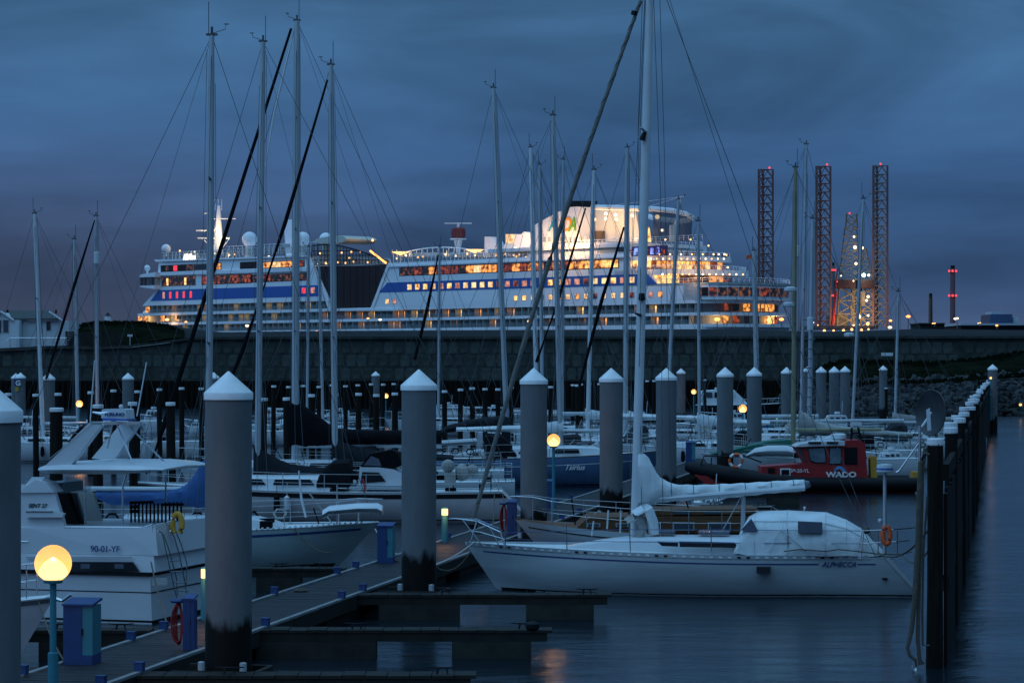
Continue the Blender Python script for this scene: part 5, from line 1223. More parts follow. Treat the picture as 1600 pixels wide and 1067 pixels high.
def sailboat(label, mast, Y, bow, L=10, B=3.2, zb=1.15, zs=.95, hull='white', deck='deck', mastm='alu', mr=.08, stripe=None, cov=None, cov_h=.32, covz=2.0, boomlen=None, furl=None, furl_r=.055,
             sp=(.45,), k=1.3, frac=.42, cab=True, hood=None, yaw=0, foot_z=1.25, lines=True, rake=.7, srake=0, cabh=.38, stern=.7, detail=6, boom='alu', name='sailboat', group='sailboats moored in the marina', cov_end=1.0):
    xt, ytp, xb = mast
    foot = PZ(xb, Y, foot_z); a = (0 if bow > 0 else math.pi)+yaw
    ux, uy = math.cos(a), math.sin(a); s_m = L*(1-frac)
    fr = Frame(foot.x-ux*s_m, foot.y-uy*s_m, ux, uy)
    top = P(xt, ytp, Y)
    o = thing(name, label, 'sailboat', fr.p(L/2, 0, 0), group)
    h = Hull(fr, L, B, zb, zs, rake=rake, srake=srake, stern=stern); h.mastm = M[mastm]
    ho = h.build(o, M[hull], M[deck])
    if stripe:
        q = MB()
        for s in (-1, 1): h.strip(q, .10, .16, s, .006, u1=.97, u0=.02)
        q.build('stripe', M[stripe], ho)
    q = MB()
    for s in (-1, 1): q.tube([h.pt(i/24, h.sheer(i/24)+.02, s, -.02) for i in range(25)], .025, 5)
    q.build('toe_rail', M['teak'] if hull in ('bluehull',) else M['alu'], ho)
    zd = lambda s: h.sheer(s/L)
    if cab:
        cb = trunk(fr, s_m-L*.20, s_m+L*.20, B*.30, B*.17, zd, cabh, cabh*.75, M['white'], o)
        for a_, b_ in ((-.16, -.05), (-.03, .07)):
            for sd in (-1, 1):
                w1 = B*.30-(B*.13)*((a_+.20)/.4); z0 = zd(s_m)+cabh*.30; z1 = zd(s_m)+cabh*.68
                side_win(fr, [(s_m+L*a_, z0), (s_m+L*b_, z0), (s_m+L*(b_-.005), z1), (s_m+L*(a_+.012), z1)], sd*(w1+.0), M['glass'], cb, th=.035*sd) if sd == -1 else None
        q = MB(); fr.box(q, s_m+L*.06, s_m+L*.06+.5, -.25, .25, zd(s_m)+cabh+.0, zd(s_m)+cabh+.06); q.build('hatch', M['winc'], cb)
    if hood:
        s0 = s_m-L*.21; w_ = B*.3; zz = zd(s0)+cabh*.8; secs = []
        for ds_, hh in ((.55, .02), (.35, .35), (.05, .58), (-.45, .62), (-.5, .58)):
            secs.append([fr.p(s0+ds_, w_*c_, zz-.25+(hh+.25)*s_) for c_, s_ in ((-1, 0), (-.97, .55), (-.8, .9), (-.4, 1.0), (.4, 1.0), (.8, .9), (.97, .55), (1, 0))])
        MB().loft(secs).build('spray_hood', M[hood], o, smooth=True)
    mst = rigging(fr, h, foot, top, o, L-.12, .08, s_m-.15, k, sp, M[furl] if furl else None, furl_r, mastr=mr)
    bl_ = boomlen or L*.36; gz_ = covz
    MB().tube([fr.p(s_m-.1, 0, gz_), fr.p(s_m-bl_, 0, gz_+.02)], mr*.72, 8).build('boom', M[boom], o)
    if cov: cover(fr, [(s_m+.12, gz_+.1+cov_h*3.2, gz_-.12), (s_m-.35, gz_+.1+cov_h*2.3, gz_-.14), (s_m-bl_*.3, gz_+.08+cov_h*1.15, gz_-.12), (s_m-bl_*.65, gz_+.06+cov_h*.85, gz_-.10), (s_m-bl_*cov_end, gz_+.04+cov_h*.45, gz_-.08)], .15, M[cov], o, seed=int(Y))
    q = MB(); q.tube([fr.p(s_m-bl_*.8, 0, gz_-.06), fr.p(s_m-bl_*.82, 0, zd(s_m-bl_*.8)+.05)], .012*k, 4); q.tube([fr.p(s_m-bl_, 0, gz_), top], .004*k, 4); q.build('mainsheet', M['wire'], o)
    if lines: lifelines(fr, h, o, .03, .9, detail, k=k*(.5 if Y > 95 else .75), mm_='alu')
    return o, fr, h, top, s_m

# ---- the white sloop in front (bow to the left)
A, B_ = Vector((8.24, 56.9)), Vector((-1.06, 58.2)); d = (B_-A)
fa = Frame(A.x, A.y, d.x, d.y); LA = d.length
al = thing('sailboat', 'white sloop with covered boom and cockpit tent, moored against the near breakwater piles', 'sailboat', fa.p(LA/2, 0, 0), 'sailboats moored in the marina')
ha = Hull(fa, LA, 3.1, 1.03, .88, dip=.03, draft=.5, rake=.72, srake=-.80, stern=.62, full=.42); ha.mastm = M['aluw']
hob = ha.build(al, M['whiteh'], M['deck'], bootz=.055)
q = MB(); ha.strip(q, .135, .165, -1, .006, u0=.148, u1=.965); ha.strip(q, .135, .165, -1, .006, u0=.03, u1=.068, n=4); ha.strip(q, .135, .165, 1, .006, u0=.05, u1=.965); q.build('blue_stripe', M['navy'], hob)
q = MB()
k_ = [ha.pt(0, ha.sheer(0)-lv, sd) -Vector((fa.ux, fa.uy, 0))*.015 for lv in (0, .1, .3, .55, .8) for sd in (-.97, .97)]
q.v += [tuple(p_) for p_ in k_]; q.f += [(2*i, 2*i+1, 2*i+3, 2*i+2) for i in range(4)]; q.build('transom', M['white'], hob)
q = MB()
for s in (-1, 1):
    ha.strip(q, -.045, .045, s, .012, u0=.03, u1=.995)
q.build('toe_rail', M['alu'], hob)
for i in range(44):
    u = .05+i*.0213; q = MB(); k_ = [ha.pt(u, ha.sheer(u)-.025, -1, .018), ha.pt(u+.008, ha.sheer(u)-.025, -1, .018), ha.pt(u+.009, ha.sheer(u)+.012, -1, .018), ha.pt(u+.001, ha.sheer(u)+.012, -1, .018)]
    v_ = Vector((0, -.008, 0)); q.add(k_+[x+v_ for x in k_], [(0, 1, 2, 3), (4, 5, 6, 7), (0, 1, 5, 4), (1, 2, 6, 5), (2, 3, 7, 6), (3, 0, 4, 7)]); q.build('rail_slot', M['cap'] if i % 9 not in (3, 4) else M['blackp'], hob)
q = MB(); sp_ = fa.S(1187), fa.S(1208); fa.sz(q, [(sp_[0], ha.sheer(.3)-.19), (sp_[1], ha.sheer(.3)-.19), (sp_[1], ha.sheer(.3)-.33), (sp_[0], ha.sheer(.3)-.33)], -1.62, -1.30); q.build('hull_port', M['glass'], hob)
pA = ha.pt(.142, ha.sheer(.142)-.20, -1, .02); pB = ha.pt(.08, ha.sheer(.08)-.20, -1, .02); text('name_lettering', 'ALPHECCA', .15, M['navy'], pA, pB-pA, (0, 0, 1), hob, shear=.35, bold=.002, extrude=.003)
MB().lathe([(.05, -.02), (.07, 0), (.05, .02)], ha.pt(.035, .42, -1, .02), 10).build('exhaust', M['blackp'], hob)
zd = lambda s: ha.sheer(max(0, min(1, s/LA)))
cb = trunk(fa, fa.S(1190), fa.S(880), 1.02, .42, zd, .36, .30, M['white'], al, nose=1.0)
for x0, x1 in ((1027, 1060), (1062, 1157)):
    side_win(fa, [fa.at(x0+(8 if x0 < 1050 else 1), 853.5 if x0 > 1050 else 852, -.95), fa.at(x1+(0 if x0 < 1050 else 1), 855 if x0 > 1050 else 853, -.95), fa.at(x1-(0 if x0 < 1050 else 10), 846.5, -.95), fa.at(x0, 845, -.95)], -.93, M['glass'], cb, th=.16)
for x0, x1 in ((1020, 1055), (1092, 1140)):
    q = MB(); fa.box(q, fa.S(x1), fa.S(x0), -.3, .3, zd(5)+.385, zd(5)+.44); q.build('hatch', M['winc'], cb)
# cockpit tent
st_t = [(1148, 862, 858), (1156, 862, 828), (1168, 863, 808), (1180, 863, 800), (1200, 864, 798.5), (1230, 864, 798), (1262, 864, 799.5), (1290, 865, 801.5), (1322, 866, 813), (1345, 866, 827), (1362, 867, 843), (1379, 867, 861)]
secs = []
rnd = random.Random(9)
for x, yb, ytt in st_t:
    s, zb_ = fa.at(x, yb, -.6); _, zt_ = fa.at(x, ytt, 0); w_ = 1.22-max(0, (x-1300))*.0055 if x > 1150 else 1.1; hh = max(.03, zt_-zb_)
    ring_ = []
    for c_, s_ in ((-1, 0), (-1.0, .3), (-.96, .58), (-.84, .82), (-.55, .96), (0, 1), (.55, .96), (.84, .82), (.96, .58), (1, .3), (1, 0)):
        ring_.append(fa.p(s, w_*c_+rnd.uniform(-.05, .05), zb_+hh*s_+rnd.uniform(-.02, .02)))
    secs.append(ring_)
tent = MB().loft(secs, closed=True).build('cockpit_tent', M['whitec'], al, smooth=True)
q = MB()
for i in (3, 5, 7, 8, 9): q.tube([p_+Vector((0, -.006, .006)) for p_ in secs[i]], .007, 4)
q.tube([secs[i][3]+Vector((0, -.012, .006)) for i in range(1, 11)], .007, 4); q.build('seam', M['whitec'], tent)['kind'] = 'stuff'
def tent_t(zf): return -1.22*(.995 if zf < .4 else .965)
side_win(fa, [fa.at(1247, 832, -1.24), fa.at(1285, 832.5, -1.24), fa.at(1285, 815, -1.12), fa.at(1247, 813.5, -1.12)], -1.12, M['winc'], tent, th=.15)
side_win(fa, [fa.at(1157, 828.5, -1.2), fa.at(1184, 828.5, -1.2), fa.at(1174, 809.5, -1.1)], -1.06, M['winc'], tent, th=.14)
q = MB()
for x, x2 in ((1228, 1200), (1206, 1262)): q.tube([fa.w(x, 800, -.55), fa.w((x*.7+x2*.3), 828, -1.24), fa.w(x2, 862, -1.27)], .012, 5)
q.build('tent_pole_seam', M['whitec'], tent)
# rigging
foot = fa.p(fa.S(992), 0, zd(5)+.34); footY = foot.y; top = P(1016.5, -42, footY); up = top-foot
mst = MB().tube([foot, foot+up*.7, top], [.105, .105, .08], 14).build('mast', M['aluw'], al, smooth=True)
MB().tube([P(1007.5, 207, footY-.14), P(1003, 219, footY-.16)], [.05, .07], 8).build('radar_reflector', M['blackp'], mst)
for y in (207, 493, -5):
    u_ = (CZ-(y-HZ)/F*footY-foot.z)/up.z; a = foot+up*u_; wv = Vector((fa.vx, fa.vy, 0)); q = MB(); q.tube([a-wv*.85+Vector((-.05, 0, .03)), a, a+wv*.85+Vector((-.05, 0, .03))], [.02, .04, .02], 6); q.build('spreader', M['blackp'] if y == 493 else M['alu'], mst)
a = foot+up*.42; MB().lathe([(.06, -.04), (.08, 0), (.06, .12)], (a.x-.0, a.y-.14, a.z), 10).build('steaming_light', M['blackp'], mst)
bow = fa.p(LA-.12, 0, zd(LA)+.05); T = P(1001, 2, footY+.0); T2 = P(741, 806, bow.y)
n = 40; pts = [T2+(T-T2)*i/n+Vector((-.16*math.sin(math.pi*i/n), 0, 0)) for i in range(n+1)]
MB().tube(pts, [(.042+.016*math.sin(math.pi*min(1, .15+i/n*.9)))*(1+.09*math.sin(i*1.9)) for i in range(n+1)], 10).build('furled_foresail', M['beige'], al, smooth=True)
q = MB()
for i in range(160):
    u_ = i/160; c_ = T2+(T-T2)*u_+Vector((-.16*math.sin(math.pi*u_), 0, 0)); q.v.append(tuple(c_+Vector((.058*math.cos(i*1.1), .058*math.sin(i*1.1), 0))))
hel = q.v[:]; q = MB().tube(hel, .005, 4); q.build('furling_line', M['greyc'], al)
MB().tube([P(992, 18, footY), P(990.5, 24, footY)], .075, 8).build('swivel', M['blackp'], al); MB().lathe([(.10, -.06), (.11, .05)], T2+(bow-T2)*.4, 10).build('furling_drum', M['blackp'], al)
q = MB()
q.tube([bow, T2], .008, 4); q.tube([T, top], .008, 4)
for pts in ([(1005, -40), (997, 207), (1003, 860)], [(1030, -40), (1038, 240), (1044, 560), (1050, 858)], [(1020, -40), (1032, 300), (1036, 858)], [(1008, -10), (988, 400), (984, 852)], [(1009, -10), (1000, 210), (1001, 500), (992, 770)]):
    q.tube([P(x, y, footY+(.9 if i % 2 else -.6)*(0 if y < 0 else 1)*.5) for i, (x, y) in enumerate(pts)], .0065, 4, cap=False)
bsp = fa.p(.1, 0, zd(0)); q.tube([P(1034, -20, footY), bsp], .008, 4); q.tube([P(1040, -20, footY+.3), P(1225, 560, footY-1.0), fa.p(.15, -.9, zd(0))], .007, 4)
q.build('rigging', M['wire'], al)['kind'] = 'stuff'
bm_ = MB(); bm_.tube([P(997, 782, footY), P(1258, 762, footY-.6)], .06, 8).build('boom', M['alu'], al)
stc = [(996, 703, 794), (1003, 704, 792), (1014, 716, 790), (1028, 742, 786), (1045, 754, 784), (1065, 757, 782), (1100, 757, 781), (1150, 755, 777), (1200, 752, 771), (1235, 750, 768), (1256, 748.5, 767)]
secs = []
rnd = random.Random(5)
for i in range(46):
    x = 996+(1256-996)*i/45; a = interp([(p[0], p[1]) for p in stc], x); b = interp([(p[0], p[2]) for p in stc], x); zt_ = CZ-(a-HZ)/F*footY; zb_ = CZ-(b-HZ)/F*footY; c_ = (zt_+zb_)/2; hh = (zt_-zb_)/2
    w_ = .17+(.06 if x < 1030 else 0)+.025*math.sin(i*.9); X = PZ(x, footY, 0).x
    secs.append([Vector((X+rnd.uniform(-.006, .006), footY+w_*math.cos(q_)*(1+.16*math.sin(i*.75+3*q_)+.1*rnd.uniform(-1, 1)), c_+hh*math.sin(q_)*(1+.05*math.sin(i*1.3+2.2*q_)))) for q_ in [2*math.pi*j/14 for j in range(14)]])
scv = MB().loft(secs).build('sail_cover', M['whitec'], al, smooth=True)
q = MB()
for i in (9, 15, 22, 29, 36, 42): q.tube([p_+(p_-sum(secs[i], Vector())/14).normalized()*.008 for p_ in secs[i]]+[secs[i][0]], .007, 4)
q.build('tie', M['greyc'], scv)['kind'] = 'stuff'
q = MB(); q.tube([P(1256, 757, footY), P(1262, 757, footY), P(1266, 760, footY)], [.10, .09, .03], 8); q.build('sail_end', M['winc'], al)
q = MB(); q.tube([P(1162, 776, footY), P(1160, 838, footY)], .05, 8); q.tube([P(1158, 776, footY), P(1120, 845, footY)], .012, 5); q.build('vang', M['alu'], al)
# bundled sail and gear at the mast foot
for st_, m_, nm in ((([(995, 800), (1010, 792), (1018, 812), (1022, 830)]), 'whitec', 'bundled_sail'), (([(984, 812), (996, 806), (1004, 822), (1000, 834)]), 'canvas', 'bundled_sail')):
    q = MB(); q.loft([[P(x, y, footY-.3)+Vector((math.cos(a)*.11*(1+.3*math.sin(a*3+i)), math.sin(a)*.15, math.sin(a)*.07)) for a in [2*math.pi*j/9 for j in range(9)]] for i, (x, y) in enumerate(st_)]); q.build(nm, M[m_], al, smooth=True)
for x0, y0, x1, y1 in ((950.5, 797, 948.5, 826), (970, 800, 969, 832), (927.5, 814, 924.5, 837)): MB().tube([P(x0, y0, footY-.5), P(x1, y1, footY-.5)], .022, 6).build('winch_handle_tube', M['white'], al)
# lifelines, pulpit, pushpit, radar pole, rescue ring
q = MB(); xs_ = [790, 886, 985, 1112, 1232, 1345]
for x in xs_: a = fa.w(x, 862 if x > 900 else 853, -1.2); z_ = zd(fa.S(x, -1.2)); a.z = z_; q.tube([a, a+Vector((-.02 if x < 1300 else .07, 0, .62))], .013, 6)
q.build('stanchion', M['steel'], al)['kind'] = 'stuff'
q = MB()
for ys in ((801, 817, 829, 829, 829, 829), (833, 842, 846, 848, 849, 849)): q.tube([fa.w(x, y, -1.2) for x, y in zip([790]+xs_[1:], (832, 829, 827, 827.5, 828.5, 829) if ys[0] == 801 else (842, 845, 846, 848, 848.5, 849))], .007, 5)
q.build('lifeline', M['navy'], al)['kind'] = 'stuff'
q = MB()
pp = [fa.w(790, 857, -.95), fa.w(782, 831, -.9), fa.w(745, 814, -.45), fa.w(712, 810, -.1), fa.w(702, 810, .0), fa.w(745, 811, .45), fa.w(780, 826, .8)]
q.tube(pp, .017, 6); q.tube([fa.w(788, 842, -.95), fa.w(750, 831, -.5), fa.w(733, 829, -.25)], .013, 6)
for x0, y0, x1, y1 in ((762, 818, 780, 852), (722, 811, 752, 850), (745, 813, 735, 848)): q.tube([fa.w(x0, y0, -.5), fa.w(x1, y1, -.5)], .014, 5)
q.build('pulpit', M['steel'], al)
q = MB(); q.tube([fa.w(1340, 862, -1.1), fa.w(1348, 829, -1.1), fa.w(1395, 827, -1.0), fa.w(1420, 825, -.2), fa.w(1436, 823, .6)], .014, 6); q.tube([fa.w(1344, 849, -1.1), fa.w(1400, 846, -1.0), fa.w(1420, 844, -.2)], .012, 6)
for x in (1372, 1402): q.tube([fa.w(x, 829, -.9), fa.w(x, 866, -.9)], .012, 5)
q.build('pushpit', M['steel'], al)
rp = MB().tube([fa.w(1382.5, 866, -.6), fa.w(1382.5, 738, -.6)], .038, 8).build('radar_pole', M['alu'], al)
c = fa.w(1382.5, 731.5, -.6); ra = MB().lathe([(.13, -.09), (.18, -.075), (.185, 0), (.17, .08), (.05, .10)], c, 20).build('radar_dome', M['white'], rp, smooth=True)
MB().lathe([(.187, -.03), (.187, .01)], c, 20).build('blue_band', M['sblue'], ra)
a = c+Vector((-.125, -.19, .015)); 
c = fa.w(1385, 836, -1.05); q = MB(); q.tube([c+Vector((.08*math.cos(t_), .02*math.sin(t_), .19*math.sin(t_))) for t_ in [R(100+(340)*i/20) for i in range(21)]], .055, 8); q.build('rescue_ring', M['orange'], al, smooth=True)
q = MB(); q.sphere(fa.w(1375, 813, -.6), .045, 8, 6); q.build('gps_antenna', M['white'], al); q = MB(); q.sphere(fa.w(1257, 793, 0), .03, 8, 6); q.tube([fa.w(1256, 799, 0), fa.w(1257, 793, 0)], .012, 5); q.build('gps_antenna', M['white'], al)
q = MB(); q.sphere(fa.w(1354, 828, -1.0), .085, 8, 6); q.build('outboard_cover', M['rope'], al)
def rope(pts, r, m, label, nm='mooring_line'):
    return tag(MB().tube(pts, r, 6).build(nm, M[m], origin=pts[0], smooth=True), label, 'mooring line', 'mooring lines')
def sag(a, b, d, n=10): return [a+(b-a)*i/n-Vector((0, 0, d*4*(i/n)*(1-i/n))) for i in range(n+1)]
rope(sag(fa.w(742, 846, -.2), on_dock(650, LR-.1, .56), .12), .018, 'ropew', 'pale mooring line from the white sloop bow down to the dock')
rope(sag(fa.w(742, 850, .2), on_dock(675, LR-.1, .56), .35), .018, 'rope', 'slack dark line from the white sloop bow to the dock')
rope(sag(fa.w(1372, 863, -1.0), P(1452, 826, 43.4), .25), .02, 'rope', 'line from the white sloop stern to the nearest breakwater pile')
rope(sag(fa.w(1410, 866, -.5), P(1452, 858, 43.4), .2), .016, 'rope', 'second line from the white sloop stern to the breakwater')
rope([fa.w(x, y, -1.3) for x, y in ((1225, 861), (1250, 858), (1290, 861), (1310, 858), (1340, 861), (1370, 865), (1400, 866), (1425, 862))], .014, 'rope', 'brown rope lying along the deck edge of the white sloop')

# ---- motor cruiser on the left (transom to the dock)
fc = Frame(-7.06, 50.2, .96, -.28)     # s runs towards the stern
WC = 3.4
cr_ = thing('motor_cruiser', 'white flybridge motor cruiser with radar arch and number 90-01-YF', 'motor boat', fc.p(-3.6, 1.7, 0))
def cpoly(name, pts, t0, t1, m, parent=None, smooth=False):
    q = MB(); fc.poly(q, pts, t0, t1); return q.build(name, M[m] if isinstance(m, str) else m, parent or cr_, smooth)
# hull: flared topsides lofted from the stern forward
s235 = fc.S(235); secs = []
for ds, w_, fl in ((0, 1.0, 0), (-.9, 1.0, 0), (-3.5, 1.0, 0), (-5.5, .96, .06), (-7.5, .72, .2), (-8.8, .38, .35), (-9.8, .04, .45)):
    s = s235+ds; hw = WC/2*w_
    ring_ = [(hw*(.95-fl*.5), -.3), (hw*(.96-fl*.4), .05), (hw*(.985-fl*.2), .62), (hw, .94)]
    secs.append([fc.p(s, WC/2-a, z) for a, z in reversed(ring_)]+[fc.p(s, WC/2+a, z) for a, z in ring_])
hc = MB().loft(secs, closed=True).build('hull', M['white'], cr_)
def along(z0, z1, off, m, name, parent, prot=.02):
    q = MB(); secs = []
    for ds, w_, fl in ((.012, 1.0, 0), (-3.5, 1.0, 0), (-5.5, .96, .06), (-7.5, .72, .2), (-8.8, .38, .35)):
        hw = WC/2*w_*interp([(-.3, .95-fl*.5), (.05, .96-fl*.4), (.62, .985-fl*.2), (.94, 1)], (z0+z1)/2)
        secs.append([fc.p(s235+ds, WC/2-hw-off, z0), fc.p(s235+ds, WC/2-hw-off, z1), fc.p(s235+ds, WC/2+hw+off, z1), fc.p(s235+ds, WC/2+hw+off, z0)])
    return q.loft(secs).build(name, M[m], parent)
along(.945, 1.02, .05, 'blackp', 'rub_rail', hc); along(.61, .63, .004, 'blackp', 'hull_line', hc); along(.03, .07, .006, 'blackp', 'waterline_stripe', hc) ; along(-.25, .028, .004, 'grime', 'boot_stripe', hc)
# upper topsides with the long dark window, sloping in at the stern
secs = []
for ds, w_ in ((.09, .985), (-.9, 1.0), (-3.5, 1.0), (-5.5, .95), (-7.5, .70), (-8.8, .36)):
    hw = WC/2*w_; s = s235+ds
    secs.append([fc.p(s, WC/2-hw, 1.021), fc.p(s-.05, WC/2-hw*.975, 1.34), fc.p(s-.05, WC/2+hw*.975, 1.34), fc.p(s, WC/2+hw, 1.021)])
ut = MB().loft(secs).build('topside', M['white'], cr_)
side_win(fc, [fc.at(100, 877, -.03), fc.at(208, 877.5, -.03), fc.at(218, 892.5, -.03), fc.at(98, 892.5, -.03)], -.015, M['glass'], ut, th=.045)
for x in (125, 178): side_win(fc, [fc.at(x, 881, -.1), fc.at(x+14, 881, -.1), fc.at(x+14, 888, -.1), fc.at(x, 888, -.1)], -.062, M['winc'], ut, th=.006)
co = MB(); secs = []
for ds, hh, tp in ((.11, 1.93, .93), (-.6, 1.86, .95), (-2.6, 1.84, .97), (-3.3, 1.84, .97)):
    hw = WC/2; s = s235+ds
    secs.append([fc.p(s+.02, WC/2-hw*.965, 1.345), fc.p(s-.06, WC/2-hw*tp, hh), fc.p(s-.06, WC/2-hw*tp+.12, hh), fc.p(s-.06, WC/2+hw*tp-.12, hh), fc.p(s-.06, WC/2+hw*tp, hh), fc.p(s+.02, WC/2+hw*.965, 1.345)])
cm__ = MB().loft(secs).build('coaming', M['white'], cr_)
cpoly('chrome_line', [(40, 871.3), (205, 871.3), (205, 869.8), (40, 869.8)], -.04, .0, 'steel', cm__)
a = fc.w(142, 861, .035); text('registration', '90-01-YF', .17, M['navy'], fc.w(142, 861, .04)+Vector((0, -.06, 0)), fc.p(1, 0, 0)-fc.p(0, 0, 0), (0, 0, 1), cm__, bold=.003)
# cabin side, door recess, screens
cpoly('cabin_side', [(33, 832), (103, 832), (96, 806), (84, 766), (40, 757), (30, 757)], .10, .22, 'white'); cpoly('cabin_side', [(33, 832), (103, 832), (96, 806), (84, 766), (40, 757), (30, 757)], 3.18, 3.3, 'white')
cpoly('flybridge_side', [(30, 770), (84, 769), (72, 754), (56, 749), (40, 760)], .05, .5, 'white')
cpoly('bulkhead', [(84, 831), (136, 831), (118, 770), (86, 770)], 1.4, 1.5, 'glass'); cpoly('inner_side', [(120, 831), (163, 831), (146, 772), (132, 765), (110, 768)], 2.5, 2.6, 'swc')
cpoly('door', [(88, 830), (128, 830), (110, 786), (105, 770), (88, 770)], 1.3, 1.38, 'blackp')
cpoly('side_step', [(40, 808), (97, 808), (100, 802), (84, 798), (40, 798)], .0, .09, 'white'); cpoly('step_shadow', [(40, 799.6), (82, 799.6), (82, 798.6), (40, 798.6)], -.02, -.005, 'blackp')
text('model_lettering', 'SENT 27', .11, M['blackp'], fc.w(44, 792.5, .08), fc.p(1, 0, 0)-fc.p(0, 0, 0), (0, 0, 1), cr_, shear=.3, bold=.002)
cpoly('wind_screen', [(92, 768), (140, 768), (146, 745), (104, 745)], .9, .92, 'rail'); cpoly('wind_screen', [(40, 757), (62, 757), (70, 745), (50, 745)], .2, .22, 'white')
cpoly('foredeck', [(-120, 870), (40, 868), (40, 832), (20, 810), (-20, 806)], .25, 3.15, 'white'); cpoly('front_screen', [(18, 806), (34, 806), (34, 760), (26, 757)], .3, 3.1, 'glassb')
# hard top
secs = []
for x, yt_, yb_, w_ in ((50, 734.5, 736, 1.2), (57, 729.5, 738, 1.5), (70, 726.5, 740, 1.62), (120, 724.5, 741, 1.65), (200, 725, 741, 1.65), (250, 728, 739.5, 1.6), (275, 731, 736, 1.45), (289, 733.8, 735, 1.2)):
    x = 50+(x-50)*.80; s, z1 = fc.at(x, yt_, .1); _, z0 = fc.at(x, yb_, .1); zc = (z0+z1)/2
    secs.append([fc.p(s, 1.7-w_, zc-.01), fc.p(s, 1.7-w_*.97, z1-.02), fc.p(s, 1.7-w_*.85, z1), fc.p(s, 1.7, z1+.03), fc.p(s, 1.7+w_*.85, z1), fc.p(s, 1.7+w_*.97, z1-.02), fc.p(s, 1.7+w_, zc-.01), fc.p(s, 1.7+w_*.9, z0), fc.p(s, 1.7-w_*.9, z0)])
ht = MB().loft(secs).build('hard_top', M['white'], cr_, smooth=True)
cpoly('roof_hatch', [(138, 727), (204, 727), (204, 722), (165, 722), (165, 719.5), (140, 719.5)], 1.0, 2.2, 'white', ht)
cpoly('arch_leg', [(71, 727), (110, 727.5), (161, 660), (141, 658.5)], .15, .32, 'white', ht); cpoly('arch_leg', [(143, 716), (177, 720), (219.5, 659), (190, 660)], 2.9, 3.05, 'white', ht)
q = MB(); q.tube([fc.w(77, 717, .13), fc.w(146, 660, .13)], .006, 4); q.build('seam', M['swc'], ht)
a_ = [fc.w(141, 658.5, .15), fc.w(163, 659, .15), fc.w(220, 658.5, 3.05), fc.w(190, 658, 3.05)]; dn = Vector((0, 0, -.06)); q = MB(); q.add(a_+[v+dn for v in a_], [(0, 1, 2, 3), (4, 5, 6, 7), (0, 1, 5, 4), (1, 2, 6, 5), (2, 3, 7, 6), (3, 0, 4, 7)]); ab = q.build('arch_top', M['white'], ht)
q = MB(); q.tube([fc.w(182, 661, 1.6), fc.w(209, 727, .4)], .015, 5); q.tube([fc.w(203, 667, 2.9), fc.w(262, 727, 1.6)], .02, 5); q.tube([fc.w(168, 700, 1.8), fc.w(176, 661, 1.8)], .018, 5); q.build('stay', M['steel'], ht)
rd = cpoly('radar_box', [(158, 653), (197.5, 654.5), (196, 640), (194, 638.5), (162, 639), (159, 640)], 1.2, 1.6, 'white', ab); cpoly('radar_base', [(160, 657), (196, 657.5), (197, 654.7), (159, 653.2)], 1.15, 1.65, 'sblue', ab)
text('radar_lettering', 'FURUNO', .085, M['navy'], fc.w(163.5, 649.5, 1.18), fc.p(1, 0, 0)-fc.p(0, 0, 0), (0, 0, 1), ab, bold=.004, sx=1.25)
MB().tube([fc.w(145, 644, .9), fc.w(158, 646, .9), fc.w(170, 643.5, .9)], [.02, .035, .01], 6).build('horn', M['steel'], ab); MB().sphere(fc.w(189, 635, 1.4), .045, 8, 6).build('antenna', M['white'], ab)
q = MB(); q.tube([fc.w(206, 628, 1.8), fc.w(200, 662, 1.8)], .012, 5); q.tube([fc.w(229, 566, 2.5), fc.w(214, 650, 2.5)], .014, 5); q.tube([fc.w(148, 563, .5), fc.w(141, 658, .5)], .014, 5); q.build('whip_antenna', M['white'], ab)
q = MB(); q.tube([fc.w(197, 741, .3), fc.w(192, 758, .3), fc.w(191.5, 830, .3)], .022, 6); q.tube([fc.w(132.5, 745, .3), fc.w(133, 830, .3)], .012, 5); q.tube([fc.w(259, 741, 2.8), fc.w(259, 800, 2.8)], .02, 6); q.build('roof_post', M['steel'], cr_)['kind'] = 'stuff'
# guard rails of the aft cockpit, ladder and ring
q = MB(); q.tube([fc.w(32, 828, .12), fc.w(60, 822.5, .12), fc.w(225, 823.5, .12), fc.w(238, 819, .12)], .014, 6); q.tube([fc.w(32, 846, .05), fc.w(44, 846, .05)], .014, 6)
def tr(px, py): return P(px, py, 49.9-(px-235)*-.012)
q.tube([tr(238, 831), tr(239, 822), tr(246, 819), tr(257, 816.5)], .014, 6); q.tube([tr(259, 826), tr(260, 816), tr(268, 813.5)], .014, 6); q.build('guard_rail', M['steel'], cr_)
def TP(px, py):       # point on the transom plane
    u = (px-800)/F; s0 = s235+.2; # s fixed, solve t
    X0, Y0 = fc.X+fc.ux*s0, fc.Y+fc.uy*s0; t = (X0-Y0*u)/(fc.vy*u-fc.vx); Y_ = Y0+fc.vy*t; return Vector((u*Y_, Y_, CZ-(py-HZ)/F*Y_))
q = MB()
for pts in (((247, 829), (253, 832), (261, 868), (275, 930), (279, 943)), ((266, 829), (272, 838), (281, 870), (290, 915), (292, 938)), ((255, 834), (265, 862), (276, 905), (277, 930)), ((273, 826), (283, 850), (292, 880), (291, 915))): q.tube([TP(*p_) for p_ in pts], .013, 5)
for x0, x1, y in ((262, 281, 876), (266, 285, 893), (273, 292, 910), (280, 295, 923), (285, 299, 940)): q.tube([TP(x0, y), TP(x1, y-1)], .014, 5)
q.build('boarding_ladder', M['steel'], cr_)
c = TP(278, 818)+Vector((0, -.12, 0)); q = MB(); q.tube([c+Vector((.095*math.cos(t_), .02*math.sin(t_), .20*math.sin(t_))) for t_ in [R(-60+300*i/18) for i in range(19)]], .06, 8); q.build('rescue_ring', M['yellow'], cr_, smooth=True)
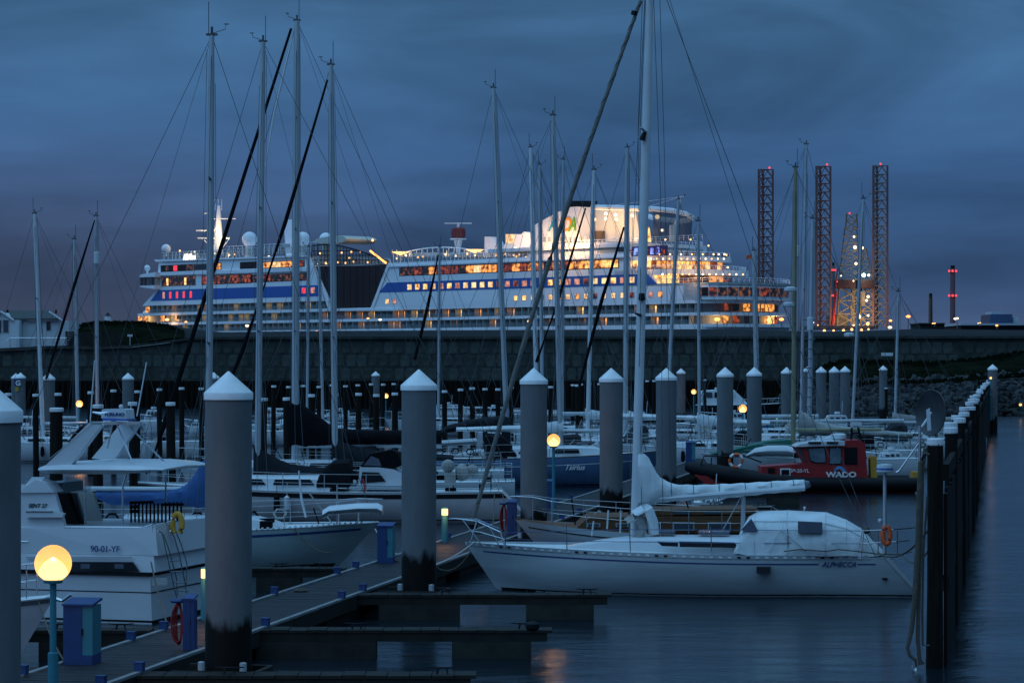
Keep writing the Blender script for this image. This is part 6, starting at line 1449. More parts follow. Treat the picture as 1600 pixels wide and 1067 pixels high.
q = MB(); q.box(-.16, .16, -.03, .0, -.07, .07, lambda x, y, z: TP(250, 908)+Vector((x*.9, y-.03-x*.3*-1, z))); q.build('transom_plate', M['swc'], cr_)
q = MB()
for x in range(205, 286, 6): q.tube([fc.w(x, 786-(2 if x > 255 else 0), 2.2), fc.w(x, 818, 2.2)], .02, 4)
q.tube([fc.w(203, 785, 2.2), fc.w(240, 784, 2.2)], .03, 5); q.tube([fc.w(252, 788, 2.2), fc.w(287, 788, 2.2)], .03, 5); q.tube([fc.w(203, 818, 2.2), fc.w(287, 816, 2.2)], .03, 5); q.build('aft_bench', M['timber'], cr_)
rope(sag(TP(236, 878), on_dock(262, LL+.1, .6), .08), .016, 'rope', 'line from the cruiser quarter to the dock cleat')
# ---- bow of the small white boat at the lower left edge
fs = Frame(-9.2, 43.5, .97, -.2); sm = thing('small_yacht', 'bow of a white yacht cut off at lower left behind the globe lamp pole', 'boat', fs.p(1, 0, 0))
hs_ = Hull(fs, 2.0, 2.3, 1.25, 1.05, rake=.62, draft=.4, stern=.95, full=.1); 
tip = P(76, 930, 42.8); fs = Frame(tip.x-6*.97, tip.y+6*.2, .97, -.2); hs_ = Hull(fs, 6.05, 2.2, 1.22, 1.0, rake=.75, draft=.4, stern=.8, full=.4); hs_.build(sm, M['white'], M['deck'], bootz=.12)
q = MB(); hs_.strip(q, .02, .10, -1, .02); hs_.strip(q, .02, .10, 1, .02); q.build('rub_rail', M['steel'], sm)
q = MB(); hs_.strip(q, .68, .74, -1, .008, u0=.5, u1=.95); q.build('stripe', M['blackp'], sm)
lifelines(fs, hs_, sm, .2, .86, 4, H=.55, pushpit=False)
q = MB(); q.tube([P(78, 932, 42.8), P(98, 938, 42.7), P(112, 928, 42.6)], [.05, .03, .03], 6); q.build('anchor', M['steel'], sm)
rope(sag(P(60, 938, 42.8), on_dock(100, LL+.1, .56), .1), .014, 'rope', 'line from the lower left yacht bow to the dock')
# ---- the other yachts of the main dock
g4 = sailboat('greenish white sloop with blue sail cover, bow to the dock behind the biggest pile', (331, 56, 325), 64.5, 1, L=10.2, B=3.3, zb=1.10, zs=.98, hull='greenish', stripe='navy', cov=None, covz=1.95, boomlen=3.3, mastm='alu', mr=.088, sp=(.36, .70), k=1.2, frac=.42, rake=1.0, detail=7, yaw=.02)
o4, f4, h4, t4, m4 = g4
# blue cover: high at the mast, running aft (left)
secs = [(325, 716, 795), (318, 716, 795), (312, 728, 794), (300, 748, 792), (285, 760, 790), (260, 766, 790), (230, 767, 789), (200, 766, 789), (175, 767, 790), (150, 768, 778)]
Y4 = 64.5; q = MB(); rnd = random.Random(2); L_s = []
for i in range(34):
    x = 325-(325-150)*i/33; a = interp([(p[0], p[1]) for p in secs[::-1]], x); b = interp([(p[0], p[2]) for p in secs[::-1]], x); zt_ = CZ-(a-HZ)/F*Y4; zb_ = CZ-(b-HZ)/F*Y4
    L_s.append([Vector((PZ(x, Y4, 0).x, Y4+.2*math.cos(q_)*(1+.15*rnd.uniform(-1, 1)), (zt_+zb_)/2+(zt_-zb_)/2*math.sin(q_)*(1+.05*rnd.uniform(-1, 1)))) for q_ in [2*math.pi*j/12 for j in range(12)]])
MB().loft(L_s).build('sail_cover', M['bluec'], o4, smooth=True)
q = MB()
for i in range(70):
    u = .06+i*.013; a = h4.pt(u, h4.sheer(u)+.03, -1, .005); q.box(a.x-.02, a.x+.035, a.y-.02, a.y+.01, a.z, a.z+.05)
q.build('rail_slots', M['cap'], o4)['kind'] = 'stuff'
q = MB(); q.loft([[P(x, y, 63.8)+Vector((.0, .35*math.cos(a), .12*math.sin(a))) for a in [2*math.pi*j/10 for j in range(10)]] for x, y in ((505, 803), (515, 797), (560, 793), (590, 793), (598, 797))]); q.build('dinghy', M['white'], o4, smooth=True)
MB().tube([P(467, 735, 64.3), P(471, 780, 64.3), P(478, 808, 64.3)], [.02, .035, .03], 6).build('backstay_tensioner', M['aluw'], o4)
rope(sag(P(586, 826, 65.2), on_dock(620, LL+.1, .56), .1), .014, 'ropew', 'pale line from the greenish sloop bow to the dock')
# white yacht with black stripe, reverse transom to the right
g5 = sailboat('white yacht with broad black stripe and grey boom cover, transom lit by a bollard light', (411, 66, 402), 83.5, -1, L=12.2, B=3.7, zb=1.25, zs=.98, hull='pinkish', cov='greyc', cov_h=.30, covz=1.42, boomlen=3.6, mastm='alu', mr=.105, sp=(.34, .62), k=1.35, frac=.345, rake=1.0, srake=-.95, stern=.66, detail=8, cabh=.5, foot_z=1.3, hood='black')
o5, f5, h5, t5, m5 = g5
q = MB()
for s in (-1, 1): h5.strip(q, .03, .17, s, .012, u0=.0, u1=.98)
q.build('black_stripe', M['blackp'], o5)
s0 = f5.S(640)
q = MB(); f5.poly(q, [(560, 758), (640, 759), (636, 745), (615, 733), (590, 730), (562, 730)], -.9, .9); dh = q.build('deck_saloon', M['white'], o5)
side_win(f5, [f5.at(563, 755, -.92), f5.at(603, 752, -.92), f5.at(592, 738, -.92), f5.at(566, 737, -.92)], -.92, M['glass'], dh, th=.03)
q = MB(); f5.poly(q, [(563, 729), (618, 731), (628, 727), (622, 708), (612, 703), (578, 709)], -.8, .8); q.build('spray_hood', M['black'], o5)
side_win(f5, [f5.at(568, 727, -.82), f5.at(596, 728, -.82), f5.at(592, 717, -.82), f5.at(580, 712, -.82)], -.815, M['winc'], o5)
q = MB(); q.tube([P(566, 748, 82), P(571, 760, 82), P(568, 776, 82), P(573, 780, 82)], .05, 5); q.build('red_line_bag', M['redc'], o5)
q = MB(); q.box(P(695, 725, 83).x, P(712, 725, 83).x, 82.6, 83.2, 1.2, 1.6); q.sphere(P(700, 728, 83), .22, 8, 6); q.sphere(P(722, 738, 83.2), .24, 8, 6, sz=1.2); q.sphere(P(738, 735, 83.4), .2, 8, 6); q.build('stern_gear', M['canvas'], o5)
# tall yacht with black sail bag
g6 = sailboat('tall yacht with huge black sail bag between the left masts', (464, 33, 461), 98, -1, L=12.5, B=3.8, zb=1.3, zs=1.05, hull='whiteh', cov=None, covz=2.0, boomlen=5.6, mastm='alu', mr=.145, sp=(.30, .53, .78), k=1.5, frac=.36, detail=6, hood='black', furl=None)
o6, f6, h6, t6, m6 = g6
L_s = []; rnd = random.Random(8)
prof = [(452, 627, 698), (458, 627, 699), (472, 630, 700), (488, 643, 699), (505, 655, 698), (522, 668, 696), (560, 671, 695), (620, 672, 695), (690, 672, 694)]
for i in range(40):
    x = 452+(690-452)*i/39; a = interp([(p[0], p[1]) for p in prof], x); b = interp([(p[0], p[2]) for p in prof], x); zt_ = CZ-(a-HZ)/F*98; zb_ = CZ-(b-HZ)/F*98
    L_s.append([Vector((PZ(x, 98, 0).x, 98+.3*math.cos(q_)*(1+.12*rnd.uniform(-1, 1)), (zt_+zb_)/2+(zt_-zb_)/2*math.sin(q_)*(1+.03*rnd.uniform(-1, 1)))) for q_ in [2*math.pi*j/12 for j in range(12)]])
MB().loft(L_s).build('sail_bag', M['black'], o6, smooth=True)
bow6 = P(262, 640, 98); a = P(455, 45, 98); MB().tube([P(230, 741, 98), P(255, 668, 98), a], [.095, .10, .05], 8).build('furled_foresail', M['black'], o6, smooth=True); MB().tube([P(457, 60, 97.5), P(447, 100, 97.5), P(428, 180, 97.5), P(415, 260, 97.5)], [.03, .045, .05, .03], 6).build('halyard_bundle', M['aluw'], o6)
FAR = []
def sb(*a, **k): r = sailboat(*a, **k); FAR.append(r); return r
g7 = sb('yacht with a grey mast right of the black-bagged one and dark furled foresail', (517, 102, 524), 91, -1, L=11, hull='whiteh', covz=1.75, boomlen=4.2, cov='greyc', cov_h=.2, mr=.115, sp=(.33, .66), k=1.4, furl=None)
MB().tube([P(335, 655, 90.4), P(380, 545, 90.4), P(445, 350, 90.4), P(512, 125, 90.4)], [.035, .075, .075, .03], 8).build('furled_foresail', M['black'], g7[0], smooth=True)
g8 = sb('blue-hulled sloop named in white script behind the third grey pile', (864, 181, 876), 108, 1, L=11.2, B=3.6, zb=1.45, zs=1.15, hull='bluehull', covz=2.35, boomlen=4.4, mr=.115, sp=(.36, .68), k=1.5, cab=True, cabh=.5, cov='whitec', cov_h=.10, frac=.40, yaw=.0, foot_z=1.7, rake=1.1)
o8, f8, h8, t8, m8 = g8
pa = h8.pt((f8.S(880))/11.2, 1.0, -1, .03); pb = h8.pt((f8.S(914))/11.2, 1.0, -1, .03); text('name_lettering', 'Tsirius', .32, M['cap'], pa-Vector((0, .04, .28)), pb-pa, (0, 0, 1), o8, shear=.4, bold=.004)
q = MB(); h8.strip(q, .30, .325, -1, .012, u0=.02, u1=.95); q.build('stripe', M['cap'], o8)
side_win(f8, [f8.at(735, 723, -1.2), f8.at(770, 723, -1.2), f8.at(768, 716.5, -1.2), f8.at(738, 716.5, -1.2)], -1.12, M['glass'], o8)
MB().tube([P(975, 355, 107), P(940, 470, 107), P(905, 604, 107)], [.04, .08, .06], 7).build('furled_foresail', M['black'], o8, smooth=True)
g9 = sb('yacht with leaning mast and dark boom bag right of the stained grey pile', (771, 138, 793), 114.5, -1, L=11.5, hull='whiteh', covz=2.1, boomlen=4.6, cov=None, mr=.125, sp=(.36, .68), k=1.6, foot_z=1.5, frac=.4)
cover(g9[1], [(g9[4]+.2, 2.5, 2.0)]+[(g9[1].S(x), CZ-(y-HZ)/F*114.5, CZ-(y2-HZ)/F*114.5) for x, y, y2 in ((790, 652, 672), (770, 650, 672), (740, 655, 673), (700, 664, 674), (680, 671, 680))][::1], .25, M['black'], g9[0], 'sail_bag', seed=3) if False else None
L_s = []; rnd = random.Random(18); prof = [(680, 676, 690), (700, 664, 676), (730, 656, 672), (760, 651, 672), (785, 648, 676), (793, 650, 700), (798, 652, 704)]
for i in range(24):
    x = 680+(798-680)*i/23; a = interp([(p[0], p[1]) for p in prof], x); b = interp([(p[0], p[2]) for p in prof], x); zt_ = CZ-(a-HZ)/F*113; zb_ = CZ-(b-HZ)/F*113
    L_s.append([Vector((PZ(x, 113, 0).x, 113+.3*math.cos(q_)*(1+.12*rnd.uniform(-1, 1)), (zt_+zb_)/2+(zt_-zb_)/2*math.sin(q_)*(1+.06*rnd.uniform(-1, 1)))) for q_ in [2*math.pi*j/10 for j in range(10)]])
MB().loft(L_s).build('sail_bag', M['greyc'], g9[0], smooth=True)
MB().tube([P(685, 398, 112), P(668, 480, 112), P(648, 562, 112)], [.03, .075, .07], 7).build('furled_foresail', M['black'], g9[0], smooth=True)
MB().tube([P(680, 693, 106), P(745, 689, 106)], .12, 8).build('boom', M['alu'], g9[0])
sb('pale yacht whose mast crosses the funnel lettering on its left', (829, 231, 840), 150, -1, L=11, hull='white', covz=2.2, mr=.14, sp=(.4, .7), k=2.0, mastm='aluw', detail=4)
sb('yacht with darker mast close right of the pale one near the funnel', (843, 258, 848), 158, -1, L=10, hull='whiteh', mr=.13, sp=(.5,), k=2.0, detail=4)
g10 = sb('yacht with long pale booms left of the big white mast', (928, 266, 918), 130, -1, L=10.5, hull='white', covz=2.4, boomlen=5.0, mr=.115, sp=(.45, .72), k=1.7, mastm='aluw', detail=5, cov='whitec', cov_h=.12)
MB().tube([P(915, 325, 129), P(872, 470, 129), P(838, 566, 129)], [.04, .08, .08], 7).build('furled_foresail', M['black'], g10[0], smooth=True)
sb('yacht right behind the big white mast with two spreaders', (980, 231, 977), 138, -1, L=10.5, hull='whiteh', covz=2.2, boomlen=4.4, mr=.14, sp=(.42, .7), k=1.9, detail=5, cov='whitec', cov_h=.12)
sb('small-masted yacht left of the fourth mast near the funnel ladder', (880, 250, 878), 168, 1, L=10, hull='white', mr=.13, sp=(.5,), k=2.1, detail=4)
sb('yacht with raked mast and radar below the ship aft mast', (1060, 312, 1041), 150, -1, L=10, hull='whiteh', mr=.12, sp=(.45,), k=2.0, detail=4, hood='canvas')
sb('yacht with slim straight mast in front of the ship stern', (1091, 346, 1093), 126, -1, L=9.6, hull='white', mr=.085, sp=(.5,), k=1.6, detail=5, cov='whitec', cov_h=.14, hood='black', covz=2.2)
g11 = sb('yacht flying a small red flag from its mast beside the ship stern', (1178, 392, 1184), 152, -1, L=10, hull='whiteh', mr=.16, sp=(.45,), k=2.0, detail=4, hood='canvas')
q = MB(); a = P(1175, 397, 151.5); b = P(1166, 400, 151.5); q.add([a, b, b+Vector((0, .02, -.22)), a+Vector((0, 0, -.24)), a+Vector((0, .03, 0)), b+Vector((0, .05, 0)), b+Vector((0, .06, -.22)), a+Vector((0, .03, -.24))], [(0, 1, 2, 3), (4, 5, 6, 7), (0, 1, 5, 4), (1, 2, 6, 5), (2, 3, 7, 6), (3, 0, 4, 7)]); q.build('flag', M['orange'], g11[0])
g12 = sb('yacht with an olive mast and green cockpit cover beside the pilot boat cabin', (1243, 262, 1239), 113, -1, L=9.6, hull='white', mr=.105, sp=(.45,), k=1.6, detail=5, mastm='aluo', cov=None, covz=2.2, boomlen=3.9, boom='aluo', furl=None)
q = MB(); g12[1].poly(q, [(1112, 709), (1150, 702), (1200, 690), (1236, 687), (1236, 700), (1180, 707)], -.9, .9); q.build('cockpit_cover', M['green'], g12[0])
q = MB(); q.loft([[P(x, y, 111)+Vector((.05*math.cos(a), .3*math.cos(a), r_*math.sin(a))) for a in [2*math.pi*j/10 for j in range(10)]] for x, y, r_ in ((1166, 712, .05), (1180, 706, .18), (1200, 704, .24), (1230, 704, .24), (1240, 706, .2))]); q.build('dinghy', M['white'], g12[0], smooth=True)
sb('yacht with the tallest slim mast right of the olive one', (1260, 226, 1251), 140, 1, L=11, hull='whiteh', mr=.09, sp=(.5, .75), k=1.8, detail=4)
g13 = sb('yacht with grubby white sail cover and a mast with climbing steps', (1270, 342, 1264), 124, -1, L=10.4, hull='white', mr=.12, sp=(.5,), k=1.6, detail=5, cov=None, covz=2.35, boomlen=4.6, frac=.4)
L_s = []; rnd = random.Random(28); prof = [(1249, 640, 681), (1262, 648, 681), (1274, 657, 680), (1290, 661, 680), (1330, 668, 681), (1400, 674, 684), (1425, 676, 685)]
for i in range(34):
    x = 1249+(1425-1249)*i/33; a = interp([(p[0], p[1]) for p in prof], x); b = interp([(p[0], p[2]) for p in prof], x); zt_ = CZ-(a-HZ)/F*118; zb_ = CZ-(b-HZ)/F*118
    L_s.append([Vector((PZ(x, 118, 0).x, 118+.28*math.cos(q_)*(1+.15*rnd.uniform(-1, 1)), (zt_+zb_)/2+(zt_-zb_)/2*math.sin(q_)*(1+.08*rnd.uniform(-1, 1)))) for q_ in [2*math.pi*j/12 for j in range(12)]])
MB().loft(L_s).build('sail_cover', M['canvas'], g13[0], smooth=True)
q = MB()
for i in range(12): c = P(1264, 500+i*15, 123.8); q.tube([c+Vector((-.3, 0, 0)), c+Vector((.3, 0, 0))], .02, 4)
q.build('mast_step', M['wire'], g13[0])['kind'] = 'stuff'
sb('yacht with a thin mast and radar in front of the rig derrick', (1349, 311, 1331), 136, -1, L=9.5, hull='white', mr=.085, sp=(.5,), k=1.7, detail=4, cov=None)
sb('yacht with the short thin mast right of the rig legs', (1404, 456, 1398), 144, -1, L=8.6, hull='whiteh', mr=.085, sp=(.45,), k=1.8, detail=4, cov='canvas', cov_h=.1, boomlen=4.5)
# small crossed aerials, radars and lamps on the masts
def mast_item(px, py, Y, nm, label, kind):
    q = MB(); c = P(px, py, Y)
    if kind == 'radar': q.lathe([(.2, -.1), (.28, -.06), (.28, .06), (.15, .11)], c, 14)
    else: q.lathe([(.13, -.32), (.15, -.28), (.15, .28), (.13, .32)], c, 10)
    return q.build(nm, M['white'], None if label is None else None, origin=c)
for px, py, Y, g_, kd in ((1246, 393, 139.4, 13, 'drum'), (1235, 452, 112.4, 12, 'radar'), (1231.5, 476, 112.4, 12, 'radar'), (1266, 506, 123.3, 14, 'drum'), (1327, 523, 135.3, 15, 'radar'), (151, 403, 137, 0, 'drum')):
    tgt = None
    for o_, fr_2, h_2, t_2, m_2 in FAR:
        if abs(t_2.y-Y) < 1.2: tgt = o_
    q = MB(); c = P(px, py, Y); (q.lathe([(.2, -.1), (.28, -.06), (.28, .06), (.15, .11)], c, 14) if kd == 'radar' else q.lathe([(.13, -.32), (.15, -.28), (.15, .28), (.13, .32)], c, 10))
    if tgt: q.build('radar_dome' if kd == 'radar' else 'radar_reflector', M['white'], tgt)
# left background masts
sb('yacht with pale mast in front of the white house', (54, 334, 67), 134, -1, L=9.5, hull='white', mr=.11, sp=(.62,), k=1.7, detail=4, mastm='aluw', spw=.5) if False else sb('yacht with pale mast in front of the white house', (54, 334, 67), 134, -1, L=9.5, hull='white', mr=.11, sp=(.62,), k=1.7, detail=4, mastm='aluw')
gb = sb('yacht with the shortest left mast between two taller ones', (116, 374, 122), 149, 1, L=9, hull='whiteh', mr=.11, sp=(.5,), k=1.8, detail=4)
gc = sb('yacht with black furled foresail right of the white house', (150, 338, 152), 138, -1, L=10, hull='white', mr=.11, sp=(.45,), k=1.7, detail=4)
MB().tube([P(148, 344, 137.6), P(118, 440, 137.6), P(72, 592, 137.6)], [.035, .08, .07], 7).build('furled_foresail', M['black'], gc[0], smooth=True)
MB().lathe([(.12, -.3), (.14, -.28), (.14, .28), (.12, .3)], P(151, 404, 137.7), 10).build('radar_reflector', M['white'], gc[0])
sb('far yacht with thin mast just right of the black-bagged one', (482, 386, 480), 176, 1, L=9, hull='whiteh', mr=.10, sp=(.5,), k=2.1, detail=3)
sb('far yacht with thin mast under the ship canopy', (498, 400, 505), 160, 1, L=9, hull='white', mr=.10, sp=(.5,), k=2.0, detail=3)
sb('far yacht with thin mast before the middle of the ship', (687, 386, 685), 182, -1, L=9, hull='white', mr=.10, sp=(.5,), k=2.1, detail=3)
# radar on a pole at x 409 (mast e) and rescue details
MB().box(*(lambda c: (c.x-.17, c.x+.17, c.y-.15, c.y+.15, c.z-.07, c.z+.07))(P(446, 384, 97))).build('scanner', M['white'], o6)

# ---- wooden-cabin yacht behind the white sloop
fw = Frame(P(1215, 800, 66).x, 66, -1, 0.0); ow = thing('wooden_yacht', 'grey-hulled yacht with varnished brown cabin behind the white sloop', 'sailboat', fw.p(5, 0, 0)); LW = fw.S(805)
hw_ = Hull(fw, LW, 3.2, 1.10, .78, rake=.9, dip=.1, stern=.6); hw_.build(ow, M['whiteh'], M['teak'])
q = MB(); fw.poly(q, [(900, 826), (915, 812), (925, 808), (1215, 806), (1215, 832), (900, 832)], -1.05, 1.05); cbw = q.build('cabin', M['teak'], ow)
for x0, x1 in ((917, 938), (962, 982), (1019, 1033), (1053, 1083), (1108, 1140)):
    q = MB(); fw.poly(q, r4(x0-2, 815.5, x1+2, 828.5) if x1-x0 > 14 and x0 > 1000 else r4(x0, 817, x1, 823), -1.06, -1.08); fo_ = q.build('window_frame', M['alu'], cbw)
    q = MB(); fw.poly(q, r4(x0, 817.5, x1, 826.5) if x0 > 1000 else r4(x0+2, 818, x1-2, 822), -1.085, -1.10); q.build('window', M['glassb'], fo_)
q = MB(); fw.poly(q, [(1010, 805), (1185, 803), (1185, 795), (1010, 797)], -.9, .9); dw = q.build('doghouse', M['teak'], cbw)
for x0, x1 in ((1053, 1080), (1100, 1125)): q = MB(); fw.poly(q, r4(x0, 797.5, x1, 803), -.905, -.93); q.build('window', M['glassb'], dw)
q = MB(); hw_.strip(q, .15, .18, -1, .012, u0=.1, u1=.97); q.build('stripe', M['blackp'], ow); lifelines(fw, hw_, ow, .1, .86, 6, H=.6)
# ---- dinghies and low white boats between the piles
M['paleg'] = mat('window_seen_through', (.16, .21, .25), .1, var=.5, scale=1.5)
# ---- pilot boat
fp = Frame(P(1432, 770, 101).x, 101, -1, 0); pb_ = thing('pilot_boat', 'red-cabined rubber-sided pilot boat lettered WADO', 'motor boat', fp.p(4.5, 1.4, 0))
q = MB()
tubep = [(1434, 757, 11), (1400, 757, 11), (1330, 757, 11), (1265, 756.5, 11), (1200, 752, 11.5), (1150, 745, 12), (1110, 738, 12), (1088, 733.5, 11), (1077, 731, 7)]
for t_ in (0, 2.4):
    k_ = [fp.w(x, y, 0)+Vector((0, t_ if x > 1160 else t_+(1.2-t_)*min(1, (1160-x)/80)**1.5, 0)) for x, y, r_ in tubep]
    MB().tube(k_, [r_*101/F for x, y, r_ in tubep], 12).build('rubber_collar', M['rubber'], pb_, smooth=True)
q = MB(); fp.poly(q, [(1430, 772), (1180, 772), (1110, 762), (1085, 742), (1120, 745), (1200, 752), (1430, 756)], .35, 2.1); q.build('hull', M['red'], pb_)
q = MB(); q = MB(); fp.poly(q, [(1190, 750), (1356, 750), (1352, 693), (1343, 687), (1322, 688), (1320, 696), (1243, 698), (1260, 724), (1190, 729)], .45, 2.0); cp = q.build('cabin', M['red'], pb_)
for pts in ([(1263, 701), (1288, 699.5), (1290, 722), (1275, 722), (1267, 719)], [(1297, 700), (1313.5, 700), (1314, 724), (1296.5, 724)], [(1320.5, 700), (1338, 700), (1338.5, 724), (1320.5, 724)]):
    q = MB(); fp.poly(q, [(x+(1.2 if x > sum(p[0] for p in pts)/len(pts) else -1.2), y+(1.2 if y > 710 else -1.2)) for x, y in pts], .44, .42); fo_ = q.build('window_frame', M['blackp'], cp)
    q = MB(); fp.poly(q, pts, .41, .395); q.build('window', M['paleg'] if pts[0][0] < 1318 else M['glass'], fo_)
q = MB(); fp.poly(q, [(1244, 700), (1258, 720), (1261, 720), (1250, 701)], .40, .44); q.build('wind_screen', M['glassb'], cp)
q = MB(); fp.poly(q, [(1243, 698), (1250, 694), (1275, 690), (1320, 689), (1320, 696)], .3, 2.1); q.build('roof', M['white'], cp)
for a_, b_ in ((1263, 1283), (1292, 1310)): q = MB(); fp.poly(q, r4(a_, 690, b_, 693), .22, .28); q.build('roof_hatch', M['glass'], cp)
q = MB(); fp.poly(q, r4(1219, 731.5, 1235, 742.5), .43, .40); fo_ = q.build('window_frame', M['cap'], cp); q = MB(); fp.poly(q, r4(1221, 733.5, 1233, 741.5), .39, .37); q.build('window', M['blackp'], fo_)
q = MB(); fp.poly(q, r4(1200, 731, 1211, 739), .43, .41); q.build('window', M['blackp'], cp)
text('registration', '39-20-YL', .20, M['cap'], fp.w(1235, 738, .38), (1, 0, 0), (0, 0, 1), cp, bold=.002)
text('name_lettering', 'WADO', .29, M['cap'], fp.w(1291, 745, .38), (1, 0, 0), (0, 0, 1), cp, bold=.012, sx=1.25)
q = MB(); q.add([fp.w(x, y, .40) for x, y in ((1303, 738), (1304, 732), (1309, 728), (1315, 728.5), (1320, 733), (1321, 738), (1316, 736), (1312, 732.5), (1307, 734))]+[fp.w(x, y, .43) for x, y in ((1303, 738), (1304, 732), (1309, 728), (1315, 728.5), (1320, 733), (1321, 738), (1316, 736), (1312, 732.5), (1307, 734))], [tuple(range(9)), tuple(range(17, 8, -1))]+[(i, (i+1) % 9, 9+(i+1) % 9, 9+i) for i in range(9)]); q.build('emblem', mat('emblem_blue', (.12, .35, .6), .4), cp)
MB().lathe([(.16, -.10), (.27, -.05), (.27, .10), (.16, .16)], fp.w(1312, 683, 1.2), 16).build('radar_dome', M['white'], cp, smooth=True); MB().lathe([(.12, -.08), (.14, .05), (.06, .1)], fp.w(1303, 681, 1.2), 12).build('light_dome', M['white'], cp)
q = MB(); q.tube([fp.w(1330, 687, 1.2), fp.w(1331, 668, 1.2)], .05, 5); q.tube([fp.w(1345, 687, 1.2), fp.w(1341, 668, 1.2)], .05, 5); q.tube([fp.w(1330, 676, 1.2), fp.w(1344, 676, 1.2)], .04, 5); q.build('mast', M['blackp'], cp)
q = MB(); c = fp.w(1337.5, 662, 1.2); q.box(c.x-.21, c.x+.21, c.y-.1, c.y+.1, c.z-.07, c.z+.07); q.build('radar_bar', M['white'], cp)
q = MB(); fp.poly(q, [(1361, 748), (1371, 748), (1370, 713), (1363, 712), (1360, 716)], .6, 1.3); q.build('fuel_bag', M['yellow'], pb_)
q = MB(); c = fp.w(1150, 719.5, -.15); q.tube([c+Vector((.255*math.cos(a), 0, .255*math.sin(a))) for a in [2*math.pi*i/24 for i in range(25)]], .055, 8, cap=False); lr = q.build('rescue_ring', M['orange'], pb_, smooth=True)
q = MB()
for a0 in (20, 110, 200, 290): q.tube([c+Vector((.255*math.cos(R(a)), 0, .255*math.sin(R(a)))) for a in range(a0, a0+38, 6)], .058, 8)
q.build('white_band', M['cap'], lr)
q = MB(); q.tube([fp.w(1095, 726, .6), fp.w(1100, 712, .6), fp.w(1165, 713, .6), fp.w(1190, 722, .6)], .03, 5); q.tube([fp.w(1110, 735, .6), fp.w(1112, 714, .6)], .025, 5); q.build('bow_rail', M['blackp'], pb_)
q = MB(); fp.poly(q, [(1426, 746), (1438, 746), (1438, 737), (1426, 737)], .4, 1.0); q.build('yellow_locker', M['yellow'], pb_)
# ---- small motor boats far off
def motorboat(label, x0, x1, ywl, yd, ytop, bow, cabx, m='white', hood=None, name='cabin_boat', blue=False):
    Y = F*CZ/(ywl-HZ); fr = Frame(PZ(x0 if bow > 0 else x1, Y, 0).x, Y, bow, 0); L = (x1-x0)*Y/F; zz = CZ-(yd-HZ)/F*Y; zt_ = CZ-(ytop-HZ)/F*Y; B = min(3, L*.36); B = max(B, 1.6)
    o = thing(name, label, 'motor boat', fr.p(L/2, B/2, 0), 'small motor boats in the far berths'); h = Hull(fr, L, B, zz+.15, zz, rake=.5, stern=.85, t0=B/2, dip=.05, draft=.3); h.build(o, M[m], M['deck'])
    a, b = cabx; sa, sb_ = sorted((fr.S(a), fr.S(b))); w_ = B*.36
    secs = []
    for u, hh in ((0, .86), (.04, .96), (.3, 1), (.72, .98), (.84, .6), (1, .08)):
        s = sa+(sb_-sa)*u; secs.append([fr.p(s, B/2-w_, zz-.03), fr.p(s, B/2-w_*.86, zz+(zt_-zz)*hh*.96), fr.p(s, B/2, zz+(zt_-zz)*hh), fr.p(s, B/2+w_*.86, zz+(zt_-zz)*hh*.96), fr.p(s, B/2+w_, zz-.03)])
    cb = MB().loft(secs).build('cabin', M['white'] if hood is None else M[hood], o, smooth=True)
    n = 3
    for i in range(n):
        p0 = sa+(sb_-sa)*(.06+i*.22); p1 = sa+(sb_-sa)*(.06+i*.22+.18); z0 = zz+(zt_-zz)*.5; z1 = zz+(zt_-zz)*.84; side_win(fr, [(p0, z0), (p1, z0), (p1-.03, z1), (p0+.03, z1)], B/2-w_*.93, M['glass'] if i % 2 else M['glassb'], cb, th=.06)
    q = MB(); c = fr.p(sa+(sb_-sa)*.35, B/2, zt_); q.lathe([(.14, .03), (.2, .06), (.18, .2)], c, 10); q.tube([c+Vector((.3, 0, 0)), c+Vector((.35, 0, .9))], .018, 4); q.build('antenna', M['white'], cb)
    q = MB()
    for i in range(7): u = .55+.43*i/6; a_ = h.pt(u, h.sheer(u), -1, -.03); q.tube([a_, a_+Vector((0, 0, .5))], .02, 4)
    q.tube([h.pt(.55+.43*i/6, h.sheer(.55+.43*i/6)+.5, -1, -.03) for i in range(7)], .02, 4); q.build('bow_rail', M['steel'], o)
    return o
motorboat('white cabin boat at the far left beside the first thick pile', 8, 108, 720, 690, 667, 1, (22, 62), m='whiteh'); motorboat('white boat with dark canopy behind the cruiser arch', 95, 178, 716, 684, 662, -1, (110, 150), hood=None)
motorboat('white wheelhouse boat right of the radar arch', 216, 264, 681, 661, 640, -1, (222, 246)); motorboat('small white boat left of the second tall mast', 286, 318, 682, 668, 660, -1, (295, 310)); motorboat('long low white boat in the row before the sea wall', 675, 745, 656, 647, 632, 1, (680, 738)); motorboat('white boat partly hidden by the far row piles', 404, 446, 655, 650, 640, 1, (410, 436)); motorboat('white boat right of the middle row piles', 500, 560, 658, 651, 641, -1, (505, 545)); motorboat('pale boat left of the stained grey pile in the far row', 742, 830, 655, 648, 636, 1, (755, 800))
tb = motorboat('large boat under a white peaked canopy behind the paired grey piles', 1088, 1222, 657, 633, 609, 1, (1096, 1170), m='blackp', hood='whitec'); motorboat('white boat under the canopy boat beside the small globe lamp', 1100, 1180, 672, 657, 645, -1, (1115, 1165), hood=None)
motorboat('grey covered boat between the big mast and the right grey pile', 976, 1080, 688, 664, 648, 1, (985, 1040), hood='greyc'); motorboat('low dark-hooded boat left of the paired grey piles', 1060, 1145, 698, 677, 660, -1, (1080, 1120), hood='black'); motorboat('white boat with low cabin before the left one of the paired piles', 1080, 1180, 706, 690, 672, -1, (1100, 1160))
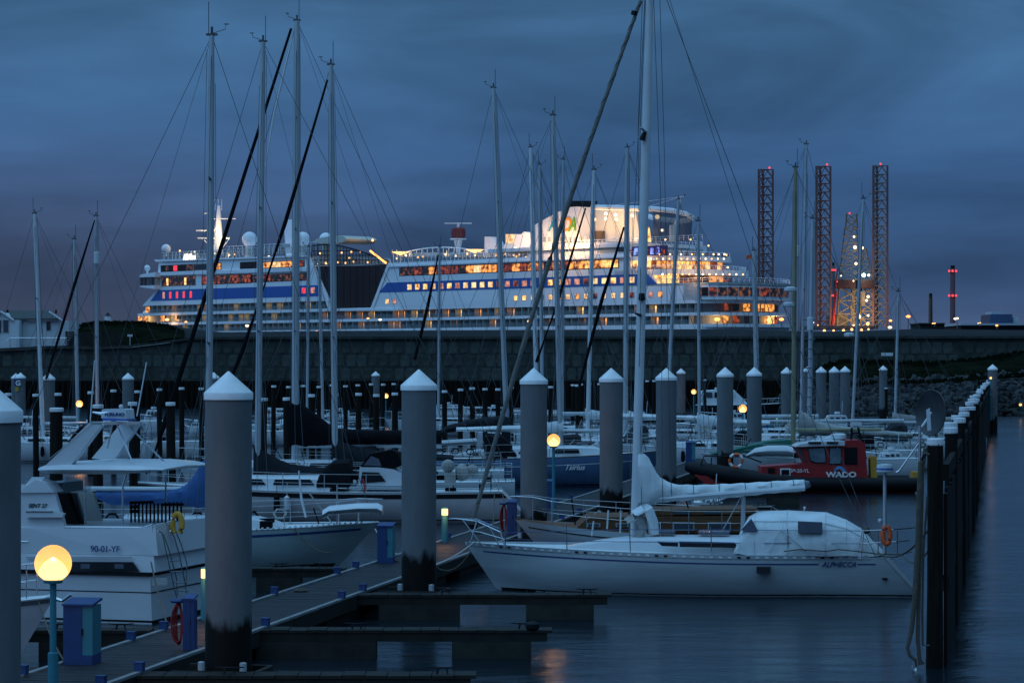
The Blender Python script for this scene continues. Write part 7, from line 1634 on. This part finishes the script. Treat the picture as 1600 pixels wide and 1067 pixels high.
motorboat('white boat with dark window behind the sail cover near the stones', 1272, 1345, 690, 672, 648, -1, (1284, 1325), hood=None); motorboat('white speedboat behind the pilot boat stern', 1350, 1440, 748, 728, 706, -1, (1372, 1410)); motorboat('pale boat between the lone slim pile and the breakwater', 1340, 1440, 700, 688, 674, 1, (1370, 1400), hood='canvas')
motorboat('low white runabout in front of the pilot boat bow', 1085, 1240, 728, 712, 700, -1, (1180, 1225)); motorboat('white launch behind the blue hull', 880, 985, 716, 697, 684, 1, (890, 940)); motorboat('white launch behind the orange globe lamp', 818, 900, 700, 686, 674, -1, (835, 880)); motorboat('white open boat behind the white sloop tent', 1085, 1140, 793, 785, 781, 1, (1095, 1130))
for o_, fr_2, h_2, t_2, m_2 in FAR:
    if abs(t_2.y-144) < .5: q = MB(); a = P(1377, 556, 143.9); b = P(1395, 551, 143.9); q.box(a.x, b.x, 143.85, 143.95, a.z, b.z); q.build('name_board', M['white'], o_)

# clutter that makes each boat its own: fenders, coiled lines, boxes, dark hoods
random.seed(77)
def clutter(o, fr, h, sm, n=16, wide=1.0):
    dk_, lt_ = MB(), MB()
    for i in range(n):
        u = random.uniform(.04, .9); s = u*h.L; t = random.uniform(-1, 1)*h.hb(u)*.8; z = h.sheer(u)+.03
        m = random.choice((dk_, dk_, lt_)); c = fr.p(s, h.t0+t, z); k = random.random()
        if k < .3: a, b, cc = random.uniform(.06, .2), random.uniform(.1, .2), random.uniform(.06, .22); m.box(c.x-a, c.x+a, c.y-b, c.y+b, c.z, c.z+cc)
        elif k < .7: m.tube([c, c+Vector((random.uniform(-.7, .7), 0, random.uniform(.3, 1.1)))], .018, 4)
        else: m.tube([c+Vector((.16*math.cos(a), .1*math.sin(a), .25+.12*math.sin(a))) for a in [R(60*j) for j in range(7)]], .03, 5)
    dk_.build('deck_gear', M['black'], o)['kind'] = 'stuff'
    if lt_.v: lt_.build('deck_gear', M['canvas'], o)['kind'] = 'stuff'
    for j in range(random.choice((1, 2, 3))):
        u = random.uniform(.25, .75); c = h.pt(u, h.sheer(u)-.1, -1, .09)
        q = MB(); q.lathe([(.02, .0), (.09, -.06), (.10, -.45), (.03, -.55)], (c.x, c.y, c.z), 8); q.tube([c, h.pt(u, h.sheer(u)+.3, -1, -.03)], .008, 4); q.build('fender', random.choice((M['navyc'], M['white'], M['black'])), o)
for k_, g in enumerate([g4, g5, g6]+FAR): clutter(g[0], g[1], g[2], g[4])
clutter(ow, fw, hw_, 0, 14)
for k_, g in enumerate(FAR):
    if k_ % 3 == 0 or g[3].y > 145: continue
    o_, fr_2, h_2, t_2, m_2 = g; q = MB(); s0 = m_2-h_2.L*.22; w_ = h_2.B*.3; zz = h_2.sheer(.3)+.1; secs = []
    for ds_, hh in ((.6, .15), (.35, .55), (0, .9), (-.6, .95), (-.75, .85)):
        secs.append([fr_2.p(s0+ds_, w_*c_, zz+hh*s_) for c_, s_ in ((-1, 0), (-.97, .55), (-.8, .9), (0, 1.02), (.8, .9), (.97, .55), (1, 0))])
    q.loft(secs).build('spray_hood', M[('navyc', 'black', 'greyc')[k_ % 3]], o_, smooth=True)

# more warps and spring lines between the boats, the dock and the fingers
for lb, g, u, tgt in (('line from the black-striped yacht transom to the dock', g5, 0.0, on_dock(800, LL+.1, .56)), ('second line from the black-striped yacht transom crossing to the dock', g5, 0.02, on_dock(770, LL+.1, .56)), ('spring line from the greenish sloop down to its finger pier', g4, .8, PZ(520, 62.6, .5)), ('line from the blue hulled sloop bow to the dock', g8, .99, on_dock(1015, LL+.1, .56))):
    rope(sag(g[2].pt(u, g[2].sheer(u), -1), tgt, .18), .014, 'rope', lb)
for i, px in enumerate((470, 612, 745)):
    c = on_dock(px, LL+.35, .51); q = MB(); q.tube([c+Vector(((.16-.012*k/6)*math.cos(k*.6), (.16-.012*k/6)*math.sin(k*.6), .012+.01*(k/12))) for k in range(60)], .013, 5)
    tag(q.build('rope_coil', M['rope'], origin=c, smooth=True), ('coiled brown rope on the dock before the left cleats', 'coiled rope on the dock beside the second blue cabinet', 'coiled rope on the dock near the bollard light')[i], 'rope', 'rope coils on the dock')
